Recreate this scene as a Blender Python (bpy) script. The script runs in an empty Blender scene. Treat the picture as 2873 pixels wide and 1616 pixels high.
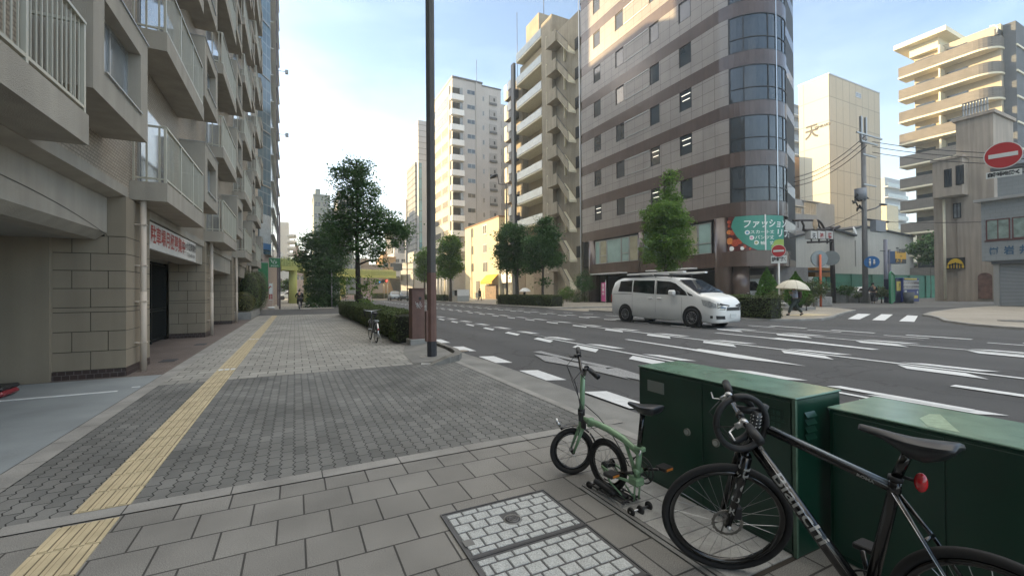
import bpy, math, random
import numpy as np
from mathutils import Matrix, Vector
SC = bpy.context.scene
COL = SC.collection
PI = math.pi
V3 = Vector
# ---------------------------------------------------------------- camera
YAW = math.atan(546/1087.); PITCH = math.radians(0.44); ROLL = math.radians(0.45)
CAMP = V3((0, 0, 1.5))
FW = V3((math.sin(YAW)*math.cos(PITCH), math.cos(YAW)*math.cos(PITCH), math.sin(PITCH)))
RT0 = V3((math.cos(YAW), -math.sin(YAW), 0)); UP0 = RT0.cross(FW)
RT = RT0*math.cos(ROLL) - UP0*math.sin(ROLL); UP = RT0*math.sin(ROLL) + UP0*math.cos(ROLL)
cd = bpy.data.cameras.new('camera'); cam = bpy.data.objects.new('camera', cd); COL.objects.link(cam)
cam.matrix_world = Matrix(((RT.x, UP.x, -FW.x, 0), (RT.y, UP.y, -FW.y, 0), (RT.z, UP.z, -FW.z, 1.5), (0, 0, 0, 1)))
cd.sensor_width = 36; cd.lens = 36*1087/2576.; cd.clip_end = 3000; cd.clip_start = 0.05
SC.camera = cam
# survey helpers: turn a direction read off the photograph into a place on the ground / on a wall plane
FPX = 1087/2576.*2873
def ray(x, y): return RT*((x-1436.5)/FPX) - UP*((y-808)/FPX) + FW
def G(x, y, z=0.0):
    d = ray(x, y); return CAMP + d*((z-1.5)/d.z)
def atX(x, y, X):
    d = ray(x, y); return CAMP + d*(X/d.x)
def atY(x, y, Y):
    d = ray(x, y); return CAMP + d*(Y/d.y)
# ---------------------------------------------------------------- light
SUN_AZ = math.radians(-42)      # from +Y towards +X (negative = left of the street)
SUN_EL = math.radians(17)
w = bpy.data.worlds.new('World'); SC.world = w; w.use_nodes = True
nt = w.node_tree; nt.nodes.clear()
sky = nt.nodes.new('ShaderNodeTexSky'); sky.sky_type = 'NISHITA'; sky.sun_disc = False
sky.sun_elevation = SUN_EL; sky.sun_rotation = SUN_AZ; sky.air_density = 1.0; sky.dust_density = 0.7; sky.ozone_density = 1.0
tc = nt.nodes.new('ShaderNodeTexCoord'); mp = nt.nodes.new('ShaderNodeMapping'); mp.inputs['Scale'].default_value = (1.0, 1.0, 2.6)
mp.inputs['Rotation'].default_value = (0.15, 0.1, 0.5)
nz = nt.nodes.new('ShaderNodeTexNoise'); nz.inputs['Scale'].default_value = 1.7; nz.inputs['Detail'].default_value = 7; nz.inputs['Roughness'].default_value = 0.55; nz.inputs['Distortion'].default_value = 0.3
cr = nt.nodes.new('ShaderNodeValToRGB'); cr.color_ramp.elements[0].position = 0.44; cr.color_ramp.elements[1].position = 0.74
cr.color_ramp.elements[0].color = (0, 0, 0, 1); cr.color_ramp.elements[1].color = (0.75, 0.75, 0.75, 1)
mx = nt.nodes.new('ShaderNodeMix'); mx.data_type = 'RGBA'
bg = nt.nodes.new('ShaderNodeBackground'); out = nt.nodes.new('ShaderNodeOutputWorld')
L = nt.links.new
L(tc.outputs['Generated'], mp.inputs['Vector']); L(mp.outputs['Vector'], nz.inputs['Vector']); L(nz.outputs['Fac'], cr.inputs['Fac'])
lm = nt.nodes.new('ShaderNodeMix'); lm.data_type = 'RGBA'; lm.blend_type = 'ADD'; lm.inputs['Factor'].default_value = 1.0
lm.inputs[7].default_value = (1.9, 2.0, 2.05, 1); L(sky.outputs['Color'], lm.inputs[6])
L(cr.outputs['Color'], mx.inputs['Factor']); L(sky.outputs['Color'], mx.inputs[6]); L(lm.outputs[2], mx.inputs[7])
# pale veil of thin haze low in the sky
sx_ = nt.nodes.new('ShaderNodeSeparateXYZ'); L(tc.outputs['Generated'], sx_.inputs[0])
hr = nt.nodes.new('ShaderNodeMapRange'); hr.interpolation_type = 'SMOOTHSTEP'; L(sx_.outputs['Z'], hr.inputs['Value'])
hr.inputs['From Min'].default_value = -0.05; hr.inputs['From Max'].default_value = 0.45; hr.inputs['To Min'].default_value = 0.80; hr.inputs['To Max'].default_value = 0.03
hm = nt.nodes.new('ShaderNodeMix'); hm.data_type = 'RGBA'; L(hr.outputs[0], hm.inputs['Factor']); L(mx.outputs[2], hm.inputs[6]); hm.inputs[7].default_value = (3.1, 3.45, 3.65, 1)
# bright sky added above the view to light the street
ov = nt.nodes.new('ShaderNodeMapRange'); ov.interpolation_type = 'SMOOTHSTEP'; L(sx_.outputs['Z'], ov.inputs['Value'])
ov.inputs['From Min'].default_value = 0.55; ov.inputs['From Max'].default_value = 0.82; ov.inputs['To Min'].default_value = 0.0; ov.inputs['To Max'].default_value = 0.9
om = nt.nodes.new('ShaderNodeMix'); om.data_type = 'RGBA'; L(ov.outputs[0], om.inputs['Factor']); L(hm.outputs[2], om.inputs[6]); om.inputs[7].default_value = (7.4, 7.0, 6.3, 1)
L(om.outputs[2], bg.inputs['Color']); bg.inputs['Strength'].default_value = 0.15; L(bg.outputs[0], out.inputs[0])
sd = bpy.data.lights.new('sun', 'SUN'); sd.energy = 5.0; sd.angle = math.radians(0.5); sd.color = (1.0, 0.73, 0.38)
sun = bpy.data.objects.new('sun', sd); COL.objects.link(sun)
sdir = V3((math.sin(SUN_AZ)*math.cos(SUN_EL), math.cos(SUN_AZ)*math.cos(SUN_EL), math.sin(SUN_EL)))
sun.rotation_euler = sdir.to_track_quat('Z', 'Y').to_euler(); sun.location = (-40, 40, 60)
SC.view_settings.view_transform = 'Standard'; SC.view_settings.look = 'None'; SC.view_settings.gamma = 1
SC.view_settings.exposure = 1.25
try:
    SC.cycles.max_bounces = 6; SC.cycles.diffuse_bounces = 3; SC.cycles.glossy_bounces = 3; SC.cycles.transmission_bounces = 4
    SC.cycles.transparent_max_bounces = 6; SC.cycles.use_denoising = True; SC.cycles.sample_clamp_indirect = 6
except Exception: pass
# ---------------------------------------------------------------- materials
MATS = {}
def pm(name, col, rough=0.7, metal=0.0, var=0.12, vs=3.0, bump=0.0, bs=40.0, spec=0.5, emit=None, fine=0.0, streak=0.0):
    """Principled surface; slow colour variation (var at scale vs), fine speckle, vertical dirt streaks, bump."""
    if name in MATS: return MATS[name]
    m = bpy.data.materials.new(name); m.use_nodes = True; MATS[name] = m
    t = m.node_tree; N = t.nodes; Lk = t.links.new; b = N['Principled BSDF']
    b.inputs['Roughness'].default_value = rough; b.inputs['Metallic'].default_value = metal
    b.inputs['Specular IOR Level'].default_value = spec
    c = (*col, 1.0)
    b.inputs['Base Color'].default_value = c
    geo = N.new('ShaderNodeNewGeometry')
    cur = None
    def dark(fac_sock, lo, hi, cur):
        mr = N.new('ShaderNodeMapRange'); mr.inputs['From Min'].default_value = 0.3; mr.inputs['From Max'].default_value = 0.7
        mr.inputs['To Min'].default_value = lo; mr.inputs['To Max'].default_value = hi; Lk(fac_sock, mr.inputs['Value'])
        vm = N.new('ShaderNodeVectorMath'); vm.operation = 'SCALE'
        if cur is None: vm.inputs[0].default_value = col
        else: Lk(cur, vm.inputs[0])
        Lk(mr.outputs[0], vm.inputs['Scale']); return vm.outputs[0]
    if var:
        n = N.new('ShaderNodeTexNoise'); n.inputs['Scale'].default_value = vs; n.inputs['Detail'].default_value = 5
        Lk(geo.outputs['Position'], n.inputs['Vector']); cur = dark(n.outputs['Fac'], 1-var, 1+var, cur)
    if fine:
        n = N.new('ShaderNodeTexNoise'); n.inputs['Scale'].default_value = 220; n.inputs['Detail'].default_value = 2
        Lk(geo.outputs['Position'], n.inputs['Vector']); cur = dark(n.outputs['Fac'], 1-fine, 1+fine, cur)
    if streak:
        mp = N.new('ShaderNodeMapping'); mp.inputs['Scale'].default_value = (2.2, 2.2, 0.12)
        Lk(geo.outputs['Position'], mp.inputs['Vector'])
        n = N.new('ShaderNodeTexNoise'); n.inputs['Scale'].default_value = 1.6; n.inputs['Detail'].default_value = 6
        Lk(mp.outputs[0], n.inputs['Vector']); cur = dark(n.outputs['Fac'], 1-streak, 1+streak*0.4, cur)
    if cur is not None: Lk(cur, b.inputs['Base Color'])
    if bump:
        n = N.new('ShaderNodeTexNoise'); n.inputs['Scale'].default_value = bs; n.inputs['Detail'].default_value = 3
        Lk(geo.outputs['Position'], n.inputs['Vector'])
        bp = N.new('ShaderNodeBump'); bp.inputs['Strength'].default_value = bump; bp.inputs['Distance'].default_value = 0.02
        Lk(n.outputs['Fac'], bp.inputs['Height']); Lk(bp.outputs[0], b.inputs['Normal'])
    if emit:
        b.inputs['Emission Color'].default_value = (*emit[0], 1); b.inputs['Emission Strength'].default_value = emit[1]
    return m
def brickm(name, c1, c2, mortar, bw, bh, msize, axes='XY', offset=0.5, rough=0.8, var=0.12, vs=1.2, fine=0.0, bump=0.25, zig=0.0, zigp=0.2, org=(0, 0), spec=0.4, streak=0.0, squash=1.0, smooth=0.1):
    """World-space masonry: axes picks which two world axes run along / across the courses."""
    if name in MATS: return MATS[name]
    m = bpy.data.materials.new(name); m.use_nodes = True; MATS[name] = m
    t = m.node_tree; N = t.nodes; Lk = t.links.new; b = N['Principled BSDF']
    b.inputs['Roughness'].default_value = rough; b.inputs['Specular IOR Level'].default_value = spec
    geo = N.new('ShaderNodeNewGeometry'); sp = N.new('ShaderNodeSeparateXYZ'); Lk(geo.outputs['Position'], sp.inputs[0])
    def math_(op, a, bb=None):
        n = N.new('ShaderNodeMath'); n.operation = op
        for i, v in enumerate((a, bb)):
            if v is None: continue
            if isinstance(v, (int, float)): n.inputs[i].default_value = v
            else: Lk(v, n.inputs[i])
        return n.outputs[0]
    if axes == 'HZ': u = math_('ADD', sp.outputs['X'], sp.outputs['Y'])
    else: u = sp.outputs[axes[0]]
    v = sp.outputs[axes[1] if axes != 'HZ' else 'Z']
    u = math_('SUBTRACT', u, org[0]); v = math_('SUBTRACT', v, org[1])
    if zig:
        v = math_('ADD', v, math_('MULTIPLY', math_('PINGPONG', u, zigp/2), zig/(zigp/2)))
    cb = N.new('ShaderNodeCombineXYZ'); Lk(u, cb.inputs[0]); Lk(v, cb.inputs[1])
    br = N.new('ShaderNodeTexBrick'); Lk(cb.outputs[0], br.inputs['Vector'])
    br.inputs['Scale'].default_value = 1; br.inputs['Brick Width'].default_value = bw; br.inputs['Row Height'].default_value = bh
    br.inputs['Mortar Size'].default_value = msize; br.inputs['Mortar Smooth'].default_value = smooth; br.offset = offset
    br.inputs['Color1'].default_value = (*c1, 1); br.inputs['Color2'].default_value = (*c2, 1); br.inputs['Mortar'].default_value = (*mortar, 1)
    cur = br.outputs['Color']
    def mul(fac, lo, hi, cur):
        mr = N.new('ShaderNodeMapRange'); mr.inputs['From Min'].default_value = 0.3; mr.inputs['From Max'].default_value = 0.7
        mr.inputs['To Min'].default_value = lo; mr.inputs['To Max'].default_value = hi; Lk(fac, mr.inputs['Value'])
        vm = N.new('ShaderNodeVectorMath'); vm.operation = 'SCALE'; Lk(cur, vm.inputs[0]); Lk(mr.outputs[0], vm.inputs['Scale']); return vm.outputs[0]
    if var:
        n = N.new('ShaderNodeTexNoise'); n.inputs['Scale'].default_value = vs; n.inputs['Detail'].default_value = 7
        Lk(geo.outputs['Position'], n.inputs['Vector']); cur = mul(n.outputs['Fac'], 1-var, 1+var, cur)
    if fine:
        n = N.new('ShaderNodeTexNoise'); n.inputs['Scale'].default_value = 190; n.inputs['Detail'].default_value = 2
        Lk(geo.outputs['Position'], n.inputs['Vector']); cur = mul(n.outputs['Fac'], 1-fine, 1+fine, cur)
    if streak:
        mp = N.new('ShaderNodeMapping'); mp.inputs['Scale'].default_value = (2.2, 2.2, 0.12); Lk(geo.outputs['Position'], mp.inputs['Vector'])
        n = N.new('ShaderNodeTexNoise'); n.inputs['Scale'].default_value = 1.6; n.inputs['Detail'].default_value = 6
        Lk(mp.outputs[0], n.inputs['Vector']); cur = mul(n.outputs['Fac'], 1-streak, 1+streak*0.4, cur)
    Lk(cur, b.inputs['Base Color'])
    if bump:
        bp = N.new('ShaderNodeBump'); bp.inputs['Strength'].default_value = bump; bp.inputs['Distance'].default_value = 0.02; bp.invert = True
        Lk(br.outputs['Fac'], bp.inputs['Height'])
        if fine:
            n2 = N.new('ShaderNodeTexNoise'); n2.inputs['Scale'].default_value = 150; Lk(geo.outputs['Position'], n2.inputs['Vector'])
            b2 = N.new('ShaderNodeBump'); b2.inputs['Strength'].default_value = 0.15; b2.inputs['Distance'].default_value = 0.005
            Lk(n2.outputs['Fac'], b2.inputs['Height']); Lk(bp.outputs[0], b2.inputs['Normal']); Lk(b2.outputs[0], b.inputs['Normal'])
        else: Lk(bp.outputs[0], b.inputs['Normal'])
    return m
def asphm(name, col):
    """worn asphalt: aggregate speckle, lighter wheel paths along the road, darker repair patches and hairline cracks"""
    m = pm(name, col, 0.82, var=0.14, vs=0.22, fine=0.42, bump=0.5, bs=90); t = m.node_tree; N = t.nodes; Lk = t.links.new; b = N['Principled BSDF']; geo = N.new('ShaderNodeNewGeometry')
    src = b.inputs['Base Color'].links[0].from_socket
    def sc(src, fac):
        vm = N.new('ShaderNodeVectorMath'); vm.operation = 'SCALE'; Lk(src, vm.inputs[0]); Lk(fac, vm.inputs['Scale']); return vm.outputs[0]
    sp = N.new('ShaderNodeSeparateXYZ'); Lk(geo.outputs['Position'], sp.inputs[0])
    w1 = N.new('ShaderNodeMath'); w1.operation = 'SINE'; mu = N.new('ShaderNodeMath'); mu.operation = 'MULTIPLY'; mu.inputs[1].default_value = 2*PI/1.85; Lk(sp.outputs['X'], mu.inputs[0]); Lk(mu.outputs[0], w1.inputs[0])
    mr = N.new('ShaderNodeMapRange'); mr.inputs['From Min'].default_value = -1; mr.inputs['To Min'].default_value = 0.93; mr.inputs['To Max'].default_value = 1.09; Lk(w1.outputs[0], mr.inputs['Value']); cur = sc(src, mr.outputs[0])
    v = N.new('ShaderNodeTexVoronoi'); v.feature = 'DISTANCE_TO_EDGE'; v.inputs['Scale'].default_value = 0.35; n = N.new('ShaderNodeTexNoise'); n.inputs['Scale'].default_value = 1.2; n.inputs['Detail'].default_value = 4
    ad = N.new('ShaderNodeVectorMath'); ad.operation = 'MULTIPLY_ADD'; ad.inputs[1].default_value = (1.2, 1.2, 0); Lk(geo.outputs['Position'], n.inputs['Vector']); Lk(n.outputs['Color'], ad.inputs[0]); Lk(geo.outputs['Position'], ad.inputs[2]); Lk(ad.outputs[0], v.inputs['Vector'])
    m2 = N.new('ShaderNodeMapRange'); m2.inputs['From Max'].default_value = 0.012; m2.inputs['To Min'].default_value = 0.62; m2.inputs['To Max'].default_value = 1.0; Lk(v.outputs['Distance'], m2.inputs['Value']); cur = sc(cur, m2.outputs[0])
    v2 = N.new('ShaderNodeTexVoronoi'); v2.distance = 'CHEBYCHEV'; v2.inputs['Scale'].default_value = 0.11; Lk(geo.outputs['Position'], v2.inputs['Vector']); sg = N.new('ShaderNodeSeparateColor'); Lk(v2.outputs['Color'], sg.inputs[0])
    m3 = N.new('ShaderNodeMapRange'); m3.inputs['From Min'].default_value = 0.0; m3.inputs['From Max'].default_value = 1.0; m3.inputs['To Min'].default_value = 0.90; m3.inputs['To Max'].default_value = 1.10; Lk(sg.outputs[0], m3.inputs['Value']); cur = sc(cur, m3.outputs[0])
    Lk(cur, b.inputs['Base Color']); return m
def leafm(name, a, b_, trans=0.25):
    if name in MATS: return MATS[name]
    m = bpy.data.materials.new(name); m.use_nodes = True; MATS[name] = m
    t = m.node_tree; N = t.nodes; Lk = t.links.new; b = N['Principled BSDF']; b.inputs['Roughness'].default_value = 0.55
    b.inputs['Specular IOR Level'].default_value = 0.3
    geo = N.new('ShaderNodeNewGeometry'); n = N.new('ShaderNodeTexNoise'); n.inputs['Scale'].default_value = 1.3; n.inputs['Detail'].default_value = 3
    Lk(geo.outputs['Position'], n.inputs['Vector'])
    ad = N.new('ShaderNodeMath'); ad.operation = 'ADD'; Lk(n.outputs['Fac'], ad.inputs[0]); Lk(geo.outputs['Random Per Island'], ad.inputs[1])
    mr = N.new('ShaderNodeMapRange'); mr.inputs['From Min'].default_value = 0.3; mr.inputs['From Max'].default_value = 1.5; Lk(ad.outputs[0], mr.inputs['Value'])
    mx = N.new('ShaderNodeMix'); mx.data_type = 'RGBA'; Lk(mr.outputs[0], mx.inputs['Factor']); mx.inputs[6].default_value = (*a, 1); mx.inputs[7].default_value = (*b_, 1)
    Lk(mx.outputs[2], b.inputs['Base Color'])
    tr = N.new('ShaderNodeBsdfTranslucent'); Lk(mx.outputs[2], tr.inputs['Color'])
    ms = N.new('ShaderNodeMixShader'); ms.inputs[0].default_value = trans; Lk(b.outputs[0], ms.inputs[1]); Lk(tr.outputs[0], ms.inputs[2])
    Lk(ms.outputs[0], N['Material Output'].inputs['Surface'])
    return m
# ---------------------------------------------------------------- mesh builder
class MB:
    def __init__(s): s.v = []; s.f = []; s.m = []; s.T = None; s.sm = []
    def _add(s, vs, fs, mi=0, smooth=False):
        n = len(s.v)
        if s.T is not None: vs = [s.T @ V3(p) for p in vs]
        s.v += [tuple(p) for p in vs]
        for f in fs: s.f.append(tuple(i+n for i in f)); s.m.append(mi); s.sm.append(smooth)
        return s
    def box(s, x0, x1, y0, y1, z0, z1, mi=0):
        return s._add([(x0, y0, z0), (x1, y0, z0), (x1, y1, z0), (x0, y1, z0), (x0, y0, z1), (x1, y0, z1), (x1, y1, z1), (x0, y1, z1)],
                      [(0, 3, 2, 1), (4, 5, 6, 7), (0, 1, 5, 4), (1, 2, 6, 5), (2, 3, 7, 6), (3, 0, 4, 7)], mi)
    def bbox(s, x0, x1, y0, y1, z0, z1, r=0.02, mi=0):
        """box with chamfered edges"""
        bm_v = []
        for sx in (0, 1):
            for sy in (0, 1):
                for sz in (0, 1):
                    X = (x0, x1)[sx]; Y = (y0, y1)[sy]; Z = (z0, z1)[sz]; dx = r if sx == 0 else -r; dy = r if sy == 0 else -r; dz = r if sz == 0 else -r
                    bm_v += [(X, Y+dy, Z+dz), (X+dx, Y, Z+dz), (X+dx, Y+dy, Z)]
        def i(sx, sy, sz, k): return (sx*4+sy*2+sz)*3+k
        F = []
        for sx in (0, 1):
            q = [i(sx, 0, 0, 0), i(sx, 1, 0, 0), i(sx, 1, 1, 0), i(sx, 0, 1, 0)]; F.append(q if sx else q[::-1])
        for sy in (0, 1):
            q = [i(0, sy, 0, 1), i(1, sy, 0, 1), i(1, sy, 1, 1), i(0, sy, 1, 1)]; F.append(q[::-1] if sy else q)
        for sz in (0, 1):
            q = [i(0, 0, sz, 2), i(1, 0, sz, 2), i(1, 1, sz, 2), i(0, 1, sz, 2)]; F.append(q if sz else q[::-1])
        for a in (0, 1):
            for b in (0, 1):
                q = [i(a, b, 0, 0), i(a, b, 0, 1), i(a, b, 1, 1), i(a, b, 1, 0)]; F.append(q if a == b else q[::-1])
                q = [i(a, 0, b, 0), i(a, 0, b, 2), i(a, 1, b, 2), i(a, 1, b, 0)]; F.append(q if a != b else q[::-1])
                q = [i(0, a, b, 1), i(0, a, b, 2), i(1, a, b, 2), i(1, a, b, 1)]; F.append(q if a == b else q[::-1])
        for a in (0, 1):
            for b in (0, 1):
                for c in (0, 1):
                    q = [i(a, b, c, 0), i(a, b, c, 1), i(a, b, c, 2)]; F.append(q if (a+b+c) % 2 == 0 else q[::-1])
        return s._add(bm_v, F, mi)
    def quad(s, a, b, c, d, mi=0): return s._add([a, b, c, d], [(0, 1, 2, 3)], mi)
    def poly(s, pts, mi=0): return s._add(pts, [tuple(range(len(pts)))], mi)
    def prism(s, pts, z0, z1, mi=0):
        """pts: 2D outline counter-clockwise, extruded in z"""
        n = len(pts); vs = [(p[0], p[1], z0) for p in pts]+[(p[0], p[1], z1) for p in pts]
        fs = [tuple(range(n))[::-1], tuple(range(n, 2*n))]+[(i, (i+1) % n, n+(i+1) % n, n+i) for i in range(n)]
        return s._add(vs, fs, mi)
    def slab(s, pts, vec, mi=0):
        """3D planar outline extruded by a vector (thickness)"""
        n = len(pts); vec = V3(vec); vs = [V3(p) for p in pts]; vs += [p+vec for p in vs]
        nrm = (vs[1]-vs[0]).cross(vs[2]-vs[1])
        top = tuple(range(n)); bot = tuple(range(n, 2*n)); side = [(i, i+n, (i+1) % n+n, (i+1) % n) for i in range(n)]
        fs = [top, bot[::-1]]+side
        if nrm.dot(vec) > 0: fs = [f[::-1] for f in fs]
        return s._add(vs, fs, mi)
    def tube(s, pts, r, n=8, mi=0, cap=True, smooth=True, closed=False, squash=None):
        pts = [V3(p) for p in pts]; rs = r if isinstance(r, (list, tuple)) else [r]*len(pts)
        m = len(pts); vs = []; prev = None
        for i, p in enumerate(pts):
            if closed: t = (pts[(i+1) % m]-pts[i-1])
            else: t = pts[min(i+1, m-1)]-pts[max(i-1, 0)]
            if t.length < 1e-9: t = V3((0, 0, 1))
            t.normalize()
            if prev is None:
                a = V3((0, 0, 1)) if abs(t.z) < 0.9 else V3((1, 0, 0)); u = t.cross(a).normalized()
            else:
                u = prev - t*prev.dot(t)
                if u.length < 1e-6: u = t.orthogonal()
                u.normalize()
            prev = u; w_ = t.cross(u)
            for k in range(n):
                an = 2*PI*k/n
                vs.append(p+(u*math.cos(an)+w_*math.sin(an)*(squash or 1))*rs[i])
        fs = []
        for i in range(m if closed else m-1):
            j = (i+1) % m
            for k in range(n): fs.append((i*n+k, i*n+(k+1) % n, j*n+(k+1) % n, j*n+k))
        if cap and not closed: fs += [tuple(range(n))[::-1], tuple(range((m-1)*n, m*n))]
        return s._add(vs, fs, mi, smooth)
    def cyl(s, c, r, z0, z1, n=16, r2=None, mi=0, smooth=True): return s.tube([(c[0], c[1], z0), (c[0], c[1], z1)], [r, r if r2 is None else r2], n, mi, True, smooth)
    def ring(s, c, ax, R, r, n=48, k=8, mi=0, squash=1.0):
        """torus about axis ax (Vector) centred c"""
        ax = V3(ax).normalized(); u = ax.orthogonal().normalized(); w_ = ax.cross(u); c = V3(c); vs = []
        for i in range(n):
            a = 2*PI*i/n; d = u*math.cos(a)+w_*math.sin(a)
            for j in range(k):
                b = 2*PI*j/k; vs.append(c+d*(R+r*math.cos(b))+ax*(r*math.sin(b)*squash))
        fs = [(i*k+j, ((i+1) % n)*k+j, ((i+1) % n)*k+(j+1) % k, i*k+(j+1) % k) for i in range(n) for j in range(k)]
        return s._add(vs, fs, mi, True)
    def disc(s, c, ax, R, th, n=32, mi=0):
        ax = V3(ax).normalized(); c = V3(c); return s.tube([c-ax*th/2, c+ax*th/2], R, n, mi, True, False)
    def ball(s, c, rx, ry=None, rz=None, n=12, mi=0):
        ry = rx if ry is None else ry; rz = rx if rz is None else rz; vs = []; m = n//2+1
        for i in range(m):
            th = PI*i/(m-1)
            for k in range(n): ph = 2*PI*k/n; vs.append((c[0]+rx*math.sin(th)*math.cos(ph), c[1]+ry*math.sin(th)*math.sin(ph), c[2]+rz*math.cos(th)))
        fs = [(i*n+k, (i+1)*n+k, (i+1)*n+(k+1) % n, i*n+(k+1) % n) for i in range(m-1) for k in range(n)]
        return s._add(vs, fs, mi, True)
    def mesh(s, me, M, mi=0):
        return s._add([M @ v.co for v in me.vertices], [tuple(p.vertices) for p in me.polygons], mi)
    def build(s, name, mats, parent=None, loc=None, smooth=None):
        me = bpy.data.meshes.new(name)
        loc = V3(loc) if loc is not None else (WL[parent.name] if parent is not None else V3((0, 0, 0)))
        me.from_pydata([tuple(V3(p)-loc) for p in s.v], [], s.f)
        if not isinstance(mats, (list, tuple)): mats = [mats]
        for m in mats: me.materials.append(m)
        me.polygons.foreach_set('material_index', s.m)
        me.polygons.foreach_set('use_smooth', s.sm if smooth is None else [smooth]*len(s.f))
        me.update()
        o = bpy.data.objects.new(name, me); COL.objects.link(o); place(o, loc, parent); return o
WL = {}
def place(o, loc, parent=None):
    WL[o.name] = V3(loc)
    if parent is not None: o.parent = parent; o.location = V3(loc)-WL[parent.name]
    else: o.location = loc
def tag(o, label=None, cat=None, group=None, kind=None):
    if label: o['label'] = label
    if cat: o['category'] = cat
    if group: o['group'] = group
    if kind: o['kind'] = kind
    return o
def thing(name, label, cat, loc, group=None):
    o = bpy.data.objects.new(name, None); COL.objects.link(o); o.empty_display_size = 0.2; place(o, loc); return tag(o, label, cat, group)
def struct(o): o['kind'] = 'structure'; return o
def cp(o, parent, loc):
    """copy of an object (and what it parents) to world place loc"""
    c = o.copy(); COL.objects.link(c); c.parent = parent
    WL[c.name] = V3(loc); c.location = V3(loc)-(WL[parent.name] if parent is not None else V3((0, 0, 0)))
    for ch in list(o.children): cp(ch, c, V3(loc)+(WL[ch.name]-WL[o.name]))
    return c
_tc = {}
def textmesh(txt, size=1.0, bold=0.0):
    key = (txt, size, bold)
    if key in _tc: return _tc[key]
    cu = bpy.data.curves.new('t', 'FONT'); cu.body = txt; cu.size = size; cu.align_x = 'CENTER'; cu.align_y = 'CENTER'; cu.offset = bold; cu.resolution_u = 3
    ob = bpy.data.objects.new('t', cu); COL.objects.link(ob); dg = bpy.context.evaluated_depsgraph_get()
    me = bpy.data.meshes.new_from_object(ob.evaluated_get(dg)); bpy.data.objects.remove(ob); _tc[key] = me; return me
def frame(o, ax, up, n=None):
    """matrix: local x along ax, local y along up, local z = ax x up, at o"""
    ax = V3(ax).normalized(); up = V3(up).normalized(); z = ax.cross(up).normalized(); up = z.cross(ax)
    return Matrix(((ax.x, up.x, z.x, o[0]), (ax.y, up.y, z.y, o[1]), (ax.z, up.z, z.z, o[2]), (0, 0, 0, 1)))
rnd = random.Random(7)
# shared materials
M_ASPH = None
M_STEEL = pm('brushed_steel', (0.55, 0.56, 0.57), 0.35, 0.9, var=0.05)
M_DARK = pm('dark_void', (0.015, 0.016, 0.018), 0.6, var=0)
M_GLASS = pm('window_glass', (0.03, 0.04, 0.05), 0.06, 0.0, var=0.2, vs=0.8, spec=1.0)
M_GLASSP = pm('curtained_glass', (0.20, 0.21, 0.21), 0.1, 0.0, var=0.3, vs=1.5, spec=0.9)
M_WHITE = pm('white_paint', (0.75, 0.75, 0.73), 0.5, var=0.04)
M_ALU = pm('aluminium_frame', (0.42, 0.42, 0.41), 0.4, 0.6, var=0.04)
M_BLACKP = pm('black_plastic', (0.02, 0.02, 0.022), 0.45, var=0)
# ================================================================ GROUND
M_ASPH = pm('asphalt', (0.070, 0.071, 0.073), 0.85, var=0.16, vs=0.35, fine=0.4, bump=0.5, bs=90)
M_ASPHN = asphm('asphalt_worn', (0.066, 0.067, 0.070))
M_PAVER = brickm('exposed_aggregate_pavers', (0.185, 0.180, 0.168), (0.228, 0.222, 0.207), (0.05, 0.048, 0.045), 0.3125, 0.322, 0.006, org=(0.05, 3.59-0.322*20), var=0.20, vs=1.3, fine=0.42, bump=0.6)
M_ZIG = brickm('interlocking_blocks', (0.125, 0.127, 0.122), (0.175, 0.176, 0.168), (0.022, 0.022, 0.022), 0.21, 0.105, 0.0048, axes='YX', zig=0.024, zigp=0.105, var=0.28, vs=0.9, fine=0.24, bump=0.4)
M_FLAG = brickm('flagstones', (0.26, 0.255, 0.235), (0.32, 0.312, 0.285), (0.05, 0.05, 0.047), 0.297, 0.30, 0.008, org=(0.13, 8.97), var=0.22, vs=1.0, fine=0.2, bump=0.4)
M_FLAGF = brickm('far_flagstones', (0.30, 0.285, 0.25), (0.36, 0.34, 0.30), (0.11, 0.10, 0.09), 0.6, 0.6, 0.012, var=0.12, vs=0.5)
M_CONC = pm('kerb_concrete', (0.27, 0.265, 0.25), 0.85, var=0.2, vs=2.2, fine=0.12, bump=0.25, bs=60)
M_CONCD = pm('gutter_concrete', (0.20, 0.20, 0.19), 0.85, var=0.22, vs=1.6, fine=0.16, bump=0.25, bs=60)
M_BLUE = pm('painted_floor', (0.225, 0.25, 0.262), 0.6, var=0.16, vs=1.2, bump=0.1, bs=20)
M_BRNP = brickm('brown_brick_paving', (0.125, 0.10, 0.088), (0.155, 0.125, 0.11), (0.06, 0.05, 0.045), 0.2, 0.1, 0.005, var=0.16, vs=1.0)
M_YEL = pm('tactile_yellow', (0.50, 0.42, 0.27), 0.75, var=0.16, vs=5, fine=0.10, bump=0.15, bs=60)
M_PAINT = pm('road_paint', (0.62, 0.64, 0.65), 0.6, var=0.10, vs=8, fine=0.12)
M_PAINTW = pm('worn_road_paint', (0.26, 0.265, 0.27), 0.8, var=0.35, vs=40, fine=0.4)
g = MB().poly([(-300, -120, -0.01), (520, -120, -0.01), (520, 620, -0.01), (-300, 620, -0.01)]).build('ground', M_ASPH); struct(g)
def sheet(name, mat, rects, z, polys=()):
    b = MB()
    for x0, x1, y0, y1 in rects: b.poly([(x0, y0, z), (x1, y0, z), (x1, y1, z), (x0, y1, z)])
    for p in polys: b.poly([(x, y, z) for x, y in p])
    return struct(b.build(name, mat))
sheet('road', M_ASPHN, [(3.7, 19.0, -40, 300)], -0.006)
sheet('footpath_pavers', M_PAVER, [(-9, 3.05, -8, 3.83)], 0.0)
sheet('driveway_paving', M_ZIG, [(-2.0, 3.12, 3.99, 8.97)], 0.0)
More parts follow.
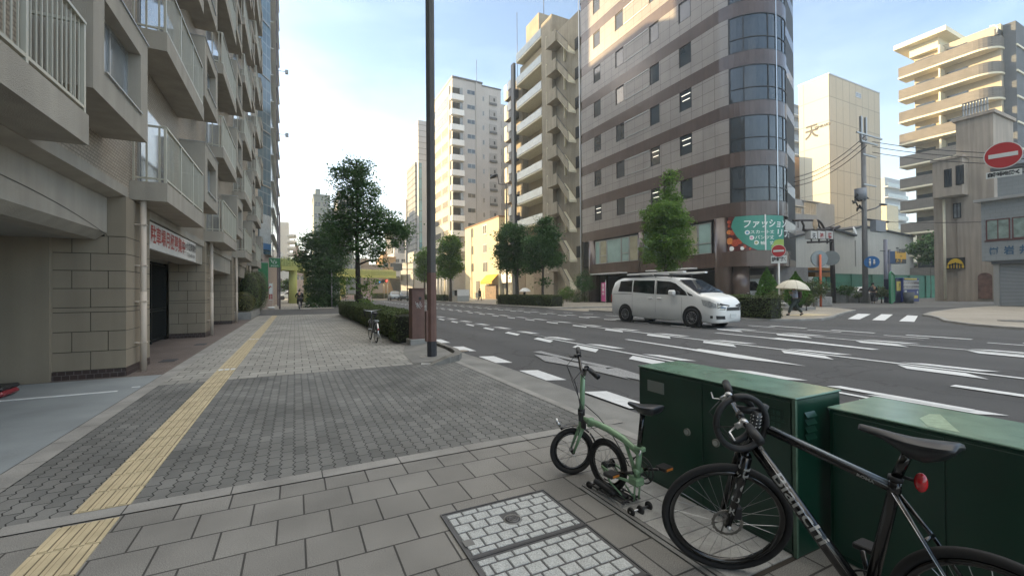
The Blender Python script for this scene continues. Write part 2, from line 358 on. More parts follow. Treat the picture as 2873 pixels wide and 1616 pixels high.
sheet('footpath_flagstones', M_FLAG, [(-2.2, 2.95, 8.97, 33.2)], 0.0)
sheet('footpath_inner_paving', M_BRNP, [(-6, -2.2, 10.13, 33.2)], 0.0)
sheet('parking_floor', M_BLUE, [(-14, -2.21, -8, 10.13)], 0.004)
sheet('far_footpath', M_FLAGF, [(-2.9, 3.4, 45.2, 300)], 0.0)
# gutter and kerb rows
b = MB()
for k in range(30):
    y = 4.18+k*0.6; b.poly([(-2.2, y, 0.006), (-2.0, y, 0.006), (-2.0, y+0.592, 0.006), (-2.2, y+0.592, 0.006)])
for k in range(-10, 9):
    x = -2.2+(k+10)*0.63-3.9; 
    if x < 3.0: b.poly([(x, 3.835, 0.006), (x+0.622, 3.835, 0.006), (x+0.622, 3.985, 0.006), (x, 3.985, 0.006)])
struct(b.build('paving_border', M_CONC))
b = MB()
for k in range(24):
    y = -6+k*0.62; b.poly([(3.05, y, 0.004), (3.17, y, 0.004), (3.17, y+0.612, 0.004), (3.05, y+0.612, 0.004)])
struct(b.build('kerb_row', M_CONC))
b = MB().poly([(3.12, -8, 0.0), (3.75, -8, -0.004), (3.75, 8.6, -0.004), (3.7, 9.6, -0.004), (3.7, 30, -0.004), (3.12, 30, 0.0)]); struct(b.build('gutter', M_CONCD))
# planting island with raised kerb, rounded end
isl = [(3.62, 32.2), (3.62, 11)]+[(2.42+1.18*math.cos(a)+0.0, 10.2+1.55*math.sin(a)) for a in [math.radians(v) for v in range(0, -91, -10)]]+[(1.9, 8.75)]
cen = [(3.62, 32.2), (3.58, 11)]
b = MB(); outer = [(3.52, 33.0), (3.52, 10.6), (3.50, 9.9), (3.40, 9.35), (3.20, 8.95), (2.9, 8.72), (2.45, 8.62)]
inner = [(3.40, 33.0), (3.40, 10.6), (3.38, 9.95), (3.28, 9.48), (3.10, 9.14), (2.86, 8.93), (2.5, 8.85)]
n = len(outer)
for i in range(n-1):
    h0 = 0.13 if i < n-2 else 0.13; h1 = 0.13 if i < n-2 else 0.005
    o0, o1, i0, i1 = outer[i], outer[i+1], inner[i], inner[i+1]
    b.quad((*o0, h0), (*i0, h0), (*i1, h1), (*o1, h1)); b.quad((*o0, 0), (*o0, h0), (*o1, h1), (*o1, 0)); b.quad((*i0, h0), (*i0, 0), (*i1, 0), (*i1, h1))
struct(b.build('island_kerb', pm('old_dark_kerb', (0.17, 0.165, 0.15), 0.9, var=0.3, vs=5, fine=0.2, bump=0.5, bs=40)))
b = MB().poly([(2.2, 8.99, 0.008), (2.86, 8.95, 0.03), (3.10, 9.16, 0.05), (3.28, 9.5, 0.06), (3.39, 10.6, 0.06), (3.39, 33, 0.06), (2.85, 33, 0.03), (2.75, 12.2, 0.02), (2.35, 10.6, 0.008)])
struct(b.build('island_surface', M_CONCD))
# tactile strip : real tiles with raised bars
b = MB()
def tac_tile(x0, y0, L_, W_=0.305):
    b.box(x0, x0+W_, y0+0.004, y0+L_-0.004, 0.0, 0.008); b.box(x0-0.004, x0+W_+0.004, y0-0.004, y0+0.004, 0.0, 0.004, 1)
    for k in range(4):
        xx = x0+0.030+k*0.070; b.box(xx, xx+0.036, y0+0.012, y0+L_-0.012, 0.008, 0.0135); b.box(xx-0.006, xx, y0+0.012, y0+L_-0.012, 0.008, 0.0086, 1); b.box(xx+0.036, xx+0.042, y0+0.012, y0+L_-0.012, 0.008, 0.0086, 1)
yy = 3.99
while yy < 32.7: tac_tile(-1.36, yy, 0.332); yy += 0.335
for k in range(12): tac_tile(-1.364, 3.80-0.335*(k+1), 0.332)
struct(b.build('tactile_paving', [M_YEL, pm('groove_shade_and_dirt', (0.10, 0.078, 0.045), 0.95, var=0.3, vs=12)]))  # dark strips beside the bars: groove shade put into colour, with dirt
b = MB()
for y in (10.0, 16.2):
    for k in range(3): b.box(-1.33+k*0.1, -1.26+k*0.1, y, y+0.16, 0.014, 0.02)
for x in (-3.745,): b.box(-9, -2.46, 8.70, 8.77, 0.004, 0.009)
b.box(-2.35, -2.25, 8.95, 9.0, 0.004, 0.009)
struct(b.build('pavement_marks', M_PAINT))
# ---------------------------------------------------------------- road markings
b = MB(); zz = 0.0
QN = [0]
def q2(pts, mb=None): QN[0] += 1; z = 0.001+0.0004*(QN[0] % 31)+(0.008 if mb else 0); (mb or b).poly([(x, y, z) for x, y in pts])
def row(xc, sl, ylist):
    for y in ylist:
        c = xc+(y-8)*sl; w = 0.42 if y < 9 else max(0.22, 0.42-(y-9)*0.02); h = 0.30 if y < 12 else 0.18
        q2([(c-0.19-w*0.9, y-0.30), (c-0.21-w, y-1.38), (c-0.21, y-0.98), (c-0.18, y)])
        q2([(c+0.19, y+0.1), (c+0.22, y-1.02), (c+0.45, y-1.22), (c+0.43, y-0.22)])
row(7.10, 0.019, [23.3+2.24*k for k in range(-12, 22)])
row(10.84, 0.028, [24.9+2.30*k for k in range(-13, 22)])
row(14.55, 0.022, [22.9+2.32*k for k in range(-12, 22)])
for k in range(-10, 26): q2([(16.7, 25.4+2.3*k), (16.7, 24.3+2.3*k), (16.82, 24.3+2.3*k), (16.82, 25.4+2.3*k)])
for k in range(-6, 12):
    y = 9.3+2.03*k; q2([(3.79, y), (3.77, y-1.02), (4.09, y-1.15), (4.12, y-0.13)])
def tl(xc, sl, y0, y1, wd): q2([(xc+(y0-8)*sl-wd/2, y0), (xc+(y1-8)*sl-wd/2, y1), (xc+(y1-8)*sl+wd/2, y1), (xc+(y0-8)*sl+wd/2, y0)])
tl(7.10, 0.019, 12, -6, 0.10); tl(10.84, 0.028, 15, -6, 0.13); tl(14.55, 0.022, 13, -6, 0.10)
for p in (((9.0, 10.3), (8.82, 7.6), (9.0, 7.6), (9.12, 10.2)), ((8.80, 7.6), (8.62, 6.3), (8.86, 4.95), (9.14, 6.7), (9.15, 7.68)), ((12.98, 10.3), (12.9, 8.2), (13.06, 8.2), (13.12, 10.2)), ((12.85, 8.25), (12.58, 5.5), (12.80, 5.43), (13.26, 8.2)), ((8.9, 2.9), (8.7, -2), (8.95, -2), (9.1, 2.9)), ((7.3, 3.78), (7.30, 2.2), (7.44, 2.2), (7.48, 3.68))): q2(p)
for X, y0, y1, wd in ((17.4, 11.1, 9.7, 0.2), (17.35, 8.8, 7.5, 0.2), (17.45, 6.7, 5.2, 0.2), (17.4, 4.2, 2.8, 0.2), (16.2, 14.4, 13.1, 0.16)):
    q2([(X-wd/2, y0), (X-wd/2, y1), (X+wd/2, y1), (X+wd/2, y0)])
for p in (((24.35, 11.63), (24.35, 11.13), (29.9, 13.1), (29.95, 13.75)), ((24.37, 10.63), (24.4, 10.15), (30.5, 12.3), (30.3, 12.76)), ((24.45, 9.64), (24.45, 9.1), (29.9, 10.97), (30.1, 11.5))): q2(p[::-1])
# straight stripes far on the cross street
for p in (((0.3, 45.0), (1.3, 45.0), (1.3, 44.4), (0.3, 44.4)), ((1.2, 50), (2.4, 50), (2.4, 49), (1.2, 49))): q2([(x, y+0.0) for x, y in p][::-1])
struct(b.build('lane_markings', M_PAINT))
b = MB()
q2([(5.23, 9.29), (5.29, 8.33), (5.35, 6.68), (5.56, 6.63), (5.46, 8.0), (5.47, 9.33)], b); q2([(5.04, 8.90), (4.75, 7.92), (4.94, 7.12), (5.16, 7.69), (5.28, 8.3)], b); q2([(5.16, 7.69), (4.94, 7.12), (5.02, 5.6), (5.35, 6.68)], b)
q2([(5.02, 6.5), (5.12, 5.54), (4.98, 4.6), (5.4, 4.6), (5.46, 5.86), (5.56, 6.6)], b)
for X, y0, y1 in ((7.28, 30, 11.3), (11.42, 40, 15.2)): q2([(X-0.04, y0), (X-0.04, y1), (X+0.04, y1), (X+0.04, y0)], b)
q2([(16.15, 11.07), (16.1, 5.8), (16.2, 5.8), (16.25, 11.07)], b)
struct(b.build('worn_lane_arrow', M_PAINTW))
# ---------------------------------------------------------------- opposite side : raised footpath, corner islands, side street
def raised(name, pts, h, mtop, kerbw=0.18):
    """pavement plate with a concrete kerb: pts outline counter-clockwise"""
    n = len(pts); c = V3((sum(p[0] for p in pts)/n, sum(p[1] for p in pts)/n, 0))
    b = MB(); ins = []
    for i in range(n):
        p0, p, p1 = V3((*pts[i-1], 0)), V3((*pts[i], 0)), V3((*pts[(i+1) % n], 0))
        e0 = (p-p0).normalized(); e1 = (p1-p).normalized(); n0 = V3((-e0.y, e0.x, 0)); n1 = V3((-e1.y, e1.x, 0)); nn = (n0+n1); nn = nn/max(nn.length_squared/2, 0.3)
        ins.append(p+nn*kerbw)
    for i in range(n):
        j = (i+1) % n; a, d = pts[i], pts[j]
        b.quad((*a, -0.01), (*d, -0.01), (*d, h), (*a, h), 0); b.quad((*a, h), (*d, h), (ins[j].x, ins[j].y, h), (ins[i].x, ins[i].y, h), 0)
    b.poly([(p.x, p.y, h) for p in ins], 1)
    return struct(b.build(name, [M_CONC, mtop]))
M_OPP = brickm('opposite_paving', (0.30, 0.275, 0.235), (0.33, 0.30, 0.255), (0.12, 0.11, 0.09), 0.3, 0.3, 0.008, var=0.14, vs=0.35)
raised('opposite_footpath', [(19.0, 31.0), (33.1, 29.0), (33.1, 300), (19.0, 300)][::1], 0.10, M_OPP)
raised('corner_footpath', [(19.4, 26.0), (19.3, 15.0), (20.2, 12.9), (21.4, 12.2), (22.6, 11.9), (24.6, 12.4), (27.0, 13.35), (30.0, 14.4), (33.3, 15.4), (36.5, 18.4), (39.5, 22.3), (39.5, 26.0)], 0.08, M_OPP)
raised('right_corner_footpath', [(22.6, -20), (60, -20), (60, 12.9), (47.9, 13.25), (41, 12.98), (34.0, 11.9), (30.2, 10.9), (29.5, 10.3), (27.5, 9.3), (25.6, 8.5), (23.9, 7.2), (23.1, 6.0), (22.7, 4.5)], 0.08, M_OPP)
M_SIDE = pm('side_street_pale_asphalt', (0.13, 0.13, 0.128), 0.85, var=0.12, vs=0.3, fine=0.15)
sheet('side_street', M_SIDE, [], -0.004, [[(37, 19), (47.9, 13.4), (130, 13.4), (130, 60), (52, 60), (52, 25.5), (40, 25)]])
sheet('driveway_apron', M_OPP, [], -0.003, [[(19.0, 26.0), (33.1, 26.0), (33.1, 31), (19.0, 31)]])
# yellow tactile patch at the corner
sheet('corner_tactile_patch', M_YEL, [(23.6, 26.4, 13.2, 14.6)], 0.084)

# ================================================================ LEFT APARTMENT BUILDING
M_STONE = pm('rusticated_stone', (0.27, 0.225, 0.165), 0.85, var=0.07, vs=1.3, fine=0.08, bump=0.15, bs=50, streak=0.10)
M_STONEL = pm('sprayed_concrete', (0.37, 0.335, 0.28), 0.9, var=0.06, vs=1.4, fine=0.12, bump=0.5, bs=90, streak=0.14)
M_JOINT = pm('stone_joint', (0.04, 0.034, 0.027), 0.9, var=0)
M_TILEW = brickm('facade_tiles', (0.34, 0.28, 0.215), (0.40, 0.335, 0.26), (0.15, 0.125, 0.10), 0.105, 0.055, 0.006, axes='YZ', var=0.08, vs=1.0, rough=0.55)
M_PLINTH = brickm('plinth_tiles', (0.045, 0.03, 0.028), (0.055, 0.035, 0.032), (0.15, 0.13, 0.12), 0.108, 0.085, 0.004, axes='HZ', var=0.1, rough=0.4)
M_SOFF = pm('soffit_plaster', (0.30, 0.285, 0.25), 0.9, var=0.05)
M_RAIL = pm('railing_metal', (0.50, 0.48, 0.40), 0.4, 0.4, var=0.05)
M_PIPE = pm('beige_downpipe', (0.52, 0.44, 0.36), 0.55, var=0.08, vs=2, streak=0.10)
apt = thing('apartment_building', 'tall beige apartment building with slatted balconies and stone piers along the left pavement', 'building', (-2.85, 18, 0))
XF = -2.26; XWL = -2.85
# upper tiled wall
b = MB().box(-14, XWL, -8, 43.5, 3.31, 31.5); b.box(-14.1, XWL+0.12, -8.1, 43.6, 31.5, 32.0)
b.build('wall', M_TILEW, apt)
MB().box(-14, -6.001, -8, 43.4, 2.9, 3.29).box(-6, -3.36, -8, 43.4, 3.0, 3.29).build('ground_floor_ceiling', M_SOFF, apt)
MB().box(-13.9, -7.0, -7.9, 43.4, 0, 2.9).build('inner_wall', M_STONE, apt)
# cornice at first floor level
MB().slab([(-2.79, -8, 3.31), (-2.79, 10.45, 3.31), (-3.03, 10.45, 3.25), (-3.03, -8, 3.25)][::1], (0, 0, 0.18)).build('cornice', M_STONEL, apt)
MB().box(-3.05, -2.80, 11.0, 42.9, 3.12, 3.305).build('cornice', M_STONEL, apt)
# arched beam over the parking entrance
b = MB().slab([(-3.04, -8, 2.62), (-3.04, 10.28, 2.62), (-3.04, 10.28, 3.27), (-3.04, -8, 3.27)], (-0.3, 0, 0))
b.slab([(-3.04, -8, 2.6199), (-3.04, 10.28, 2.6199), (-3.20, 10.28, 2.49), (-3.20, -8, 2.49)], (-0.3, 0, 0))
ap = [(-3.037, 10.28-0.2*i, 2.57+0.34*(1-(1-min(i/20., 1))**2)) for i in range(0, 60)]
for i in range(59): (x, y0, z0), (x, y1, z1) = ap[i], ap[i+1]; b.quad((x, y1, z1-0.006), (x, y0, z0-0.006), (x, y0, z0+0.006), (x, y1, z1+0.006), 1)
b.build('arched_beam', [M_STONEL, M_JOINT], apt)
b = MB().box(-9, -3.5, -8, 10.28, 2.49, 2.60); b.build('parking_ceiling', M_SOFF, apt)
MB().box(-9, -3.78, 10.22, 10.5, 0, 2.5).build('parking_end_wall', M_STONE, apt)
def pier(y0, y1, first=False):
    """rusticated pier: real blocks standing proud of dark joints"""
    x0, x1 = -3.78, -2.78
    j = MB().box(x0+0.01, x1-0.012, y0+0.012, y1-0.02, 0.10, 3.30); p = j.build('pier_core', M_JOINT, apt)
    b = MB(); zs = [0.155, 0.485, 0.84, 1.185, 1.27, 1.61, 1.93, 2.24, 2.555]; g_ = 0.006
    for i in range(len(zs)-1):
        z0, z1 = zs[i]+g_, zs[i+1]-g_
        cuts = [x0, -3.27, x1] if i % 2 == 0 else [x0, -3.52, -3.03, x1]
        if z1-z0 < 0.1: cuts = [x0, x1]
        for k in range(len(cuts)-1):
            b.box(cuts[k]+(g_ if k else 0), cuts[k+1]-(g_ if k < len(cuts)-2 else 0), y0, y0+0.10, z0, z1)
        b.box(x1-0.10, x1, y0+0.1001, y1, z0, z1)
    b.box(x0+0.7, x1, y0, y1, 2.562, 3.30)
    b.build('stone_blocks', M_STONE, p)
    MB().box(x0, x1+0.004, y0-0.004, y1, 0, 0.15).build('plinth', M_PLINTH, p)
for y0, y1 in ((10.3, 11.75), (18.12, 19.2), (25.33, 26.4), (32.4, 34.2), (40.6, 42.8)): pier(y0, y1)
# recessed bays between the piers
MB().box(-4.0, -3.8, 11.75, 18.12, 2.5, 3.0).build('lintel', M_SOFF, apt)
MB().box(-3.5, -2.86, 11.76, 18.11, 2.5, 3.11).box(-3.5, -2.86, 19.21, 25.32, 2.45, 3.11).box(-3.5, -2.86, 26.41, 32.39, 2.45, 3.11).build('lintel', M_STONEL, apt)
MB().box(-4.2, -4.0, 19.2, 25.3, 0, 3).box(-4.2, -4.0, 26.4, 32.4, 0, 3).box(-4.2, -4.0, 34.2, 40.6, 0, 3).build('recess_wall', M_STONE, apt)
b = MB()
b.box(-3.92, -3.90, 11.76, 18.1, 0.02, 2.49, 1)
for k in range(54): y = 11.8+k*0.118; b.box(-3.88, -3.86, y, y+0.018, 0.05, 2.46)
for zz_ in (0.08, 0.95, 1.02, 2.40): b.box(-3.89, -3.85, 11.76, 18.1, zz_, zz_+0.04)
for y in (11.8, 13.3, 14.9, 16.4, 18.02): b.box(-3.90, -3.84, y, y+0.07, 0, 2.48)
b.build('steel_gate', [pm('gate_black', (0.018, 0.022, 0.022), 0.4, 0.5, var=0), M_DARK], apt)
# sign over the gate
sg = thing('parking_signboard', 'long white signboard with red and black Japanese lettering above the black gate', 'sign', (-2.79, 14.3, 2.78))
M_SIGNW = pm('sign_panel_white', (0.62, 0.60, 0.56), 0.4, var=0.06); M_RED = pm('sign_red', (0.42, 0.06, 0.05), 0.5, var=0.05); M_INK = pm('sign_ink', (0.03, 0.035, 0.04), 0.5, var=0)
MB().box(-2.84, -2.78, 11.75, 16.55, 2.50, 3.06).box(-2.85, -2.775, 11.72, 16.58, 2.48, 2.50).build('panel', M_SIGNW, sg)
def wtext(parent, txt, size, ctr, ax, mat, up=(0, 0, 1), name='lettering', sx=1.0, bold=0.0, th=0.004):
    me = textmesh(txt, size, bold); Mx = frame(ctr, ax, up) @ Matrix.Diagonal((sx, 1, 1, 1)); b = MB().mesh(me, Mx); return b.build(name, mat, parent)
wtext(sg, '駐車場月極募集中', 0.42, (-2.774, 13.45, 2.78), (0, 1, 0), M_RED, bold=0.008, sx=0.98)
wtext(sg, '申込先', 0.16, (-2.774, 15.0, 2.80), (0, 1, 0), M_INK)
wtext(sg, '小泣商事㈱', 0.26, (-2.774, 15.88, 2.86), (0, 1, 0), M_INK, bold=0.004)
wtext(sg, 'TEL06-6351-1033', 0.15, (-2.774, 15.88, 2.63), (0, 1, 0), M_INK)
MB().box(-2.776, -2.772, 14.75, 15.24, 2.90, 2.91).box(-2.776, -2.772, 14.75, 15.24, 2.68, 2.69).build('rule_line', M_INK, sg)
# downpipes
for y in (10.83, 18.6, 26.0, 33.6):
    b = MB().tube([(-2.66, y, 0.0), (-2.66, y, 3.33)], 0.052, 12); b.tube([(-2.66, y, 0.0), (-2.66, y, 1.55)], 0.057, 12)
    for z_ in (0.55, 1.35, 2.05, 2.85): b.box(-2.79, -2.60, y-0.06, y+0.06, z_, z_+0.018)
    b.build('downpipe', M_PIPE, apt)
# balconies -------------------------------------------------------
def balcony(y0, y1, zb):
    """concrete tray + slatted railing + party screen, spanning y0..y1, underside at zb"""
    o = (XWL, y0, zb)
    b = MB().box(XWL, XF, y0, y1, zb, zb+0.10); b.box(XF-0.10, XF, y0+0.1, y1-0.1, zb+0.1001, zb+0.37)
    b.box(XWL, XF, y0, y0+0.10, zb+0.1001, zb+0.37); b.box(XWL, XF, y1-0.10, y1, zb+0.1001, zb+0.37)
    s = b.build('balcony', M_STONEL, apt, o)
    r = MB(); zt = zb+1.50; zl = zb+0.45; xr = XF-0.04
    r.box(xr-0.03, xr+0.03, y0+0.03, y1-0.03, zt-0.035, zt); r.box(xr-0.02, xr+0.02, y0+0.05, y1-0.05, zl-0.02, zl+0.015)
    n = int((y1-y0-0.1)/0.105)
    for k in range(n+1): y = y0+0.05+k*(y1-y0-0.1)/n; r.box(xr-0.006, xr+0.006, y-0.007, y+0.007, zl, zt-0.03)
    for k in range(4): y = y0+0.05+k*(y1-y0-0.1)/3; r.box(xr-0.022, xr+0.022, y-0.022, y+0.022, zb+0.36, zt)
    r.box(XWL+0.03, xr, y0+0.03, y0+0.07, zt-0.035, zt); r.box(XWL+0.03, xr, y0+0.04, y0+0.06, zl-0.02, zl+0.015)
    for k in range(3): x = XWL+0.04+k*0.2; r.box(x, x+0.03, y0+0.035, y0+0.065, zb+0.36, zt)
    r.box(XWL+0.03, xr, y1-0.07, y1-0.03, zt-0.035, zt)
    for k in range(3): x = XWL+0.04+k*0.2; r.box(x, x+0.03, y1-0.065, y1-0.035, zb+0.36, zt)
    r.build('railing', M_RAIL, s)
    d = MB().box(XWL-0.0, XWL+0.03, y0+0.5, y1-0.6, zb+0.1001, zb+2.15, 0)
    d.box(XWL+0.02, XWL+0.045, y0+0.56, (y0+y1)/2-0.05, zb+0.16, zb+2.09, 1); d.box(XWL+0.02, XWL+0.045, (y0+y1)/2-0.0, y1-0.66, zb+0.16, zb+2.09, 1)
    d.build('balcony_window', [M_ALU, M_GLASSP], s)
    return s
def bay(y0, y1, zb):
    """projecting box bay with a framed window"""
    o = (XWL, y0, zb); h = 1.68; b = MB(); f = XF; wz0, wz1, wy0, wy1 = zb+0.36, zb+1.34, y0+0.36, y1-0.36
    b.box(XWL, f-0.22, y0, y1, zb, zb+h)                      # body behind the opening
    b.box(f-0.2199, f, y0, wy0, zb, zb+h); b.box(f-0.2199, f, wy1, y1, zb, zb+h)
    b.box(f-0.2199, f, wy0, wy1, zb, wz0); b.box(f-0.2199, f, wy0, wy1, wz1, zb+h)
    s = b.build('bay_window_box', M_STONEL, apt, o)
    MB().box(XWL, f+0.02, y0-0.01, y1+0.02, zb+h, zb+h+0.02).build('flashing', M_ALU, s); MB().box(f-0.19, f+0.03, wy0, wy1, wz0, wz0+0.02).build('window_sill', M_ALU, s)
    b = MB(); ym = (wy0+wy1)/2
    b.box(f-0.219, f-0.19, wy0, wy1, wz0+0.02, wz1, 1)
    for y in (wy0, ym-0.02, wy1-0.04): b.box(f-0.19, f-0.165, y, y+0.04, wz0+0.02, wz1, 0)
    for z_ in (wz0+0.02, wz1-0.04): b.box(f-0.19, f-0.166, wy0+0.04, wy1-0.04, z_, z_+0.04, 0)
    b.build('window', [M_ALU, M_GLASSP], s)
    return s
B0 = balcony(10.73, 14.65, 3.33); W0 = bay(14.80, 17.05, 4.10)
NY = [-2, -1, 1, 2, 3]
for r in range(9):
    for c in range(-2, 4):
        dy = c*7.6; dz = r*3.0
        if r == 0 and c == 0: continue
        if c < -1 and r > 1: continue
        if not (c == -2): cp(B0, apt, (XWL, 10.73+dy+(0.0 if c >= 0 else 0.02), 3.33+dz))
        cp(W0, apt, (XWL, 14.80+dy-(0.0 if c >= 0 else 0.0), 4.10+dz)) if 14.8+dy < 41 else None
# ================================================================ window helpers
_wc = {}
def winX(parent, X, y0, y1, z0, z1, fm=None, pmat=None, name='window', fw=0.06, mull=1, out=-1):
    """window in a wall facing -X (out=-1) or +X (out=1)"""
    fm = fm or M_ALU; pmat = pmat or M_GLASS
    key = ('X', out, round(y1-y0, 2), round(z1-z0, 2), fm.name, pmat.name, mull); loc = (X, (y0+y1)/2, z0)
    if key in _wc: return cp(_wc[key], parent, loc)
    b = MB(); a = X; p = X+out*0.05; q = X+out*0.02
    def bx(ya, yb, za, zb, f, mi): b.box(min(a, f), max(a, f), ya, yb, za, zb, mi)
    bx(y0, y0+fw, z0, z1, p, 0); bx(y1-fw, y1, z0, z1, p, 0); bx(y0+fw, y1-fw, z0, z0+fw, p, 0); bx(y0+fw, y1-fw, z1-fw, z1, p, 0)
    for k in range(mull): yc = y0+(y1-y0)*(k+1)/(mull+1); bx(yc-fw*0.4, yc+fw*0.4, z0+fw, z1-fw, X+out*0.04, 0)
    bx(y0+fw, y1-fw, z0+fw, z1-fw, q, 1)
    o = b.build(name, [fm, pmat], parent, loc); _wc[key] = o; return o
def winY(parent, Y, x0, x1, z0, z1, fm=None, pmat=None, name='window', fw=0.06, mull=1):
    """window in a wall facing -Y"""
    fm = fm or M_ALU; pmat = pmat or M_GLASS
    key = ('Y', round(x1-x0, 2), round(z1-z0, 2), fm.name, pmat.name, mull); loc = ((x0+x1)/2, Y, z0)
    if key in _wc: return cp(_wc[key], parent, loc)
    b = MB()
    def bx(xa, xb, za, zb, f, mi): b.box(xa, xb, Y-f, Y, za, zb, mi)
    bx(x0, x0+fw, z0, z1, 0.05, 0); bx(x1-fw, x1, z0, z1, 0.05, 0); bx(x0+fw, x1-fw, z0, z0+fw, 0.05, 0); bx(x0+fw, x1-fw, z1-fw, z1, 0.05, 0)
    for k in range(mull): xc = x0+(x1-x0)*(k+1)/(mull+1); bx(xc-fw*0.4, xc+fw*0.4, z0+fw, z1-fw, 0.04, 0)
    bx(x0+fw, x1-fw, z0+fw, z1-fw, 0.02, 1)
    o = b.build(name, [fm, pmat], parent, loc); _wc[key] = o; return o
# ================================================================ BROWN CORNER OFFICE
M_GRAN = brickm('pinkish_granite_panels', (0.285, 0.255, 0.232), (0.315, 0.283, 0.257), (0.09, 0.08, 0.078), 1.245, 1.03, 0.02, axes='YZ', offset=0.0, org=(0.86, 8.76), var=0.10, vs=0.5, rough=0.28, bump=0.1, streak=0.06, spec=0.6)
M_BRN = pm('brown_granite', (0.100, 0.068, 0.057), 0.22, var=0.12, vs=0.8, streak=0.14, spec=0.7)
M_FRAMED = pm('bronze_dark_frame', (0.03, 0.03, 0.032), 0.4, 0.3, var=0)
M_BAYG = pm('bay_glass', (0.035, 0.045, 0.055), 0.04, 0.0, var=0.35, vs=0.5, spec=1.0)
M_LIT = pm('fluorescent_tube', (0.9, 0.9, 0.85), 0.5, var=0, emit=((1.0, 0.93, 0.75), 0.5))
brn = thing('office_building', 'brown and grey granite office building with rounded glass corner behind the white van', 'building', (33, 34, 0))
CX, CY, RR = 36.5, 25.7, 3.5
def arcp(th, r=RR): return (CX+r*math.cos(th), CY+r*math.sin(th))
def footprint(r, ystart=46.2, th1=math.radians(350), n=26):
    off = r-RR; rr_ = 0.9
    pts = [(33-off, 45.3)]+[arcp(PI+(th1-PI)*i/n, r) for i in range(n+1)]+[(52, 30), (52, 46.2+off)]+[(33.9, 46.2+off), (33.3-off*0.5, 45.9+off*0.5)]
    return pts
ZB = [7.68, 11.9, 16.1, 20.33, 24.6, 28.85, 33.1, 37.35]
b = MB()
for k, z in enumerate(ZB): b.prism(footprint(RR+0.0)[::1], z, z+1.18)
b.prism(footprint(RR), 41.6, 43.0)
b.build('spandrel_band', M_BRN, brn)
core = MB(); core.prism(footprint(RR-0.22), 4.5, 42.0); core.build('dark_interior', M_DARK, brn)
def pathpt(s, r=RR):
    """s = distance along the facade from the corner tangent; negative = along the flat side"""
    if s <= 0: return (33-(r-RR), CY-s)
    return arcp(PI+s/RR, r)
pb = MB(); TH_G = 1.2/RR; G0 = 1.22
for k, z in enumerate(ZB):
    z0, z1 = z+1.18, (ZB[k+1] if k < 7 else 41.6)
    ys = [(CY, 28.2), (29.65, 32.15), (33.48, 37.42), (38.8, 41.5), (42.85, 45.3)]
    for y0, y1 in ys: pb.box(33.0, 33.2, y0, y1, z0+0.001, z1-0.001)
    for y0, y1 in ((28.2, 29.65), (32.15, 33.48), (37.42, 38.8), (41.5, 42.85)):
        pb.box(33.0, 33.2, y0+0.001, y1-0.001, z0+0.001, z0+1.18)
    # arc start panels and rounded far corner
    n = 5
    for i in range(n):
        s0, s1 = G0*i/n, G0*(i+1)/n; a, c, d, e = pathpt(s0), pathpt(s1), pathpt(s1, RR-0.2), pathpt(s0, RR-0.2)
        pb.prism([a, c, d, e], z0+0.001, z1-0.001)
    far = [(33, 45.3), (33.1, 45.7), (33.4, 46.05), (33.9, 46.2)]
    for i in range(3):
        a, c = far[i], far[i+1]; pb.prism([(a[0]+0.2, a[1]-0.12), a, c, (c[0]+0.2, c[1]-0.15)][::-1], z0+0.001, z1-0.001)
pb.build('granite_cladding', M_GRAN, brn)
M_OFFG = pm('office_glass', (0.045, 0.05, 0.055), 0.05, var=0.4, vs=0.35, spec=1.0)
for k, z in enumerate(ZB[:8]):
    z0, z1 = z+1.18, (ZB[k+1] if k < 7 else 41.6)
    for (y0, y1) in ((28.2, 29.65), (32.15, 33.48), (37.42, 38.8), (41.5, 42.85)):
        w_ = winX(brn, 33.10, y0+0.02, y1-0.02, z0+1.19, z1-0.03, M_FRAMED, M_OFFG, fw=0.09, mull=0)
        if (k, y0) in ((1, 28.2), (1, 32.15), (0, 32.15), (0, 41.5), (2, 28.2)):
            MB().box(33.02, 33.07, y0+0.2, y1-0.25, z1-0.45, z1-0.39).box(33.02, 33.07, y0+0.25, y1-0.35, z1-0.95, z1-0.89).build('ceiling_lamp', M_LIT, w_)
    # bright metal trims of the long ribbon panel
    MB().box(32.955, 33.0, 33.6, 37.3, z0+1.16, z0+1.24).build('trim', M_ALU, brn); MB().box(32.955, 33.0, 33.6, 37.3, z1-0.16, z1-0.06).build('trim', M_ALU, brn)
# rounded glass bay
S_END = RR*math.radians(165)
for k, z in enumerate(ZB):
    z0, z1 = z+1.18, (ZB[k+1] if k < 7 else 41.6); gz = MB(); fr = MB(); n = 30
    for i in range(n):
        s0 = G0+(S_END-G0)*i/n; s1 = G0+(S_END-G0)*(i+1)/n; a, c = pathpt(s0, RR-0.05), pathpt(s1, RR-0.05); a2, c2 = pathpt(s0, RR), pathpt(s1, RR); a3, c3 = pathpt(s0, RR-0.18), pathpt(s1, RR-0.18)
        gz.quad((*a, z0), (*a, z1), (*c, z1), (*c, z0))
        for za, zb in ((z0, z0+0.07), (z0+1.10, z0+1.17), (z1-0.08, z1)): fr.prism([a2, c2, c3, a3], za+0.002, zb-0.002)
    for s in (G0+0.06, 2.35, 4.3, 5.2, 6.0, 6.8):
        p0, p1, p2, p3 = pathpt(s-0.045, RR), pathpt(s+0.045, RR), pathpt(s+0.045, RR-0.18), pathpt(s-0.045, RR-0.18); fr.prism([p0, p1, p2, p3], z0+0.003, z1-0.003)
    gz.build('curved_glass', M_BAYG, brn, smooth=True); fr.build('bay_frame', M_FRAMED, brn)
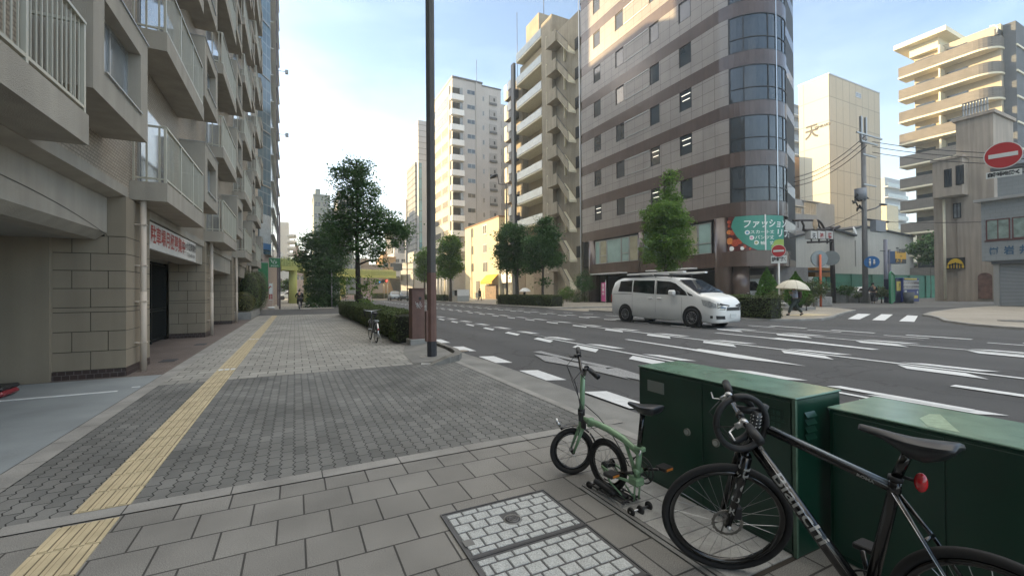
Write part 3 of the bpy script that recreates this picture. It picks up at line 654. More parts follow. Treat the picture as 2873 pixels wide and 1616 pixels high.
MB().prism([pathpt(5.06, RR+0.02), pathpt(5.16, RR+0.02), pathpt(5.16, RR+0.005), pathpt(5.06, RR+0.005)], 7.7, 42).build('steel_mullion', M_STEEL, brn)
MB().tube([(32.95, 45.75, 0.4), (32.95, 45.75, 40)], 0.07, 10).build('downpipe', M_WHITE, brn)
# first floor: windows, columns, parapet
par = footprint(RR+0.12); par[0] = (32.88, 43.78); par = par[:-2]+[(52, 43.78)]
par = [p for p in par if not (abs(p[0]-52) < 0.01 and p[1] > 44)]+[]
MB().prism([(32.88, 43.78)]+[arcp(PI+math.radians(170)*i/26, RR+0.12) for i in range(27)]+[(52, 30), (52, 43.78)], 3.44, 4.72).build('parapet', M_BRN, brn)
M_TEALG = pm('pale_shop_glass', (0.30, 0.42, 0.39), 0.08, var=0.25, vs=0.5, spec=0.9)
M_TANG = pm('tan_blind_glass', (0.36, 0.34, 0.24), 0.1, var=0.3, vs=0.7, spec=0.9)
for (y0, y1, mt) in ((42.1, 42.95, M_TEALG), (40.8, 42.05, M_TANG), (38.25, 40.75, M_TEALG), (36.95, 38.2, M_TEALG), (35.55, 36.9, M_TANG), (32.9, 34.6, M_TEALG), (30.2, 32.85, M_TEALG), (27.8, 30.15, M_TANG), (26.35, 27.75, M_TEALG)):
    winX(brn, 33.16, y0, y1, 4.74, 7.5, M_ALU, mt, fw=0.07, mull=0)
for (y0, y1) in ((40.8, 42.05), (36.95, 38.2), (27.8, 30.15), (26.35, 27.75)): MB().box(33.08, 33.16, y0, y1, 5.65, 5.73).build('transom', M_ALU, brn)
for (y, r) in ((43.75, 0.72), (35.05, 0.42), (25.5, 0.72)):
    MB().cyl((33.25 if r < 0.6 else 33.55, y), r, 0.08 if r > 0.6 else 3.4, 7.69, 24).build('column', M_BRN, brn)
MB().cyl((34.3, 24.4), 0.7, 0.08, 3.44, 24).build('column', M_BRN, brn)
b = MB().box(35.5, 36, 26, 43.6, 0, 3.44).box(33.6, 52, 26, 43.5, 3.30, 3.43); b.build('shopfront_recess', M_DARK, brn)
MB().box(36.8, 41.5, 22.9, 23.1, 0.05, 3.43).build('concrete_wall', pm('grey_wall', (0.17, 0.165, 0.16), 0.85, var=0.1, streak=0.1), brn)
for y0, y1 in ((37.0, 42.45), (27.7, 29.9), (31.3, 33.2)):
    MB().box(31.9, 32.9, y0, y1, 3.40, 3.52).build('awning', M_WHITE, brn)
# ---- curved green shop sign
sgn = thing('curved_shop_sign', 'curved teal shop sign with white Japanese letters and red thread spools', 'sign', (33.5, 23.0, 4.75))
RS = RR+0.03
def cyl_sz(px, py):
    """where the line of sight through a photograph point meets the rounded corner: (arc length, height)"""
    d = ray(px, py); ox, oy = -CX, -CY; A = d.x**2+d.y**2; B = 2*(ox*d.x+oy*d.y); Cc = ox*ox+oy*oy-RS*RS; D_ = B*B-4*A*Cc
    if D_ < 0: D_ = 0
    t = (-B-math.sqrt(D_))/(2*A); p = CAMP+d*t; th = math.atan2(p.y-CY, p.x-CX)
    if th < 0: th += 2*PI
    return ((th-PI)*RR, p.z)
def onarc(s, z, r): x, y = arcp(PI+s/RR, r); return (x, y, z)
def arcpatch(b, outline, r, mi=0, res=0.22):
    """flat outline in (arc length, z) bent round the corner; cut into vertical strips"""
    ss = sorted(set([round(s, 4) for s, z in outline])); s0, s1 = ss[0], ss[-1]; k = max(1, int((s1-s0)/res)); cuts = sorted(set(ss+[s0+(s1-s0)*i/k for i in range(k+1)]))
    def spans(s):
        zs = []
        for i in range(len(outline)):
            (a, za), (c, zc) = outline[i], outline[(i+1) % len(outline)]
            if (a-s)*(c-s) < 0: zs.append(za+(zc-za)*(s-a)/(c-a))
        return sorted(zs)
    for i in range(len(cuts)-1):
        a, c = cuts[i], cuts[i+1]
        if c-a < 1e-4: continue
        za = spans(a+1e-5*(c-a)+1e-6); zc = spans(c-1e-6)
        for j in range(0, min(len(za), len(zc))-1, 2):
            b.quad(onarc(a, za[j], r), onarc(c, zc[j], r), onarc(c, zc[j+1], r), onarc(a, za[j+1], r), mi)
def CZ(x, y): return (1640+x/4.025, 600+y/4.025)
M_TEAL = pm('sign_teal', (0.06, 0.27, 0.21), 0.35, var=0.05); M_LIME = pm('sign_lime', (0.33, 0.45, 0.10), 0.35, var=0.05); M_LT = pm('sign_white', (0.80, 0.83, 0.80), 0.4, var=0)
M_PHOTO = pm('sign_photo_dark', (0.09, 0.02, 0.02), 0.35, var=0.5, vs=6); M_SPOOL = pm('spool_red', (0.42, 0.07, 0.035), 0.35, var=0.3, vs=9); M_SPOOL2 = pm('spool_orange', (0.62, 0.22, 0.07), 0.35, var=0.2, vs=9)
SL, SRT = 1.02, 4.75
z0s, z1s = 4.74, 7.66
b = MB(); nseg = 24
for i in range(nseg):
    a = SL+(SRT+1.0-SL)*i/nseg; c = SL+(SRT+1.0-SL)*(i+1)/nseg; p = [arcp(PI+a/RR, RS-0.005), arcp(PI+c/RR, RS-0.005), arcp(PI+c/RR, RR-0.12), arcp(PI+a/RR, RR-0.12)]; b.prism(p, z0s, z1s)
b.build('panel', M_PHOTO, sgn)
t_ = [cyl_sz(*CZ(x, y)) for x, y in ((1700, 40), (1670, 90), (1655, 150), (1680, 200), (1720, 260), (1790, 330), (1880, 380), (1960, 402))]
ol = [(t_[0][0], z1s-0.01)]+[(s, max(min(z, z1s-0.02), z0s+0.02)) for s, z in t_[1:-1]]+[(t_[-1][0], z0s+0.01), (SRT+1, z0s+0.01), (SRT+1, z1s-0.01)]
b = MB(); arcpatch(b, ol, RS+0.004); b.build('teal_field', M_TEAL, sgn)
lm_ = [cyl_sz(*CZ(x, y)) for x, y in ((2080, 400), (2150, 300), (2200, 285))]
b = MB(); arcpatch(b, [(lm_[0][0], z0s+0.01), (SRT+1, z0s+0.01), (SRT+1, lm_[2][1]), (lm_[2][0], lm_[2][1]), (lm_[1][0], lm_[1][1])], RS+0.008); b.build('lime_field', M_LIME, sgn)
def arctext(txt, px0, px1, ytop, ybot, mat, name='lettering', bold=0.01, slant=0.0):
    """text filling the box between two photograph columns, bent round the corner"""
    (s0, za), (s1, zb) = cyl_sz(*CZ(px0, ytop)), cyl_sz(*CZ(px1, ytop)); _, z2 = cyl_sz(*CZ(px0, ybot)); me = textmesh(txt, 1.0, bold)
    xs = [v.co.x for v in me.vertices]; ys = [v.co.y for v in me.vertices]; x0, x1, y0, y1 = min(xs), max(xs), min(ys), max(ys); b = MB()
    zt, zl = (za+zb)/2, z2+((zb-za)/2)
    n = len(b.v); vs = []
    for v in me.vertices:
        u = (v.co.x-x0)/(x1-x0); q = (v.co.y-y0)/(y1-y0); vs.append(onarc(s0+(s1-s0)*u+slant*q, zl+(zt-zl)*q, RS+0.014))
    b._add(vs, [tuple(p.vertices) for p in me.polygons]); return b.build(name, mat, sgn)
arctext('ファッション', 1790, 2265, 75, 165, M_LT, slant=0.08, bold=0.02)
arctext('リフォ', 2175, 2345, 185, 272, M_LT, slant=0.06, bold=0.02)
arctext('スカート丈', 1872, 2140, 185, 225, M_LT); arctext('パンツ丈', 1925, 2138, 245, 287, M_LT); arctext('袖　丈', 1985, 2135, 308, 348, M_LT)
def arcdot(px, py, r, mat, rr=0.02, name='dot'):
    s, z = cyl_sz(*CZ(px, py)); b = MB(); arcpatch(b, [(s+r*math.cos(a), z+r*math.sin(a)) for a in [2*PI*(i+0.5)/14 for i in range(14)]], RS+rr, res=0.1); b.build(name, mat, sgn)
M_DB = pm('dot_blue', (0.16, 0.35, 0.5), 0.4, var=0); M_DP = pm('dot_pink', (0.6, 0.35, 0.45), 0.4, var=0); M_DY = pm('dot_olive', (0.4, 0.42, 0.2), 0.4, var=0)
for (x, y, m_) in ((1838, 212, M_DB), (1887, 270, M_DP), (1940, 325, M_DY)): arcdot(x, y, 0.19, M_LT, 0.012, 'ring'); arcdot(x, y, 0.12, m_, 0.018)
for (x, y, r, m_) in ((1632, 95, 0.16, M_SPOOL), (1632, 210, 0.2, M_SPOOL2), (1668, 215, 0.22, M_SPOOL), (1640, 310, 0.28, M_SPOOL2), (1700, 330, 0.3, M_SPOOL), (1750, 310, 0.25, M_SPOOL), (1780, 390, 0.16, M_LT), (1660, 395, 0.2, M_LT), (1810, 370, 0.14, M_SPOOL), (1870, 395, 0.1, M_SPOOL), (1630, 140, 0.12, M_SPOOL)): arcdot(x, y, r, m_, 0.002, 'thread_spool')
b = MB(); s_, zz0 = cyl_sz(*CZ(2038, 10)); b.prism([arcp(PI+(s_-0.05)/RR, RS+0.05), arcp(PI+(s_+0.05)/RR, RS+0.05), arcp(PI+(s_+0.05)/RR, RS+0.02), arcp(PI+(s_-0.05)/RR, RS+0.02)], z0s, z1s+0.05); b.build('white_strip', M_WHITE, sgn)
# ================================================================ GLASS TOWER (left, beyond the cross street)
M_BG = brickm('blue_curtain_wall', (0.07, 0.12, 0.16), (0.10, 0.17, 0.21), (0.20, 0.25, 0.27), 0.9, 1.1, 0.05, axes='HZ', offset=0, var=0.3, vs=0.25, rough=0.08, bump=0.02, spec=1.0)
gt = thing('glass_tower', 'tall dark blue glass tower beyond the side street with white fins and lamps', 'building', (-3, 50, 0))
GP = [(-3.0, 46.0), (-2.05, 48.0), (-2.05, 69), (-18, 69), (-18, 46.0)]
MB().prism(GP, 5.2, 54).build('curtain_wall', M_BG, gt)
MB().prism([(-2.7, 46.0), (-2.3, 49.4), (-2.2, 69), (-18, 69), (-18, 46.0)], 0, 5.2).build('base_wall', pm('pinkish_stone', (0.33, 0.27, 0.24), 0.7, var=0.08), gt)
for k in range(18):
    z = 7.2+k*2.6; MB().box(-2.05, -1.80, 48.1, 68.9, z, z+0.07).build('fin', M_WHITE, gt)
for k in range(9):
    z = 6.4+k*5.2; MB().slab([(-3.0, 45.95, z), (-2.03, 47.95, z), (-2.03, 47.95, z+0.12), (-3.0, 45.95, z+0.12)], (0.03, -0.015, 0)).build('mullion', M_ALU, gt)
MB().box(-1.86, -1.70, 57.0, 57.2, 0, 54).build('corner_post', pm('purple_grey_steel', (0.16, 0.14, 0.16), 0.5, 0.3, var=0.05), gt)
for z in (36.6, 27.4, 20.0):
    l_ = MB().tube([(-1.8, 57, z), (-0.9, 57, z+0.06)], 0.04, 8).build('bracket_lamp', M_STEEL, gt); MB().box(-0.95, -0.6, 56.8, 57.2, z-0.18, z+0.22).build('lamp_head', M_ALU, l_)
bw = MB().slab([(-2.95, 45.97, 5.6), (-2.12, 47.7, 5.6), (-2.12, 47.7, 8.9), (-2.95, 45.97, 8.9)], (0.05, -0.024, 0)); o_ = bw.build('window_poster', pm('poster_pale', (0.42, 0.45, 0.46), 0.4, var=0.15, vs=4), gt)
for z in (8.3, 7.4, 6.7): wtext(o_, '英会話 教室', 0.42, (-2.50, 46.82, z), (0.43, 0.9, 0), M_BG if False else M_INK, sx=0.7)
MB().slab([(-2.93, 45.97, 5.62), (-2.12, 47.66, 5.62), (-2.12, 47.66, 6.2), (-2.93, 45.97, 6.2)], (0.06, -0.03, 0)).build('blue_band', pm('band_blue', (0.06, 0.16, 0.32), 0.4, var=0), o_)
# green tea shop banner and blade sign
M_GRN = pm('banner_green', (0.035, 0.20, 0.075), 0.5, var=0.10)
gs = thing('green_shop_banner', 'large green banner with a white teapot emblem beside the trimmed bushes', 'sign', (-3.0, 44.2, 2.7))
YG = 44.0
p0, p1, p2, p3 = atY(698.6, 736.6, YG), atY(752, 738, YG), atY(752, 800, YG), atY(698.6, 786, YG)
MB().box(p0.x, p1.x, YG, YG+0.08, p2.z-0.6, p0.z).build('panel', M_GRN, gs)
MB().box(p0.x-0.05, p1.x+0.05, YG+0.01, YG+0.12, p0.z, p0.z+0.06).build('top_bar', M_ALU, gs)
def teapot(parent, c, s, mat, y):
    """line emblem: round pot with a spout, a handle and a cup"""
    b = MB(); q = lambda a, z: (c[0]+a*s, y, c[1]+z*s)
    b.tube([q(0.46*math.cos(a), 0.46*math.sin(a)) for a in [math.radians(v) for v in range(-60, 241, 15)]], 0.045*s, 6, squash=0.3)
    b.tube([q(-0.38, -0.2), q(-0.62, 0.1), q(-0.66, 0.42), q(-0.80, 0.5)], 0.05*s, 6); b.tube([q(-0.22, 0.12), q(-0.2, -0.42), q(0.2, -0.42), q(0.22, 0.12), q(-0.22, 0.12)], 0.04*s, 6)
    b.tube([q(0.24, 0.02), q(0.36, -0.02), q(0.34, -0.2), q(0.22, -0.26)], 0.035*s, 6); b.tube([q(-0.05, 0.46), q(0, 0.1)], 0.035*s, 6); b.build('emblem', mat, parent)
cc = atY(722, 768, YG); teapot(gs, (cc.x, cc.z), 0.62, M_LT, YG-0.02)
bs = thing('green_blade_sign', 'small green hanging shop sign with a white teapot emblem on a lamp post', 'sign', (-1.7, 46, 4))
p0, p1 = atY(754.5, 724, 46), atY(786, 750.5, 46)
MB().box(p0.x, p1.x, 46, 46.12, p1.z, p0.z).build('panel', M_GRN, bs); MB().box(p0.x-0.03, p1.x+0.03, 46.02, 46.10, p0.z, p0.z+0.04).build('rim', M_ALU, bs)
cc = (p0+p1)/2; teapot(bs, (cc.x, cc.z+0.08), 0.42, M_LT, 45.985); wtext(bs, '伊右衛門', 0.16, (cc.x, 45.985, p1.z+0.13), (1, 0, 0), M_LT)
MB().cyl((p1.x-0.05, 46.3), 0.08, 0, 9, 10).build('post', pm('purple_grey_steel', (0.16, 0.14, 0.16)), bs)
nb = thing('red_white_banner', 'slim white banner with bold red letters on the pavement at the tower foot', 'banner', (-1.9, 47.5, 0))
p0, p1 = atY(755, 795, 47), atY(764, 842, 47)
MB().box(p0.x, p1.x, 47, 47.03, p1.z, p0.z).build('cloth', M_LT, nb); wtext(nb, 'ヘ', 0.55, ((p0.x+p1.x)/2, 46.98, p0.z-0.45), (1, 0, 0), M_RED, bold=0.03, sx=0.7); wtext(nb, '日', 0.5, ((p0.x+p1.x)/2, 46.98, p0.z-1.3), (1, 0, 0), M_RED, bold=0.03, sx=0.7)
MB().cyl((p1.x+0.05, 47.02), 0.02, 0.1, p0.z+0.1, 6).build('pole', M_WHITE, nb); MB().ball((p1.x-0.1, 46.9, 0.12), 0.35, 0.25, 0.13).build('base', M_WHITE, nb)

# unseen blocks added to cast shade on the street and facades
M_BLK = pm('block_beige', (0.40, 0.36, 0.30), 0.8, var=0.05)
for (x0, x1, y0, y1, h, lab) in ((-18, -3.2, 74, 86, 45.5, 'beige block next beyond the glass tower on the left side'), (-7, -3.6, 88, 107, 57, 'taller beige block beyond the glass tower and its neighbour'),
        (53, 66, 86, 108, 44, 'plain block behind the concrete apartments and granite office'), (56, 64, 50, 66, 37, 'plain block directly behind the granite office'), (56, 64, 67, 84, 31, 'lower plain block behind the granite office')):
    t = thing('shade_block', lab, 'building', ((x0+x1)/2, y0, 0)); MB().box(x0, x1, y0, y1, 0, h).build('wall', M_BLK, t); MB().box(x0-0.2, x1+0.2, y0-0.2, y1+0.2, h, h+0.4).build('roof', M_BLK, t)
# ================================================================ MID-DISTANCE BUILDINGS, RIGHT SIDE OF THE STREET
M_CON2 = pm('weathered_concrete', (0.38, 0.33, 0.25), 0.85, var=0.12, vs=0.6, streak=0.16)
M_BEI2 = pm('beige_render', (0.50, 0.41, 0.28), 0.85, var=0.07, vs=0.5, streak=0.06)
M_CREAM = pm('sun_bright_cream', (0.78, 0.72, 0.54), 0.7, var=0.05)  # cream made brighter so unlit slab edges look sunlit
M_BALG = pm('balcony_glass_sheet', (0.34, 0.40, 0.40), 0.15, var=0.12, vs=1.2, spec=0.7)
M_GREYD = pm('dark_grey_metal', (0.085, 0.09, 0.095), 0.5, 0.2, var=0.05)
cb = thing('concrete_apartment_building', 'raw concrete apartment building with glass balconies and a zigzag outside staircase', 'building', (33, 55, 0))
# pier and walls
MB().box(33, 45, 52.4, 55.3, 0, 41.2).box(33.6, 45, 46.6, 52.4, 0, 38.5).build('stair_tower', M_CON2, cb)
MB().box(35.4, 45, 55.3, 64.0, 5.5, 40).box(34.0, 45, 55.3, 64.0, 36.0, 39.0).build('back_wall', M_BEI2, cb)
MB().box(34.4, 45, 64.0, 68.5, 0, 38).build('side_wall', M_CON2, cb)
MB().box(33, 38, 56, 60, 40, 43.5).build('roof_house', M_CON2, cb)
MB().tube([(34.5, 57, 43.5), (34.5, 57, 53)], 0.05, 5).build('lightning_rod', M_GREYD, cb); MB().tube([(34, 65, 38), (34, 65, 49)], 0.05, 5).build('lightning_rod', M_GREYD, cb)
first = None
for k in range(8):
    z = 11.8+3.95*k
    if z > 40: break
    if first is None:
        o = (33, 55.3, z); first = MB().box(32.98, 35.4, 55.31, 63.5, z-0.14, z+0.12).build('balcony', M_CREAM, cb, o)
        MB().box(32.95, 33.0, 55.35, 63.45, z+0.15, z+1.35).build('glass_panel', M_BALG, first)
        MB().box(33.0, 33.06, 55.31, 63.5, z-0.10, z+0.10).build('edge_trim', M_CREAM, first) if False else None
        MB().box(34.9, 35.3, 57.3, 58.3, z+2.9, z+3.3).build('ceiling_unit', M_GREYD, first)
    else: cp(first, cb, (33, 55.3, z))
b = MB(); b.box(32.9, 33.2, 55.31, 63.5, 7.85, 8.05)
for k in range(9): y = 55.5+k; b.box(32.95, 33.0, y-0.03, y+0.03, 8.05, 9.25)
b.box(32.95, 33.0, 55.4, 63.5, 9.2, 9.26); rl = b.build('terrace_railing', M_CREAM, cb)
MB().box(32.3, 32.36, 55.6, 63.4, 8.1, 9.1).build('glass_panel', pm('clear_dull_glass', (0.16, 0.17, 0.14), 0.2, var=0.2), rl)
MB().box(33.1, 45, 55.3, 66, 0.1, 7.85).build('base_storey', M_BEI2, cb)
for (y0, y1, z0, z1) in ((56.3, 58.3, 0.1, 6.2), (61, 64, 0.1, 5.0)): MB().box(33.04, 33.12, y0, y1, z0, z1).build('wall_panel', pm('tan_panel', (0.36, 0.28, 0.19), 0.8, var=0.06), cb)
MB().box(32.7, 33.1, 63.9, 64.9, 0.1, 39.6).build('dark_fin', M_GREYD, cb)
st0 = None
for k in range(9):
    z = 4.55+3.95*k   # landing level
    if z+1 > 40: break
    if st0 is None:
        o = (33, 50, z)
        b = MB(); b.box(32.0, 33.6, 49.9, 52.35, z-0.35, z-0.1); b.box(32.0, 32.12, 49.9, 52.35, z-0.0999, z+1.25); b.box(32.1201, 33.6, 52.2, 52.35, z-0.0999, z+1.25)
        st0 = b.build('stair_landing', M_CON2, cb, o)
        MB().box(32.0, 32.12, 52.35, 52.42, z-0.5, z+1.5).build('painted_lit_edge', M_CREAM, st0)  # bright cream strip stands for sunlight on the landing edge
        b = MB(); y0, y1, za, zb = 49.9, 47.3, z-0.1, z-2.95
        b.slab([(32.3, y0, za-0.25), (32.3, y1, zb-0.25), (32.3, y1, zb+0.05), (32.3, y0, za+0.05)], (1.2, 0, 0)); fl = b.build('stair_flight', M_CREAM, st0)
        b = MB(); b.slab([(32.2, y0, za-0.05), (32.2, y1, zb-0.05), (32.2, y1, zb+0.95), (32.2, y0, za+0.95)], (0.08, 0, 0)); b.build('stair_parapet', M_CON2, fl)
        b = MB(); b.tube([(32.2, y0, za+1.15), (32.2, y1, zb+1.15)], 0.04, 6); b.build('handrail', M_GREYD, fl)
        MB().box(33.5, 33.62, 46.7, 47.5, z-2.6, z-1.1).build('window', M_DARK, st0)
        MB().box(33.3, 33.6, 49.75, 49.9, z-2.9, z-0.4).build('painted_lit_strip', M_CREAM, st0)  # cream colour stands for light beside the flight
    else: cp(st0, cb, (33, 50, z))
sb0 = None
for k in range(8):
    z = 9.5+3.6*k
    if sb0 is None:
        o = (33, 66.5, z); sb0 = MB().box(32.9, 34.4, 65.4, 67.9, z, z+1.35).build('small_balcony', M_GREYD, cb, o)
        MB().box(32.85, 32.9, 66.9, 67.9, z+0.2, z+2.6).build('painted_lit_edge', M_CREAM, sb0); MB().box(32.8, 32.9, 65.3, 66.4, z+1.3, z+2.7).build('white_panel', M_WHITE, sb0)  # edge strip is bright cream in place of sunlight
    else: cp(sb0, cb, (33, 66.5, z))
# ---- white gabled shop house, sunlit
yh = thing('pale_corner_house', 'low cream three storey house with a yellow awning at the far footpath', 'building', (33, 80, 0))
M_CRM = pm('cream_wall', (0.60, 0.55, 0.40), 0.8, var=0.06, vs=0.5, streak=0.08)
MB().box(33, 45, 70.8, 88.2, 0, 15.0).build('wall', M_CRM, yh); MB().box(32.9, 45, 70.7, 88.3, 15.0, 15.25).build('roof', pm('rust_edge', (0.22, 0.13, 0.08), 0.8), yh)
for (a, bq) in (((617, 462), (652, 530)), ((620, 625), (655, 690)), ((618, 772), (660, 855))):
    p0 = atX(1150+a[0]/3.018, 480+a[1]/3.018, 33); p1 = atX(1150+bq[0]/3.018, 480+bq[1]/3.018, 33); winX(yh, 33, p1.y, p0.y, p1.z, p0.z, M_ALU, M_GLASSP, fw=0.12)
for (a, bq) in (((517, 492), (537, 560)), ((519, 640), (538, 705)), ((519, 787), (540, 850))):
    p0 = atX(1150+a[0]/3.018, 480+a[1]/3.018, 33); p1 = atX(1150+bq[0]/3.018, 480+bq[1]/3.018, 33); winX(yh, 33, p1.y, p0.y, p1.z, p0.z, M_FRAMED, M_DARK, fw=0.10, mull=0)
MB().tube([(32.9, 84.2, 0), (32.9, 84.2, 14.8)], 0.07, 6).build('downpipe', M_CREAM, yh)
for (a, bq) in (((562, 932), (592, 1060)), ((648, 925), (675, 1060))):
    p0 = atX(1150+a[0]/3.018, 480+a[1]/3.018, 33); p1 = atX(1150+bq[0]/3.018, 480+bq[1]/3.018, 33); MB().box(32.93, 33.0, p1.y, p0.y, 0.1, p0.z).build('door', M_GREYD, yh)
p0, p1 = atX(1377, 775, 32.2), atX(1419, 800, 32.2)
aw = MB().slab([(32.98, 71.2, 4.6), (32.98, 76.6, 4.6), (31.7, 76.6, 3.3), (31.7, 71.2, 3.3)], (0, 0, 0.06)); aw.slab([(31.7, 71.2, 3.3), (31.7, 76.6, 3.3), (31.7, 76.6, 2.9), (31.7, 71.2, 2.9)], (0.04, 0, 0)); aw.build('awning', pm('yellow_canvas', (0.62, 0.36, 0.02), 0.7, var=0.06), yh)
MB().box(32.6, 32.99, 71.4, 76.4, 0.1, 2.7).build('shop_window', pm('brown_shopfront', (0.16, 0.10, 0.06), 0.5, var=0.4, vs=2), yh)
# link building between house and concrete block
lk = thing('shuttered_link_building', 'narrow white and brown shop between the cream house and the concrete apartments', 'building', (34, 69, 0))
MB().box(34.5, 45, 68.6, 70.6, 0, 11).build('wall', M_CON2, lk); MB().box(33.2, 34.4, 66.2, 70.5, 3.0, 5.6).build('signboard', M_WHITE, lk); MB().box(33.6, 34.4, 66.2, 70.5, 0.1, 3.0).build('shopfront', M_GLASSP, lk)
# ---- pale grey residential tower
tw = thing('grey_residential_tower', 'pale grey high-rise with stacked white corner balconies behind the cream house', 'building', (34, 99, 0))
M_TWR = pm('pale_grey_render', (0.43, 0.42, 0.41), 0.8, var=0.05, vs=0.3, streak=0.07); M_TWL = pm('sunlit_grey_render', (0.58, 0.54, 0.44), 0.8, var=0.05, vs=0.3)  # side render warmer and lighter: sunlight on that face put into colour
MB().box(34, 41.6, 98.8, 114, 0, 53.0).box(41.6, 47.0, 99.1, 114, 0, 52.6).box(47.0, 52, 103, 114, 0, 51).build('wall', M_TWR, tw)
MB().box(33.7, 34, 100.5, 113, 0, 51.6).build('side_wall', M_TWL, tw)
MB().box(33.9, 41.8, 98.6, 114.1, 53, 53.4).build('roof_edge', M_GREYD, tw)
MB().box(41.6, 47.1, 99.0, 114.1, 52.6, 52.9).build('roof_edge', M_GREYD, tw)
MB().box(40.0, 40.35, 98.55, 98.8, 0, 53).build('rib', M_TWR, tw)
MB().tube([(41.2, 101, 53), (41.2, 101, 60)], 0.06, 5).build('antenna', M_GREYD, tw)
bc0 = None
for k in range(12):
    z = 47.4-3.62*k
    winY(tw, 98.8, 37.75, 39.8, z+2.35, z+3.45); winY(tw, 99.1, 41.9, 42.45, z+1.5, z+2.7, mull=0, pmat=M_GLASSP)
    if bc0 is None:
        o = (34, 98.8, z); bc0 = MB().box(33.3, 36.5, 97.5, 98.8, z-0.1, z+1.25).build('corner_balcony', M_WHITE, tw, o)
        MB().box(33.9, 36.4, 98.6, 98.79, z+1.25, z+3.2).build('dark_opening', M_DARK, bc0); MB().box(35.6, 36.3, 97.9, 98.59, z+1.25, z+3.1).build('glass_screen', M_GLASSP, bc0)
        MB().box(43.8, 45.8, 98.95, 99.1, z+1.0, z+3.3).build('alcove', pm('alcove_grey', (0.30, 0.30, 0.30)), bc0); MB().box(43.75, 45.85, 98.85, 98.95, z+0.95, z+1.5).build('alcove_louvre', M_GREYD, bc0); MB().box(44.9, 45.3, 98.9, 98.95, z+1.9, z+2.7).build('alcove_window', M_DARK, bc0)
        MB().box(47.4, 48.9, 102.9, 103, z+0.9, z+2.6).build('window', M_GLASS, bc0)
    else: cp(bc0, tw, (34, 98.8, z))
    for y0, y1 in ((101.6, 106.2), (107.2, 112.3)):
        if k == 0 or k == 1: continue
        winX(tw, 33.68, y0, y1, z+0.2, z+2.0, M_CREAM, M_DARK, name='wall_opening', fw=0.12, mull=0)
    if k < 2: winX(tw, 33.68, 101.6, 112.4, z+0.0, z+2.2, M_CREAM, M_GLASSP, name='wall_opening', fw=0.12, mull=3)
# ---- slim tower with a blue-green glass strip
bt = thing('slim_glass_strip_tower', 'slim grey tower with a vertical blue-green glass strip behind the tall pole', 'building', (33, 128, 0))
p0 = atY(1173, 337, 127); p1 = atY(1250, 337, 127)
MB().box(p0.x, p1.x+3, 127, 145, 0, p0.z).build('wall', pm('cool_grey_panels', (0.37, 0.38, 0.40), 0.6, var=0.06, vs=0.2), bt)
for k in range(7): z = p0.z-1.4-k*1.75; MB().box(p0.x-0.05, p1.x+3.0, 126.95, 127, z, z+0.12).build('panel_joint', M_GREYD, bt)
a, c = atY(1174.5, 457, 126.9), atY(1184.5, 700, 126.9)
MB().box(a.x, c.x, 126.8, 127, c.z, a.z).build('glass_strip', brickm('strip_glass', (0.05, 0.18, 0.25), (0.08, 0.26, 0.32), (0.04, 0.08, 0.09), 3, 3.2, 0.1, axes='XZ', offset=0, rough=0.1, var=0.3, vs=0.2, spec=1), bt)
MB().box(p0.x-0.5, p0.x-0.02, 129, 140, 0, p0.z-12).build('side_bay', brickm('side_bay_bands', (0.30, 0.31, 0.31), (0.26, 0.27, 0.28), (0.13, 0.14, 0.15), 6, 1.8, 0.25, axes='YZ', offset=0), bt)
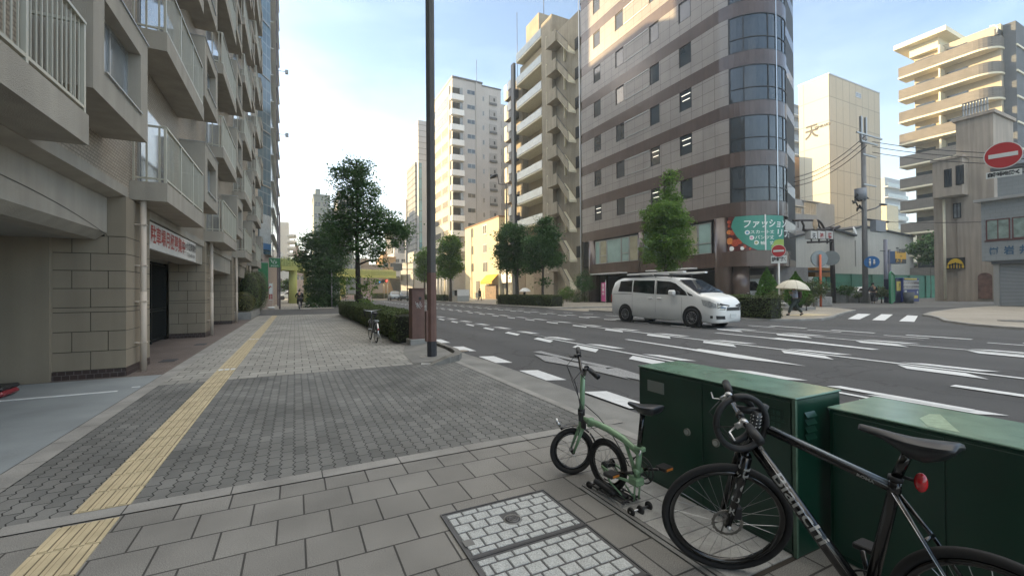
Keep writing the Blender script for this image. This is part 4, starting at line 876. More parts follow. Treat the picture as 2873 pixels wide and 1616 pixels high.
# ---- row of low shopfronts further along
for i, (xa, xb, yt, D, col, lab) in enumerate(((1163, 1232, 735, 96, (0.40, 0.40, 0.40), 'grey low building with roller shutters behind the left footpath trees'), (1100, 1163, 640, 170, (0.10, 0.105, 0.115), 'dark grey distant apartment tower beside the slim glass strip tower'),
        (1074, 1110, 723, 150, (0.44, 0.27, 0.13), 'small orange brown distant building behind the footbridge stairs'), (1106, 1140, 713, 165, (0.55, 0.54, 0.52), 'white distant building with many small windows by the traffic sign gantry'),
        (962, 1012, 728, 140, (0.34, 0.35, 0.36), 'distant grey building behind the right span of the footbridge'), (1010, 1074, 745, 145, (0.38, 0.30, 0.24), 'low distant beige building above the footbridge deck'),
        (880, 925, 548, 125, (0.20, 0.245, 0.255), 'grey-green distant tower with stepped top left of the tall tree'), (925, 950, 600, 127, (0.25, 0.28, 0.28), 'lower stepped wing of the distant grey-green tower'), (947, 992, 552, 138, (0.27, 0.29, 0.29), 'distant grey tower hidden behind the crown of the tall tree'),
        (823, 858, 706, 150, (0.30, 0.22, 0.20), 'distant brick-coloured building above the left footbridge span'), (770, 822, 730, 120, (0.40, 0.41, 0.41), 'flat grey roofed building beneath the distant white stair tower'))):
    d = D
    # place on the line of sight at camera depth d, front square to the street
    def at_depth(px, py): r = ray(px, py); return CAMP+r*d
    p0, p1 = at_depth(xa, yt), at_depth(xb, yt); y = p0.y; p1 = atY(xb, yt, y)
    x0, x1 = min(p0.x, p1.x), max(p0.x, p1.x); t = thing('city_building', lab, 'building', ((x0+x1)/2, y, 0), 'distant buildings at the end of the street')
    m_ = pm('far_wall_%d' % i, col, 0.8, var=0.06, vs=0.15); MB().box(x0, x1, y, y+14, 0, p0.z).build('wall', m_, t)
    MB().box(x0-0.15, x1+0.15, y-0.15, y+14, p0.z, p0.z+0.4).build('roof', m_, t)
    MB().box(x0+0.6, x0+(x1-x0)*0.45, y+3, y+9, p0.z+0.4, p0.z+2.6).build('roof_house', m_, t)
    if i == 0: continue
    nx = max(2, int((x1-x0)/3.2)); z = p0.z-3.2; fl = 0; wmat = M_GLASSP if sum(col) < 0.7 else M_GLASS
    while z > 4 and fl < 14:
        for j in range(nx):
            xc = x0+(x1-x0)*(j+0.5)/nx; winY(t, y, xc-0.8, xc+0.8, z, z+1.4, mull=1, pmat=wmat)
        z -= 3.3; fl += 1
# white stair tower, far left
ws = thing('white_stair_tower', 'distant white tower with a spiral of rounded stair landings at the left', 'building', (-2, 150, 0))
def at_d(px, py, d): return CAMP+ray(px, py)*d
p0, p1 = at_d(779, 640, 150), at_d(812, 640, 150)
MB().box(p0.x-3, p1.x, p0.y, p0.y+12, 0, at_d(780, 655, 150).z).box(p0.x+0.5, p1.x-0.2, p0.y+0.3, p0.y+8, 0, at_d(790, 622, 150).z).build('wall', pm('warm_white_wall', (0.50, 0.47, 0.43), 0.8, var=0.05), ws)
for k in range(9):
    z = at_d(780, 655+k*17.5, 150).z; 
    MB().cyl((p1.x+0.4, p0.y+1.5), 1.9, z-1.2, z, 14).build('stair_landing', M_CON2 if False else pm('warm_white_wall', (0, 0, 0)), ws)
    winY(ws, p0.y, p0.x-2.4, p0.x-1.2, z-1.9, z-0.4, mull=0)
# ================================================================ RIGHT-HAND SIDE (beyond the side street)
M_SHED = pm('warehouse_wall', (0.50, 0.485, 0.44), 0.85, var=0.07, vs=0.25, streak=0.09)
def gable(name, label, pts, Y, depth, wall, roofm, group=None, over=0.35):
    """house whose gable faces the camera: pts = outline (x, z) of the front wall"""
    xs = [p[0] for p in pts]; t = thing(name, label, 'building', ((min(xs)+max(xs))/2, Y, 0), group)
    n = len(pts); b = MB(); f = [(x, Y, z) for x, z in pts]; bk = [(x, Y+depth, z) for x, z in pts]; b._add(f+bk, [tuple(range(n)), tuple(range(n, 2*n))[::-1]]+[(i, i+n, (i+1) % n+n, (i+1) % n) for i in range(n)]); b.build('wall', wall, t)
    rf = MB(); top = [p for p in pts if p[1] > 0.1]
    for i in range(len(top)-1):
        (xa, za), (xb, zb) = top[i], top[i+1]
        if abs(xa-xb) < 0.01: continue
        rf.slab([(xa, Y-over, za), (xb, Y-over, zb), (xb, Y+depth, zb), (xa, Y+depth, za)], (0, 0, 0.25))
    rf.build('roof', roofm, t); return t
def P36(x, y, Y=36.0): p = atY(x, y, Y); return (p.x, p.z)
R2 = lambda x, y: (2200+x/4.528, 560+y/4.528)
M_ROOF = pm('dark_roof_tiles', (0.045, 0.048, 0.052), 0.7, var=0.15, vs=2)
ga = [P36(*R2(50, 500), 34), P36(*R2(560, 372), 34), P36(*R2(895, 470), 34)]
t = gable('plain_warehouse', 'blank grey rendered warehouse with a low gable behind the archway lanterns', [(ga[0][0], 0), ga[0], ga[1], ga[2], (ga[2][0], 0)][::-1], 34, 20, M_SHED, M_ROOF)
ga = [P36(*R2(870, 385), 37), P36(*R2(985, 348), 37), P36(*R2(1640, 480), 37)]
t2 = gable('long_warehouse', 'long grey rendered warehouse with a sloping roof behind the utility pole', [(ga[0][0], 0), ga[0], ga[1], ga[2], (ga[2][0], 0)][::-1], 37, 22, M_SHED, M_ROOF)
dsh = MB(); pc = atY(*R2(890, 395), 36.5); dsh.disc((pc.x, 36.4, pc.z), (0.2, -1, 0.3), 0.65, 0.06, 20); dsh.tube([(pc.x, 36.5, pc.z), (pc.x, 36.9, pc.z-1.3)], 0.06, 6); o = dsh.build('satellite_dish', M_WHITE, None, (pc.x, 36.5, pc.z)); tag(o, 'white satellite dish on the warehouse roof edge near the utility pole', 'dish')
MB().box(pc.x-1.0, pc.x+1.3, 36.9, 37.0, 5.0, 9.2).build('stained_panel', pm('stained_render', (0.22, 0.21, 0.19), 0.9, var=0.3, vs=0.7), t2)
# low tiled wall/house to the right of it
ga = [P36(2555, 752, 38), P36(2600, 737, 38), P36(2665, 735, 38)]
gable('tiled_outhouse', 'low outhouse with a dark tiled roof behind the green hoarding', [(ga[0][0], 0), ga[0], ga[1], ga[2], (ga[2][0], 0)][::-1], 38, 10, M_SHED, M_ROOF)
# green hoarding
hg = thing('green_hoarding', 'long green corrugated site hoarding along the back of the car park', 'fence', (85, 33, 0))
M_HOARD = pm('hoarding_green', (0.035, 0.19, 0.115), 0.55, var=0.10, vs=0.4, streak=0.12)
M_HOARDD = pm('hoarding_post_green', (0.03, 0.16, 0.095), 0.55)
yb = 30.5; xl, xr = 56.5, atY(2733, 800, yb).x
MB().box(xl, xr, yb, yb+0.08, 0, 3.35).build('sheeting', M_HOARD, hg)
for z in (1.15, 2.25, 3.33): MB().box(xl, xr, yb-0.08, yb, z, z+0.09).build('rail', M_HOARDD, hg)
for k in range(9): x = xl+3+k*5.2; MB().box(x, x+0.45, yb-0.13, yb-0.0801, 0, 3.4).build('post', M_HOARDD, hg) if x < xr else None
# grey-blue house with windows, above the warehouse
hb = thing('grey_blue_house', 'grey-blue rendered house with two framed windows above the plain warehouse', 'building', (60, 50, 0))
M_GB = pm('grey_blue_render', (0.33, 0.355, 0.39), 0.8, var=0.08, vs=0.3, streak=0.12)
p0, p1 = atY(2211, 555, 55), atY(2341, 556, 55); MB().box(p0.x-2, p1.x, 55, 62, 0, p0.z).build('wall', M_GB, hb)
for (a, c) in (((110, 95), (218, 187)), ((247, 30), (412, 205))):
    q0, q1 = atY(*R2(*a), 55), atY(*R2(*c), 55); w_ = winY(hb, 55, q0.x, q1.x, q1.z, q0.z, M_ALU, M_GLASSP, fw=0.14); MB().box(q0.x-0.5, q1.x+0.5, 54.4, 55, q0.z+0.1, q0.z+0.3).build('hood', M_ALU, w_)
# orange-beige slab
ob = thing('tan_slab_building', 'tan rendered building with one tiny window below the dark balconies', 'building', (75, 70, 0))
p0, p1 = atY(2208, 435, 72), atY(2291, 437, 72); MB().box(p0.x-4, p1.x, 72, 84, 0, p0.z).build('wall', pm('tan_render', (0.40, 0.27, 0.17), 0.8, var=0.05, vs=0.2), ob)
q0, q1 = atY(2249, 508, 72), atY(2259, 523, 72); winY(ob, 72, q0.x, q1.x, q1.z, q0.z, M_FRAMED, M_DARK, mull=0)
# dark balcony apartments, far
da = thing('dark_balcony_block', 'narrow dark apartment block with blue-grey balconies left of the beige tower', 'building', (90, 95, 0))
p0, p1 = atY(2200, 284, 100), atY(2262, 284, 100); MB().box(p0.x-3, p1.x+4, 100, 112, 0, p0.z).build('wall', pm('charcoal_wall', (0.10, 0.105, 0.115), 0.7, var=0.08), da)
MB().tube([(p0.x+2, 101, p0.z), (p0.x+2, 101, p0.z+5)], 0.1, 5).build('antenna', M_ALU, da)
for k in range(6):
    z = atY(2206, 322+k*37, 100).z; s_ = MB().box(p0.x-2, p1.x+3, 98.5, 100, z, z+0.3).build('balcony', M_WHITE, da); MB().box(p0.x-2, p1.x+3, 98.4, 98.5, z+0.3, z+2.4).build('balustrade', pm('slate_panel', (0.16, 0.19, 0.225), 0.5), s_)
# tall beige windowless tower with a character on its side
bz = thing('beige_signed_tower', 'tall beige panelled tower with a large dark Japanese character on its side', 'building', (84, 60, 0))
D0 = 62.0
c0 = atY(2325.7, 208.7, D0); c1 = atY(2467, 204, D0); XB = c0.x; hh = c0.z
rb = atX(2251, 261, XB); 
M_BZ = brickm('beige_tower_panels', (0.40, 0.365, 0.29), (0.43, 0.39, 0.31), (0.24, 0.22, 0.18), 3.2, 6.2, 0.10, axes='XZ', offset=0, org=(XB, hh+0.6), var=0.05, vs=0.1)
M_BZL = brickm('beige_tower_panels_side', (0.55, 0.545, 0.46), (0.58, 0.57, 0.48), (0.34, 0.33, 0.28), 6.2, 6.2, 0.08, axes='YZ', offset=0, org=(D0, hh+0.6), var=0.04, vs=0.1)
b = MB().box(XB, c1.x, D0, rb.y+1, 0, hh); b.build('wall', M_BZ, bz); MB().box(XB-0.1, XB-0.001, D0+0.02, rb.y+0.9, 0, hh).build('side_wall', M_BZL, bz); MB().box(XB-0.15, c1.x+0.1, D0-0.1, rb.y+1.1, hh, hh+0.3).build('roof_edge', M_ALU, bz)
pc = atX(2277, 364, XB-0.12); pt, pbm = atX(2284, 350, XB-0.12), atX(2280, 392, XB-0.12)
wtext(bz, '天', (pt.z-pbm.z)*1.05, (XB-0.14, pc.y, (pt.z+pbm.z)/2), (0, -1, 0), M_BLACKP, sx=0.85, bold=0.10)
pc = atX(2308, 354, XB-0.12); wtext(bz, 'TENRAKU', 0.9, (XB-0.14, pc.y, pc.z), (0, -1, 0), M_BLACKP, sx=1.0, bold=0.05)
q0, q1 = atY(2400, 258, D0), atY(2416, 278, D0); winY(bz, D0, q0.x, q1.x, q1.z, q0.z, M_ALU, M_GLASSP, fw=0.2, mull=0)
# far white balconied block between
fb = thing('white_balcony_block', 'distant white block with pale balconies in the gap beside the grey brick apartments', 'building', (150, 90, 0))
p0, p1 = atY(2482, 497, 95), atY(2535, 505, 95); MB().box(p0.x, p1.x+2, 95, 110, 0, p0.z).build('wall', pm('hazy_blue_white', (0.36, 0.40, 0.43), 0.7, var=0.08), fb)
for k in range(9):
    z = p0.z-4.6*(k+1); s_ = MB().box(p0.x-1, p1.x, 93.5, 95, z, z+0.35).build('balcony', M_WHITE, fb); MB().box(p0.x-1, p1.x, 93.4, 93.5, z+0.35, z+1.9).build('balustrade', M_BALG, s_)
lw = thing('sunlit_small_block', 'small cream block with a rooftop terrace catching the sun in the gap', 'building', (125, 70, 0))
p0, p1 = atY(2487, 574, 70), atY(2520, 574, 70); MB().box(p0.x, p1.x, 70, 80, 0, p0.z).build('wall', M_CRM, lw); q0, q1 = atY(2490, 640, 66), atY(2560, 640, 66); MB().box(q0.x, q1.x+3, 66, 70, 0, q0.z).build('terrace', M_CRM, lw)
# big grey brick apartment block with round-ended balconies
ab = thing('grey_brick_apartments', 'grey brick apartment block with stacked curved balconies at the right', 'building', (100, 45, 0))
M_GBR = brickm('grey_brick_tiles', (0.135, 0.145, 0.155), (0.165, 0.175, 0.185), (0.08, 0.085, 0.09), 0.55, 0.18, 0.02, axes='HZ', var=0.10, vs=0.3)
M_TANB = brickm('balcony_brick_tiles', (0.20, 0.185, 0.165), (0.25, 0.23, 0.20), (0.12, 0.11, 0.10), 0.55, 0.18, 0.02, axes='HZ', var=0.12, vs=0.3)
XA = 98.0
def PA(x, y): return atX(x, y, XA)
yn, yf = PA(2768, 150).y, PA(2520, 250).y          # near corner / far end of the balcony face
ztop = PA(2768, 200).z
R4 = lambda x, y: (2500+x/5.174, 60+y/5.174)
lv = [PA(*R4(*a)).z for a in ((1380, 400), (1400, 765), (1430, 1125))]   # underside line at the near end
pitch = (lv[0]-lv[2])/2
MB().box(XA+2.2, XA+40, yn-1.0, yf-1.5, 0, lv[0]+pitch*1.0).build('wall', M_CREAM if False else pm('cream_balcony_wall', (0.50, 0.44, 0.33), 0.8, var=0.05), ab)
MB().box(XA+3.0, XA+40, yn-2.4, yn-1.0, 0, lv[0]+pitch*0.98).build('brick_wall', M_GBR, ab)
MB().box(XA-0.3, XA+12, (yn+yf)/2-1, yf+0.5, lv[0]+pitch*1.35, lv[0]+pitch*1.55).box(XA+1.2, XA+12, (yn+yf)/2+0.5, yf-1.2, lv[0]+pitch*0.9, lv[0]+pitch*1.35).build('roof_slab', M_CREAM, ab)
def roundtray(X0, X1, ya, yb_, r, z0, z1, b, th=None, mi=0):
    """tray outline with a rounded near corner"""
    pts = [(X0, yb_), (X0, ya+r)]+[(X0+r-r*math.cos(t), ya+r-r*math.sin(t)) for t in [PI/2*i/8 for i in range(9)]]+[(X1, ya), (X1, yb_)]
    b.prism(pts, z0, z1, mi)
bal0 = None; nlev = int(lv[0]/pitch)
for k in range(nlev+1):
    z = lv[0]-pitch*k
    if z < 1: break
    o = (XA, yn, z)
    if bal0 is None:
        b = MB(); roundtray(XA-0.05, XA+3, yn-1.2, yf, 2.6, z, z+0.30, b); bal0 = b.build('balcony', M_CREAM, ab, o)
        b = MB(); roundtray(XA, XA+3, yn-1.15, yf-0.05, 2.6, z+0.301, z+0.50*pitch, b); b.build('parapet', M_TANB, bal0)
        MB().box(XA+0.3, XA+2.2, (yn+yf)/2, (yn+yf)/2+0.25, z+0.5*pitch, z+0.9*pitch).build('party_screen', M_CREAM, bal0)
        for f in (0.25, 0.62): y = yn+(yf-yn)*f; MB().box(XA+2.1, XA+2.2, y, y+2.6, z+0.35, z+0.75*pitch).build('window', M_GLASS, bal0)
        MB().box(XA+3.0, XA+40, yn-2.55, yn-2.4, z, z+0.30).build('string_course', M_CREAM, bal0)
        MB().box(XA+9.5, XA+11.5, yn-2.5, yn-2.38, z+0.35*pitch, z+0.70*pitch).build('window', M_GLASS, bal0)
    else: cp(bal0, ab, o)
b = MB(); zt = lv[0]+pitch*0.5
for k in range(8):
    x = XA+0.2+k*3.4; b.tube([(x, yn-1.1, zt), (x, yn-1.2, zt+0.8), (x+0.2, yn-0.8, zt+1.3), (x+0.3, yn-0.3, zt+1.5)], 0.10, 6)
b.build('roof_hoops', M_WHITE, ab)
MB().box(XA+1, XA+40, yn-1.0, yn-0.6, zt, zt+1.0).build('roof_screen', M_GREYD, ab)
# old concrete building
oc = thing('old_concrete_building', 'old stained concrete building with an oriel of small windows near the right edge', 'building', (70, 22, 0))
M_OLD = pm('old_stained_concrete', (0.42, 0.36, 0.295), 0.9, var=0.12, vs=0.35, streak=0.22, bump=0.2, bs=6)
R1 = lambda x, y: (2560+x/2.786, 380+y/2.786); Z8 = lambda x, y: (2173+x/2.587, y/2.587)
XO = 66.0
def PO(x, y, X=XO): return atX(x, y, X)
yl = PO(*Z8(1315, 900)).y; ym = PO(*Z8(1585, 820)).y; yr = ym; XE = atY(2845, 500, ym).x
h1 = PO(*Z8(1585, 820)).z
MB().box(XO, XE, yr, yl, 0, h1).build('tower', M_OLD, oc); MB().box(XO-0.25, XE+0.2, yr-0.2, yl+0.25, h1, h1+0.35).build('cornice', M_OLD, oc)
yo = PO(*R1(205, 230)).y; zo = PO(*R1(205, 230)).z; zo2 = PO(*R1(225, 500)).z; yo2 = PO(*R1(440, 460)).y
MB().box(XO-1.6, XO-0.001, yo2, yo, zo2, zo).build('oriel', M_OLD, oc); MB().box(XO-1.75, XO+0.2, yo2-0.1, yo+0.15, zo, zo+0.25).build('oriel_cap', M_OLD, oc)
MB().box(XO+0.3, XO+13, yl, yo+0.6, 0, zo-0.2).build('wing', M_OLD, oc)
for a, c in (((247, 285), (310, 400)), ((338, 255), (405, 380))):
    q0, q1 = atX(*R1(*a), XO-1.6), atX(*R1(*c), XO-1.6); winX(oc, XO-1.6, q1.y, q0.y, q1.z, q0.z+0.2, M_FRAMED, M_GLASS, fw=0.10)
q0, q1 = PO(*R1(318, 535)), PO(*R1(382, 645)); winX(oc, XO, q1.y, q0.y, q1.z, q0.z, M_FRAMED, M_GLASSP, fw=0.08)
q0 = PO(*R1(250, 500)); MB().tube([(XO-0.15, q0.y, 0.2), (XO-0.15, q0.y, q0.z)], 0.12, 8).build('downpipe', M_CREAM, oc)
b = MB(); 
for k in range(9): y = yr+0.5+k*(yl-yr-1)/8; b.box(XO+0.5, XO+0.62, y, y+0.12, h1+0.35, h1+2.0)
for z in (h1+1.2, h1+1.9): b.box(XO+0.5, XO+0.6, yr+0.5, yl-0.4, z, z+0.1)
b.build('roof_railing', M_ALU, oc)
# round yellow emblem board
eb = thing('yellow_half_round_sign', 'black board with a yellow half circle of dark figures on the old concrete wall', 'sign', (XO-0.2, 24, 5))
q0, q1 = PO(*R1(268, 960), XO-0.1), PO(*R1(412, 1035), XO-0.1)
MB().box(XO-0.2, XO-0.05, q1.y, q0.y, q1.z-0.1, q0.z).build('board', M_BLACKP, eb)
b = MB(); yc = (q0.y+q1.y)/2; r = (q0.y-q1.y)/2*0.95; hz = (q0.z-q1.z)
b.slab([(XO-0.22, yc-r*math.cos(t), q1.z+hz*0.92*math.sin(t)) for t in [PI*i/20 for i in range(21)]], (-0.03, 0, 0)); b.build('half_disc', pm('emblem_yellow', (0.72, 0.47, 0.03), 0.5, var=0.03), eb)
for k, f in enumerate((-0.62, -0.3, 0.02, 0.35, 0.66)):
    b = MB(); y = yc-r*f; h = hz*(0.3+0.25*(1-abs(f))); b.box(XO-0.28, XO-0.26, y-0.06, y+0.06, q1.z, q1.z+h); b.box(XO-0.28, XO-0.261, y-0.22, y+0.22, q1.z+h*0.75, q1.z+h*0.85); b.build('figure', M_BLACKP, eb)
q0, q1 = PO(*R1(512, 1085), XO-0.05), PO(*R1(625, 1200), XO-0.05)
md = thing('arched_mural', 'brown arched mural painted low on the old concrete wall above the white car', 'mural', (XO, q1.y, 0)); yc = (q0.y+q1.y)/2; r = (q0.y-q1.y)/2
b = MB(); b.slab([(XO-0.06, yc+r, 0.3), (XO-0.06, yc+r, q1.z+1.3)]+[(XO-0.06, yc+r*math.cos(t), q1.z+1.3+r*0.8*math.sin(t)) for t in [PI*i/12 for i in range(1, 12)]]+[(XO-0.06, yc-r, q1.z+1.3), (XO-0.06, yc-r, 0.3)], (-0.05, 0, 0)); b.build('painted_arch', pm('mural_brown', (0.16, 0.09, 0.07), 0.8, var=0.5, vs=1.6), md)
# shuttered grey shop at the right edge
sh = thing('grey_shuttered_shop', 'grey two storey shop with a roller shutter and blue Japanese letters at the right edge', 'building', (48, 8, 0))
M_GSH = brickm('grey_tile_cladding', (0.225, 0.245, 0.25), (0.24, 0.26, 0.265), (0.17, 0.185, 0.19), 0.6, 0.3, 0.008, axes='YZ', var=0.05, vs=0.4)
M_SHUT = brickm('roller_shutter', (0.27, 0.29, 0.30), (0.27, 0.29, 0.30), (0.13, 0.14, 0.15), 40, 0.105, 0.03, axes='YZ', offset=0, var=0.05, rough=0.5, bump=0.6)
MB().box(48, 60, -12, 13.68, 3.55, 8.15).box(49.2, 60, -12, 13.1, 8.35, 10.6).build('upper_wall', M_GSH, sh)
MB().box(47.6, 60, -12, 14.0, 8.15, 8.35).build('eave', M_ALU, sh); MB().box(48.9, 60, -12, 13.4, 10.6, 10.85).build('parapet_cap', M_GREYD, sh)
MB().box(48.6, 60, -12, 12.95, 0.08, 3.55).build('lower_wall', M_GSH, sh); MB().box(48.45, 48.59, -3, 12.85, 0.1, 3.3).build('shutter', M_SHUT, sh); MB().box(48.3, 48.62, 12.85, 13.15, 0.08, 3.5).build('shutter_post', M_ALU, sh); MB().box(48.1, 48.6, -12, 13.2, 3.3, 3.56).build('shutter_box', M_GREYD, sh)
for y0, y1 in ((12.15, 13.42), (10.75, 12.05), (9.3, 10.65), (7.8, 9.2)): winX(sh, 48, y0, y1, 5.15, 6.72, pm('maroon_frame', (0.10, 0.035, 0.035), 0.5, var=0), pm('green_curtain_glass', (0.20, 0.26, 0.235), 0.2, var=0.3, vs=2.5), fw=0.07)
MB().box(47.93, 48.0, -12, 13.5, 5.05, 5.13).build('sill', pm('maroon_frame', (0, 0, 0)), sh)
M_SBL = pm('letter_blue', (0.035, 0.09, 0.16), 0.5, var=0)
for y, c_, s_ in ((13.0, '㈲', 0.62), (12.22, '岩', 0.68), (11.45, '井', 0.68), (10.6, '商', 0.68), (9.8, '店', 0.68)): wtext(sh, c_, s_, (47.97, y, 4.25+0.0), (0, -1, 0), M_SBL, bold=0.02, sx=0.8)
# ================================================================ VEGETATION
LF_DK = leafm('maple_leaves', (0.035, 0.085, 0.030), (0.095, 0.19, 0.055), 0.35)
LF_LT = leafm('bright_leaves', (0.06, 0.14, 0.03), (0.18, 0.30, 0.055), 0.4)
LF_HD = leafm('hedge_leaves', (0.035, 0.062, 0.022), (0.12, 0.155, 0.05), 0.2)
LF_OL = leafm('olive_leaves', (0.05, 0.065, 0.018), (0.14, 0.14, 0.04), 0.2)
LF_CF = leafm('cypress_leaves', (0.03, 0.10, 0.015), (0.10, 0.22, 0.03), 0.25)
BARK = pm('bark', (0.10, 0.085, 0.07), 0.95, var=0.25, vs=6, bump=0.6, bs=14)
BARKD = pm('bark_dark', (0.045, 0.038, 0.032), 0.95, var=0.25, vs=6, bump=0.6, bs=14)
def leaves(name, mat, parent, C, size, seed, flat=0.5, aspect=0.62, droop=0.25):
    """one mesh of small pointed leaves at centres C (n x 3)"""
    r = np.random.default_rng(seed); n = len(C)
    nrm = r.normal(size=(n, 3)); nrm[:, 2] = np.abs(nrm[:, 2])+flat; nrm /= np.linalg.norm(nrm, axis=1)[:, None]
    t = r.normal(size=(n, 3)); t[:, 2] -= droop; t -= nrm*(t*nrm).sum(1)[:, None]; t /= np.linalg.norm(t, axis=1)[:, None]; s = np.cross(nrm, t)
    L_ = (size*r.uniform(0.6, 1.35, n))[:, None]; Wd = L_*aspect
    P = np.stack([C-t*L_*0.5, C+s*Wd*0.5+nrm*L_*0.06, C+t*L_*0.5-nrm*L_*0.10, C-s*Wd*0.5+nrm*L_*0.06], 1).reshape(-1, 3)
    loc = WL[parent.name] if parent is not None else V3((0, 0, 0)); P = P-np.array(loc)
    me = bpy.data.meshes.new(name); me.vertices.add(4*n); me.vertices.foreach_set('co', P.astype(np.float32).ravel())
    me.loops.add(4*n); me.loops.foreach_set('vertex_index', np.arange(4*n, dtype=np.int32)); me.polygons.add(n)
    me.polygons.foreach_set('loop_start', np.arange(0, 4*n, 4, dtype=np.int32)); me.materials.append(mat); me.update(calc_edges=True); me.validate()
    o = bpy.data.objects.new(name, me); COL.objects.link(o); place(o, loc, parent); return o
def blob_points(blobs, n, seed, clump=0.32, per=26, shell=0.55):
    """leaf centres: clumps spread through a set of ellipsoids (cx,cy,cz,rx,ry,rz)"""
    r = np.random.default_rng(seed); vol = np.array([b[3]*b[4]*b[5] for b in blobs])**0.8; vol = vol/vol.sum(); out = []
    nc = max(1, n//per)
    for bi, b in enumerate(blobs):
        k = max(1, int(nc*vol[bi])); d = r.normal(size=(k, 3)); d /= np.linalg.norm(d, axis=1)[:, None]; rad = r.uniform(shell, 1.0, k)**0.6
        rad *= 1+0.16*np.sin(d[:, 0]*5+bi)+0.12*np.sin(d[:, 2]*7+bi*2); c = np.array(b[:3])+d*rad[:, None]*np.array(b[3:6])
        for cc in c:
            m = int(per*r.uniform(0.5, 1.5)); cl = clump*r.uniform(0.6, 1.4); q = r.normal(size=(m, 3))*cl*0.5; q[:, 2] *= 0.55; q[:, 2] -= np.abs(q[:, 0]+q[:, 1])*0.2; out.append(cc+q)
    return np.concatenate(out)
def tree(label, x, y, blobs, tr, n, leaf, mat, seed, bark=BARK, group=None, lean=(0, 0), clump=0.35, name='street_tree', base_z=0.0, twigs=6, shell=0.45, top=None):
    """blobs relative to the trunk foot"""
    t = thing(name, label, 'tree', (x, y, base_z), group); r = random.Random(seed)
    zt = top if top else max(b[2]+b[5]*0.4 for b in blobs)
    B = MB(); ax = [(x+lean[0]*k/6+r.uniform(-.03, .03)*zt/6, y+lean[1]*k/6+r.uniform(-.03, .03)*zt/6, base_z+zt*k/6) for k in range(7)]; ax[0] = (x, y, base_z-0.02)
    B.tube(ax, [tr*(1.25 if k == 0 else 1)*(1-0.125*k) for k in range(7)], 10)
    for i, b in enumerate(blobs):
        zz_ = max(0.25*zt, min(b[2]-b[5]*0.6, zt*0.92)); f = zz_/zt*6; k = min(int(f), 5); p = V3(ax[k]).lerp(V3(ax[k+1]), f-k); e = V3((x+b[0], y+b[1], base_z+b[2])); m = p.lerp(e, 0.5)+V3((0, 0, 0.12*(e-p).length))
        B.tube([p, m, e], [tr*0.42, tr*0.28, tr*0.12], 6)
        for j in range(twigs):
            q = e+V3((r.uniform(-.8, .8)*b[3], r.uniform(-.8, .8)*b[4], r.uniform(-.5, .8)*b[5])); B.tube([m, m.lerp(q, 0.6)+V3((0, 0, 0.05)), q], [tr*0.16, tr*0.09, tr*0.03], 4, cap=False)
    B.build('trunk', bark, t)
    C = blob_points([(x+b[0], y+b[1], base_z+b[2], b[3], b[4], b[5]) for b in blobs], n, seed, clump, shell=shell)
    leaves('crown', mat, t, C, leaf, seed); return t
def hedge(label, pts, h, wdt, leaf, dens, mat, seed, z0=0.0, name='hedge', group=None, core=True):
    """clipped hedge along a polyline of centre points"""
    r = np.random.default_rng(seed); t = thing(name, label, 'hedge', (pts[0][0], pts[0][1], z0), group); Cs = []; b = MB()
    for i in range(len(pts)-1):
        p, q = np.array(pts[i], float), np.array(pts[i+1], float); Lh = np.linalg.norm(q-p); u = (q-p)/Lh; nn = np.array([-u[1], u[0]])
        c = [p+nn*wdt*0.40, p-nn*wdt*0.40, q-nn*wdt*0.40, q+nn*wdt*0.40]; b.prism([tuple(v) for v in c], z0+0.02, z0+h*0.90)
        def add(m, f): 
            s, v = r.uniform(0, Lh, m), r.uniform(0, 1, m); Cs.append(f(s, v))
        P3 = lambda s, o, z: np.stack([p[0]+u[0]*s+nn[0]*o, p[1]+u[1]*s+nn[1]*o, z], 1)
        wob = lambda s: 0.03*np.sin(s*3.1)+0.02*np.sin(s*7.7)
        m = int(Lh*wdt*dens*1.3); add(m, lambda s, v: P3(s, (v-0.5)*wdt, z0+h+wob(s)+r.normal(size=m)*0.022-(np.abs(v-0.5)*2)**6*0.06))
        for sd in (-1, 1):
            m = int(Lh*h*dens*1.2); add(m, lambda s, v: P3(s, sd*(wdt*0.5+wob(s+v)+r.normal(size=m)*0.028-0.05*(1-v)**3), z0+0.04+v*(h-0.04)))
        for e, s0 in ((0, 0.0), (1, Lh)):
            m = int(wdt*h*dens); Cs.append(P3(s0+r.normal(size=m)*0.04, (r.uniform(0, 1, m)-0.5)*wdt, z0+0.04+r.uniform(0, 1, m)*(h-0.04)))
    if core: b.build('dark_core', pm('hedge_shade_core', (0.018, 0.020, 0.011), 0.95, var=0.2), t)  # solid core, shade inside the hedge put into its dark colour
    leaves('foliage', mat, t, np.concatenate(Cs), leaf, seed, flat=0.2); return t
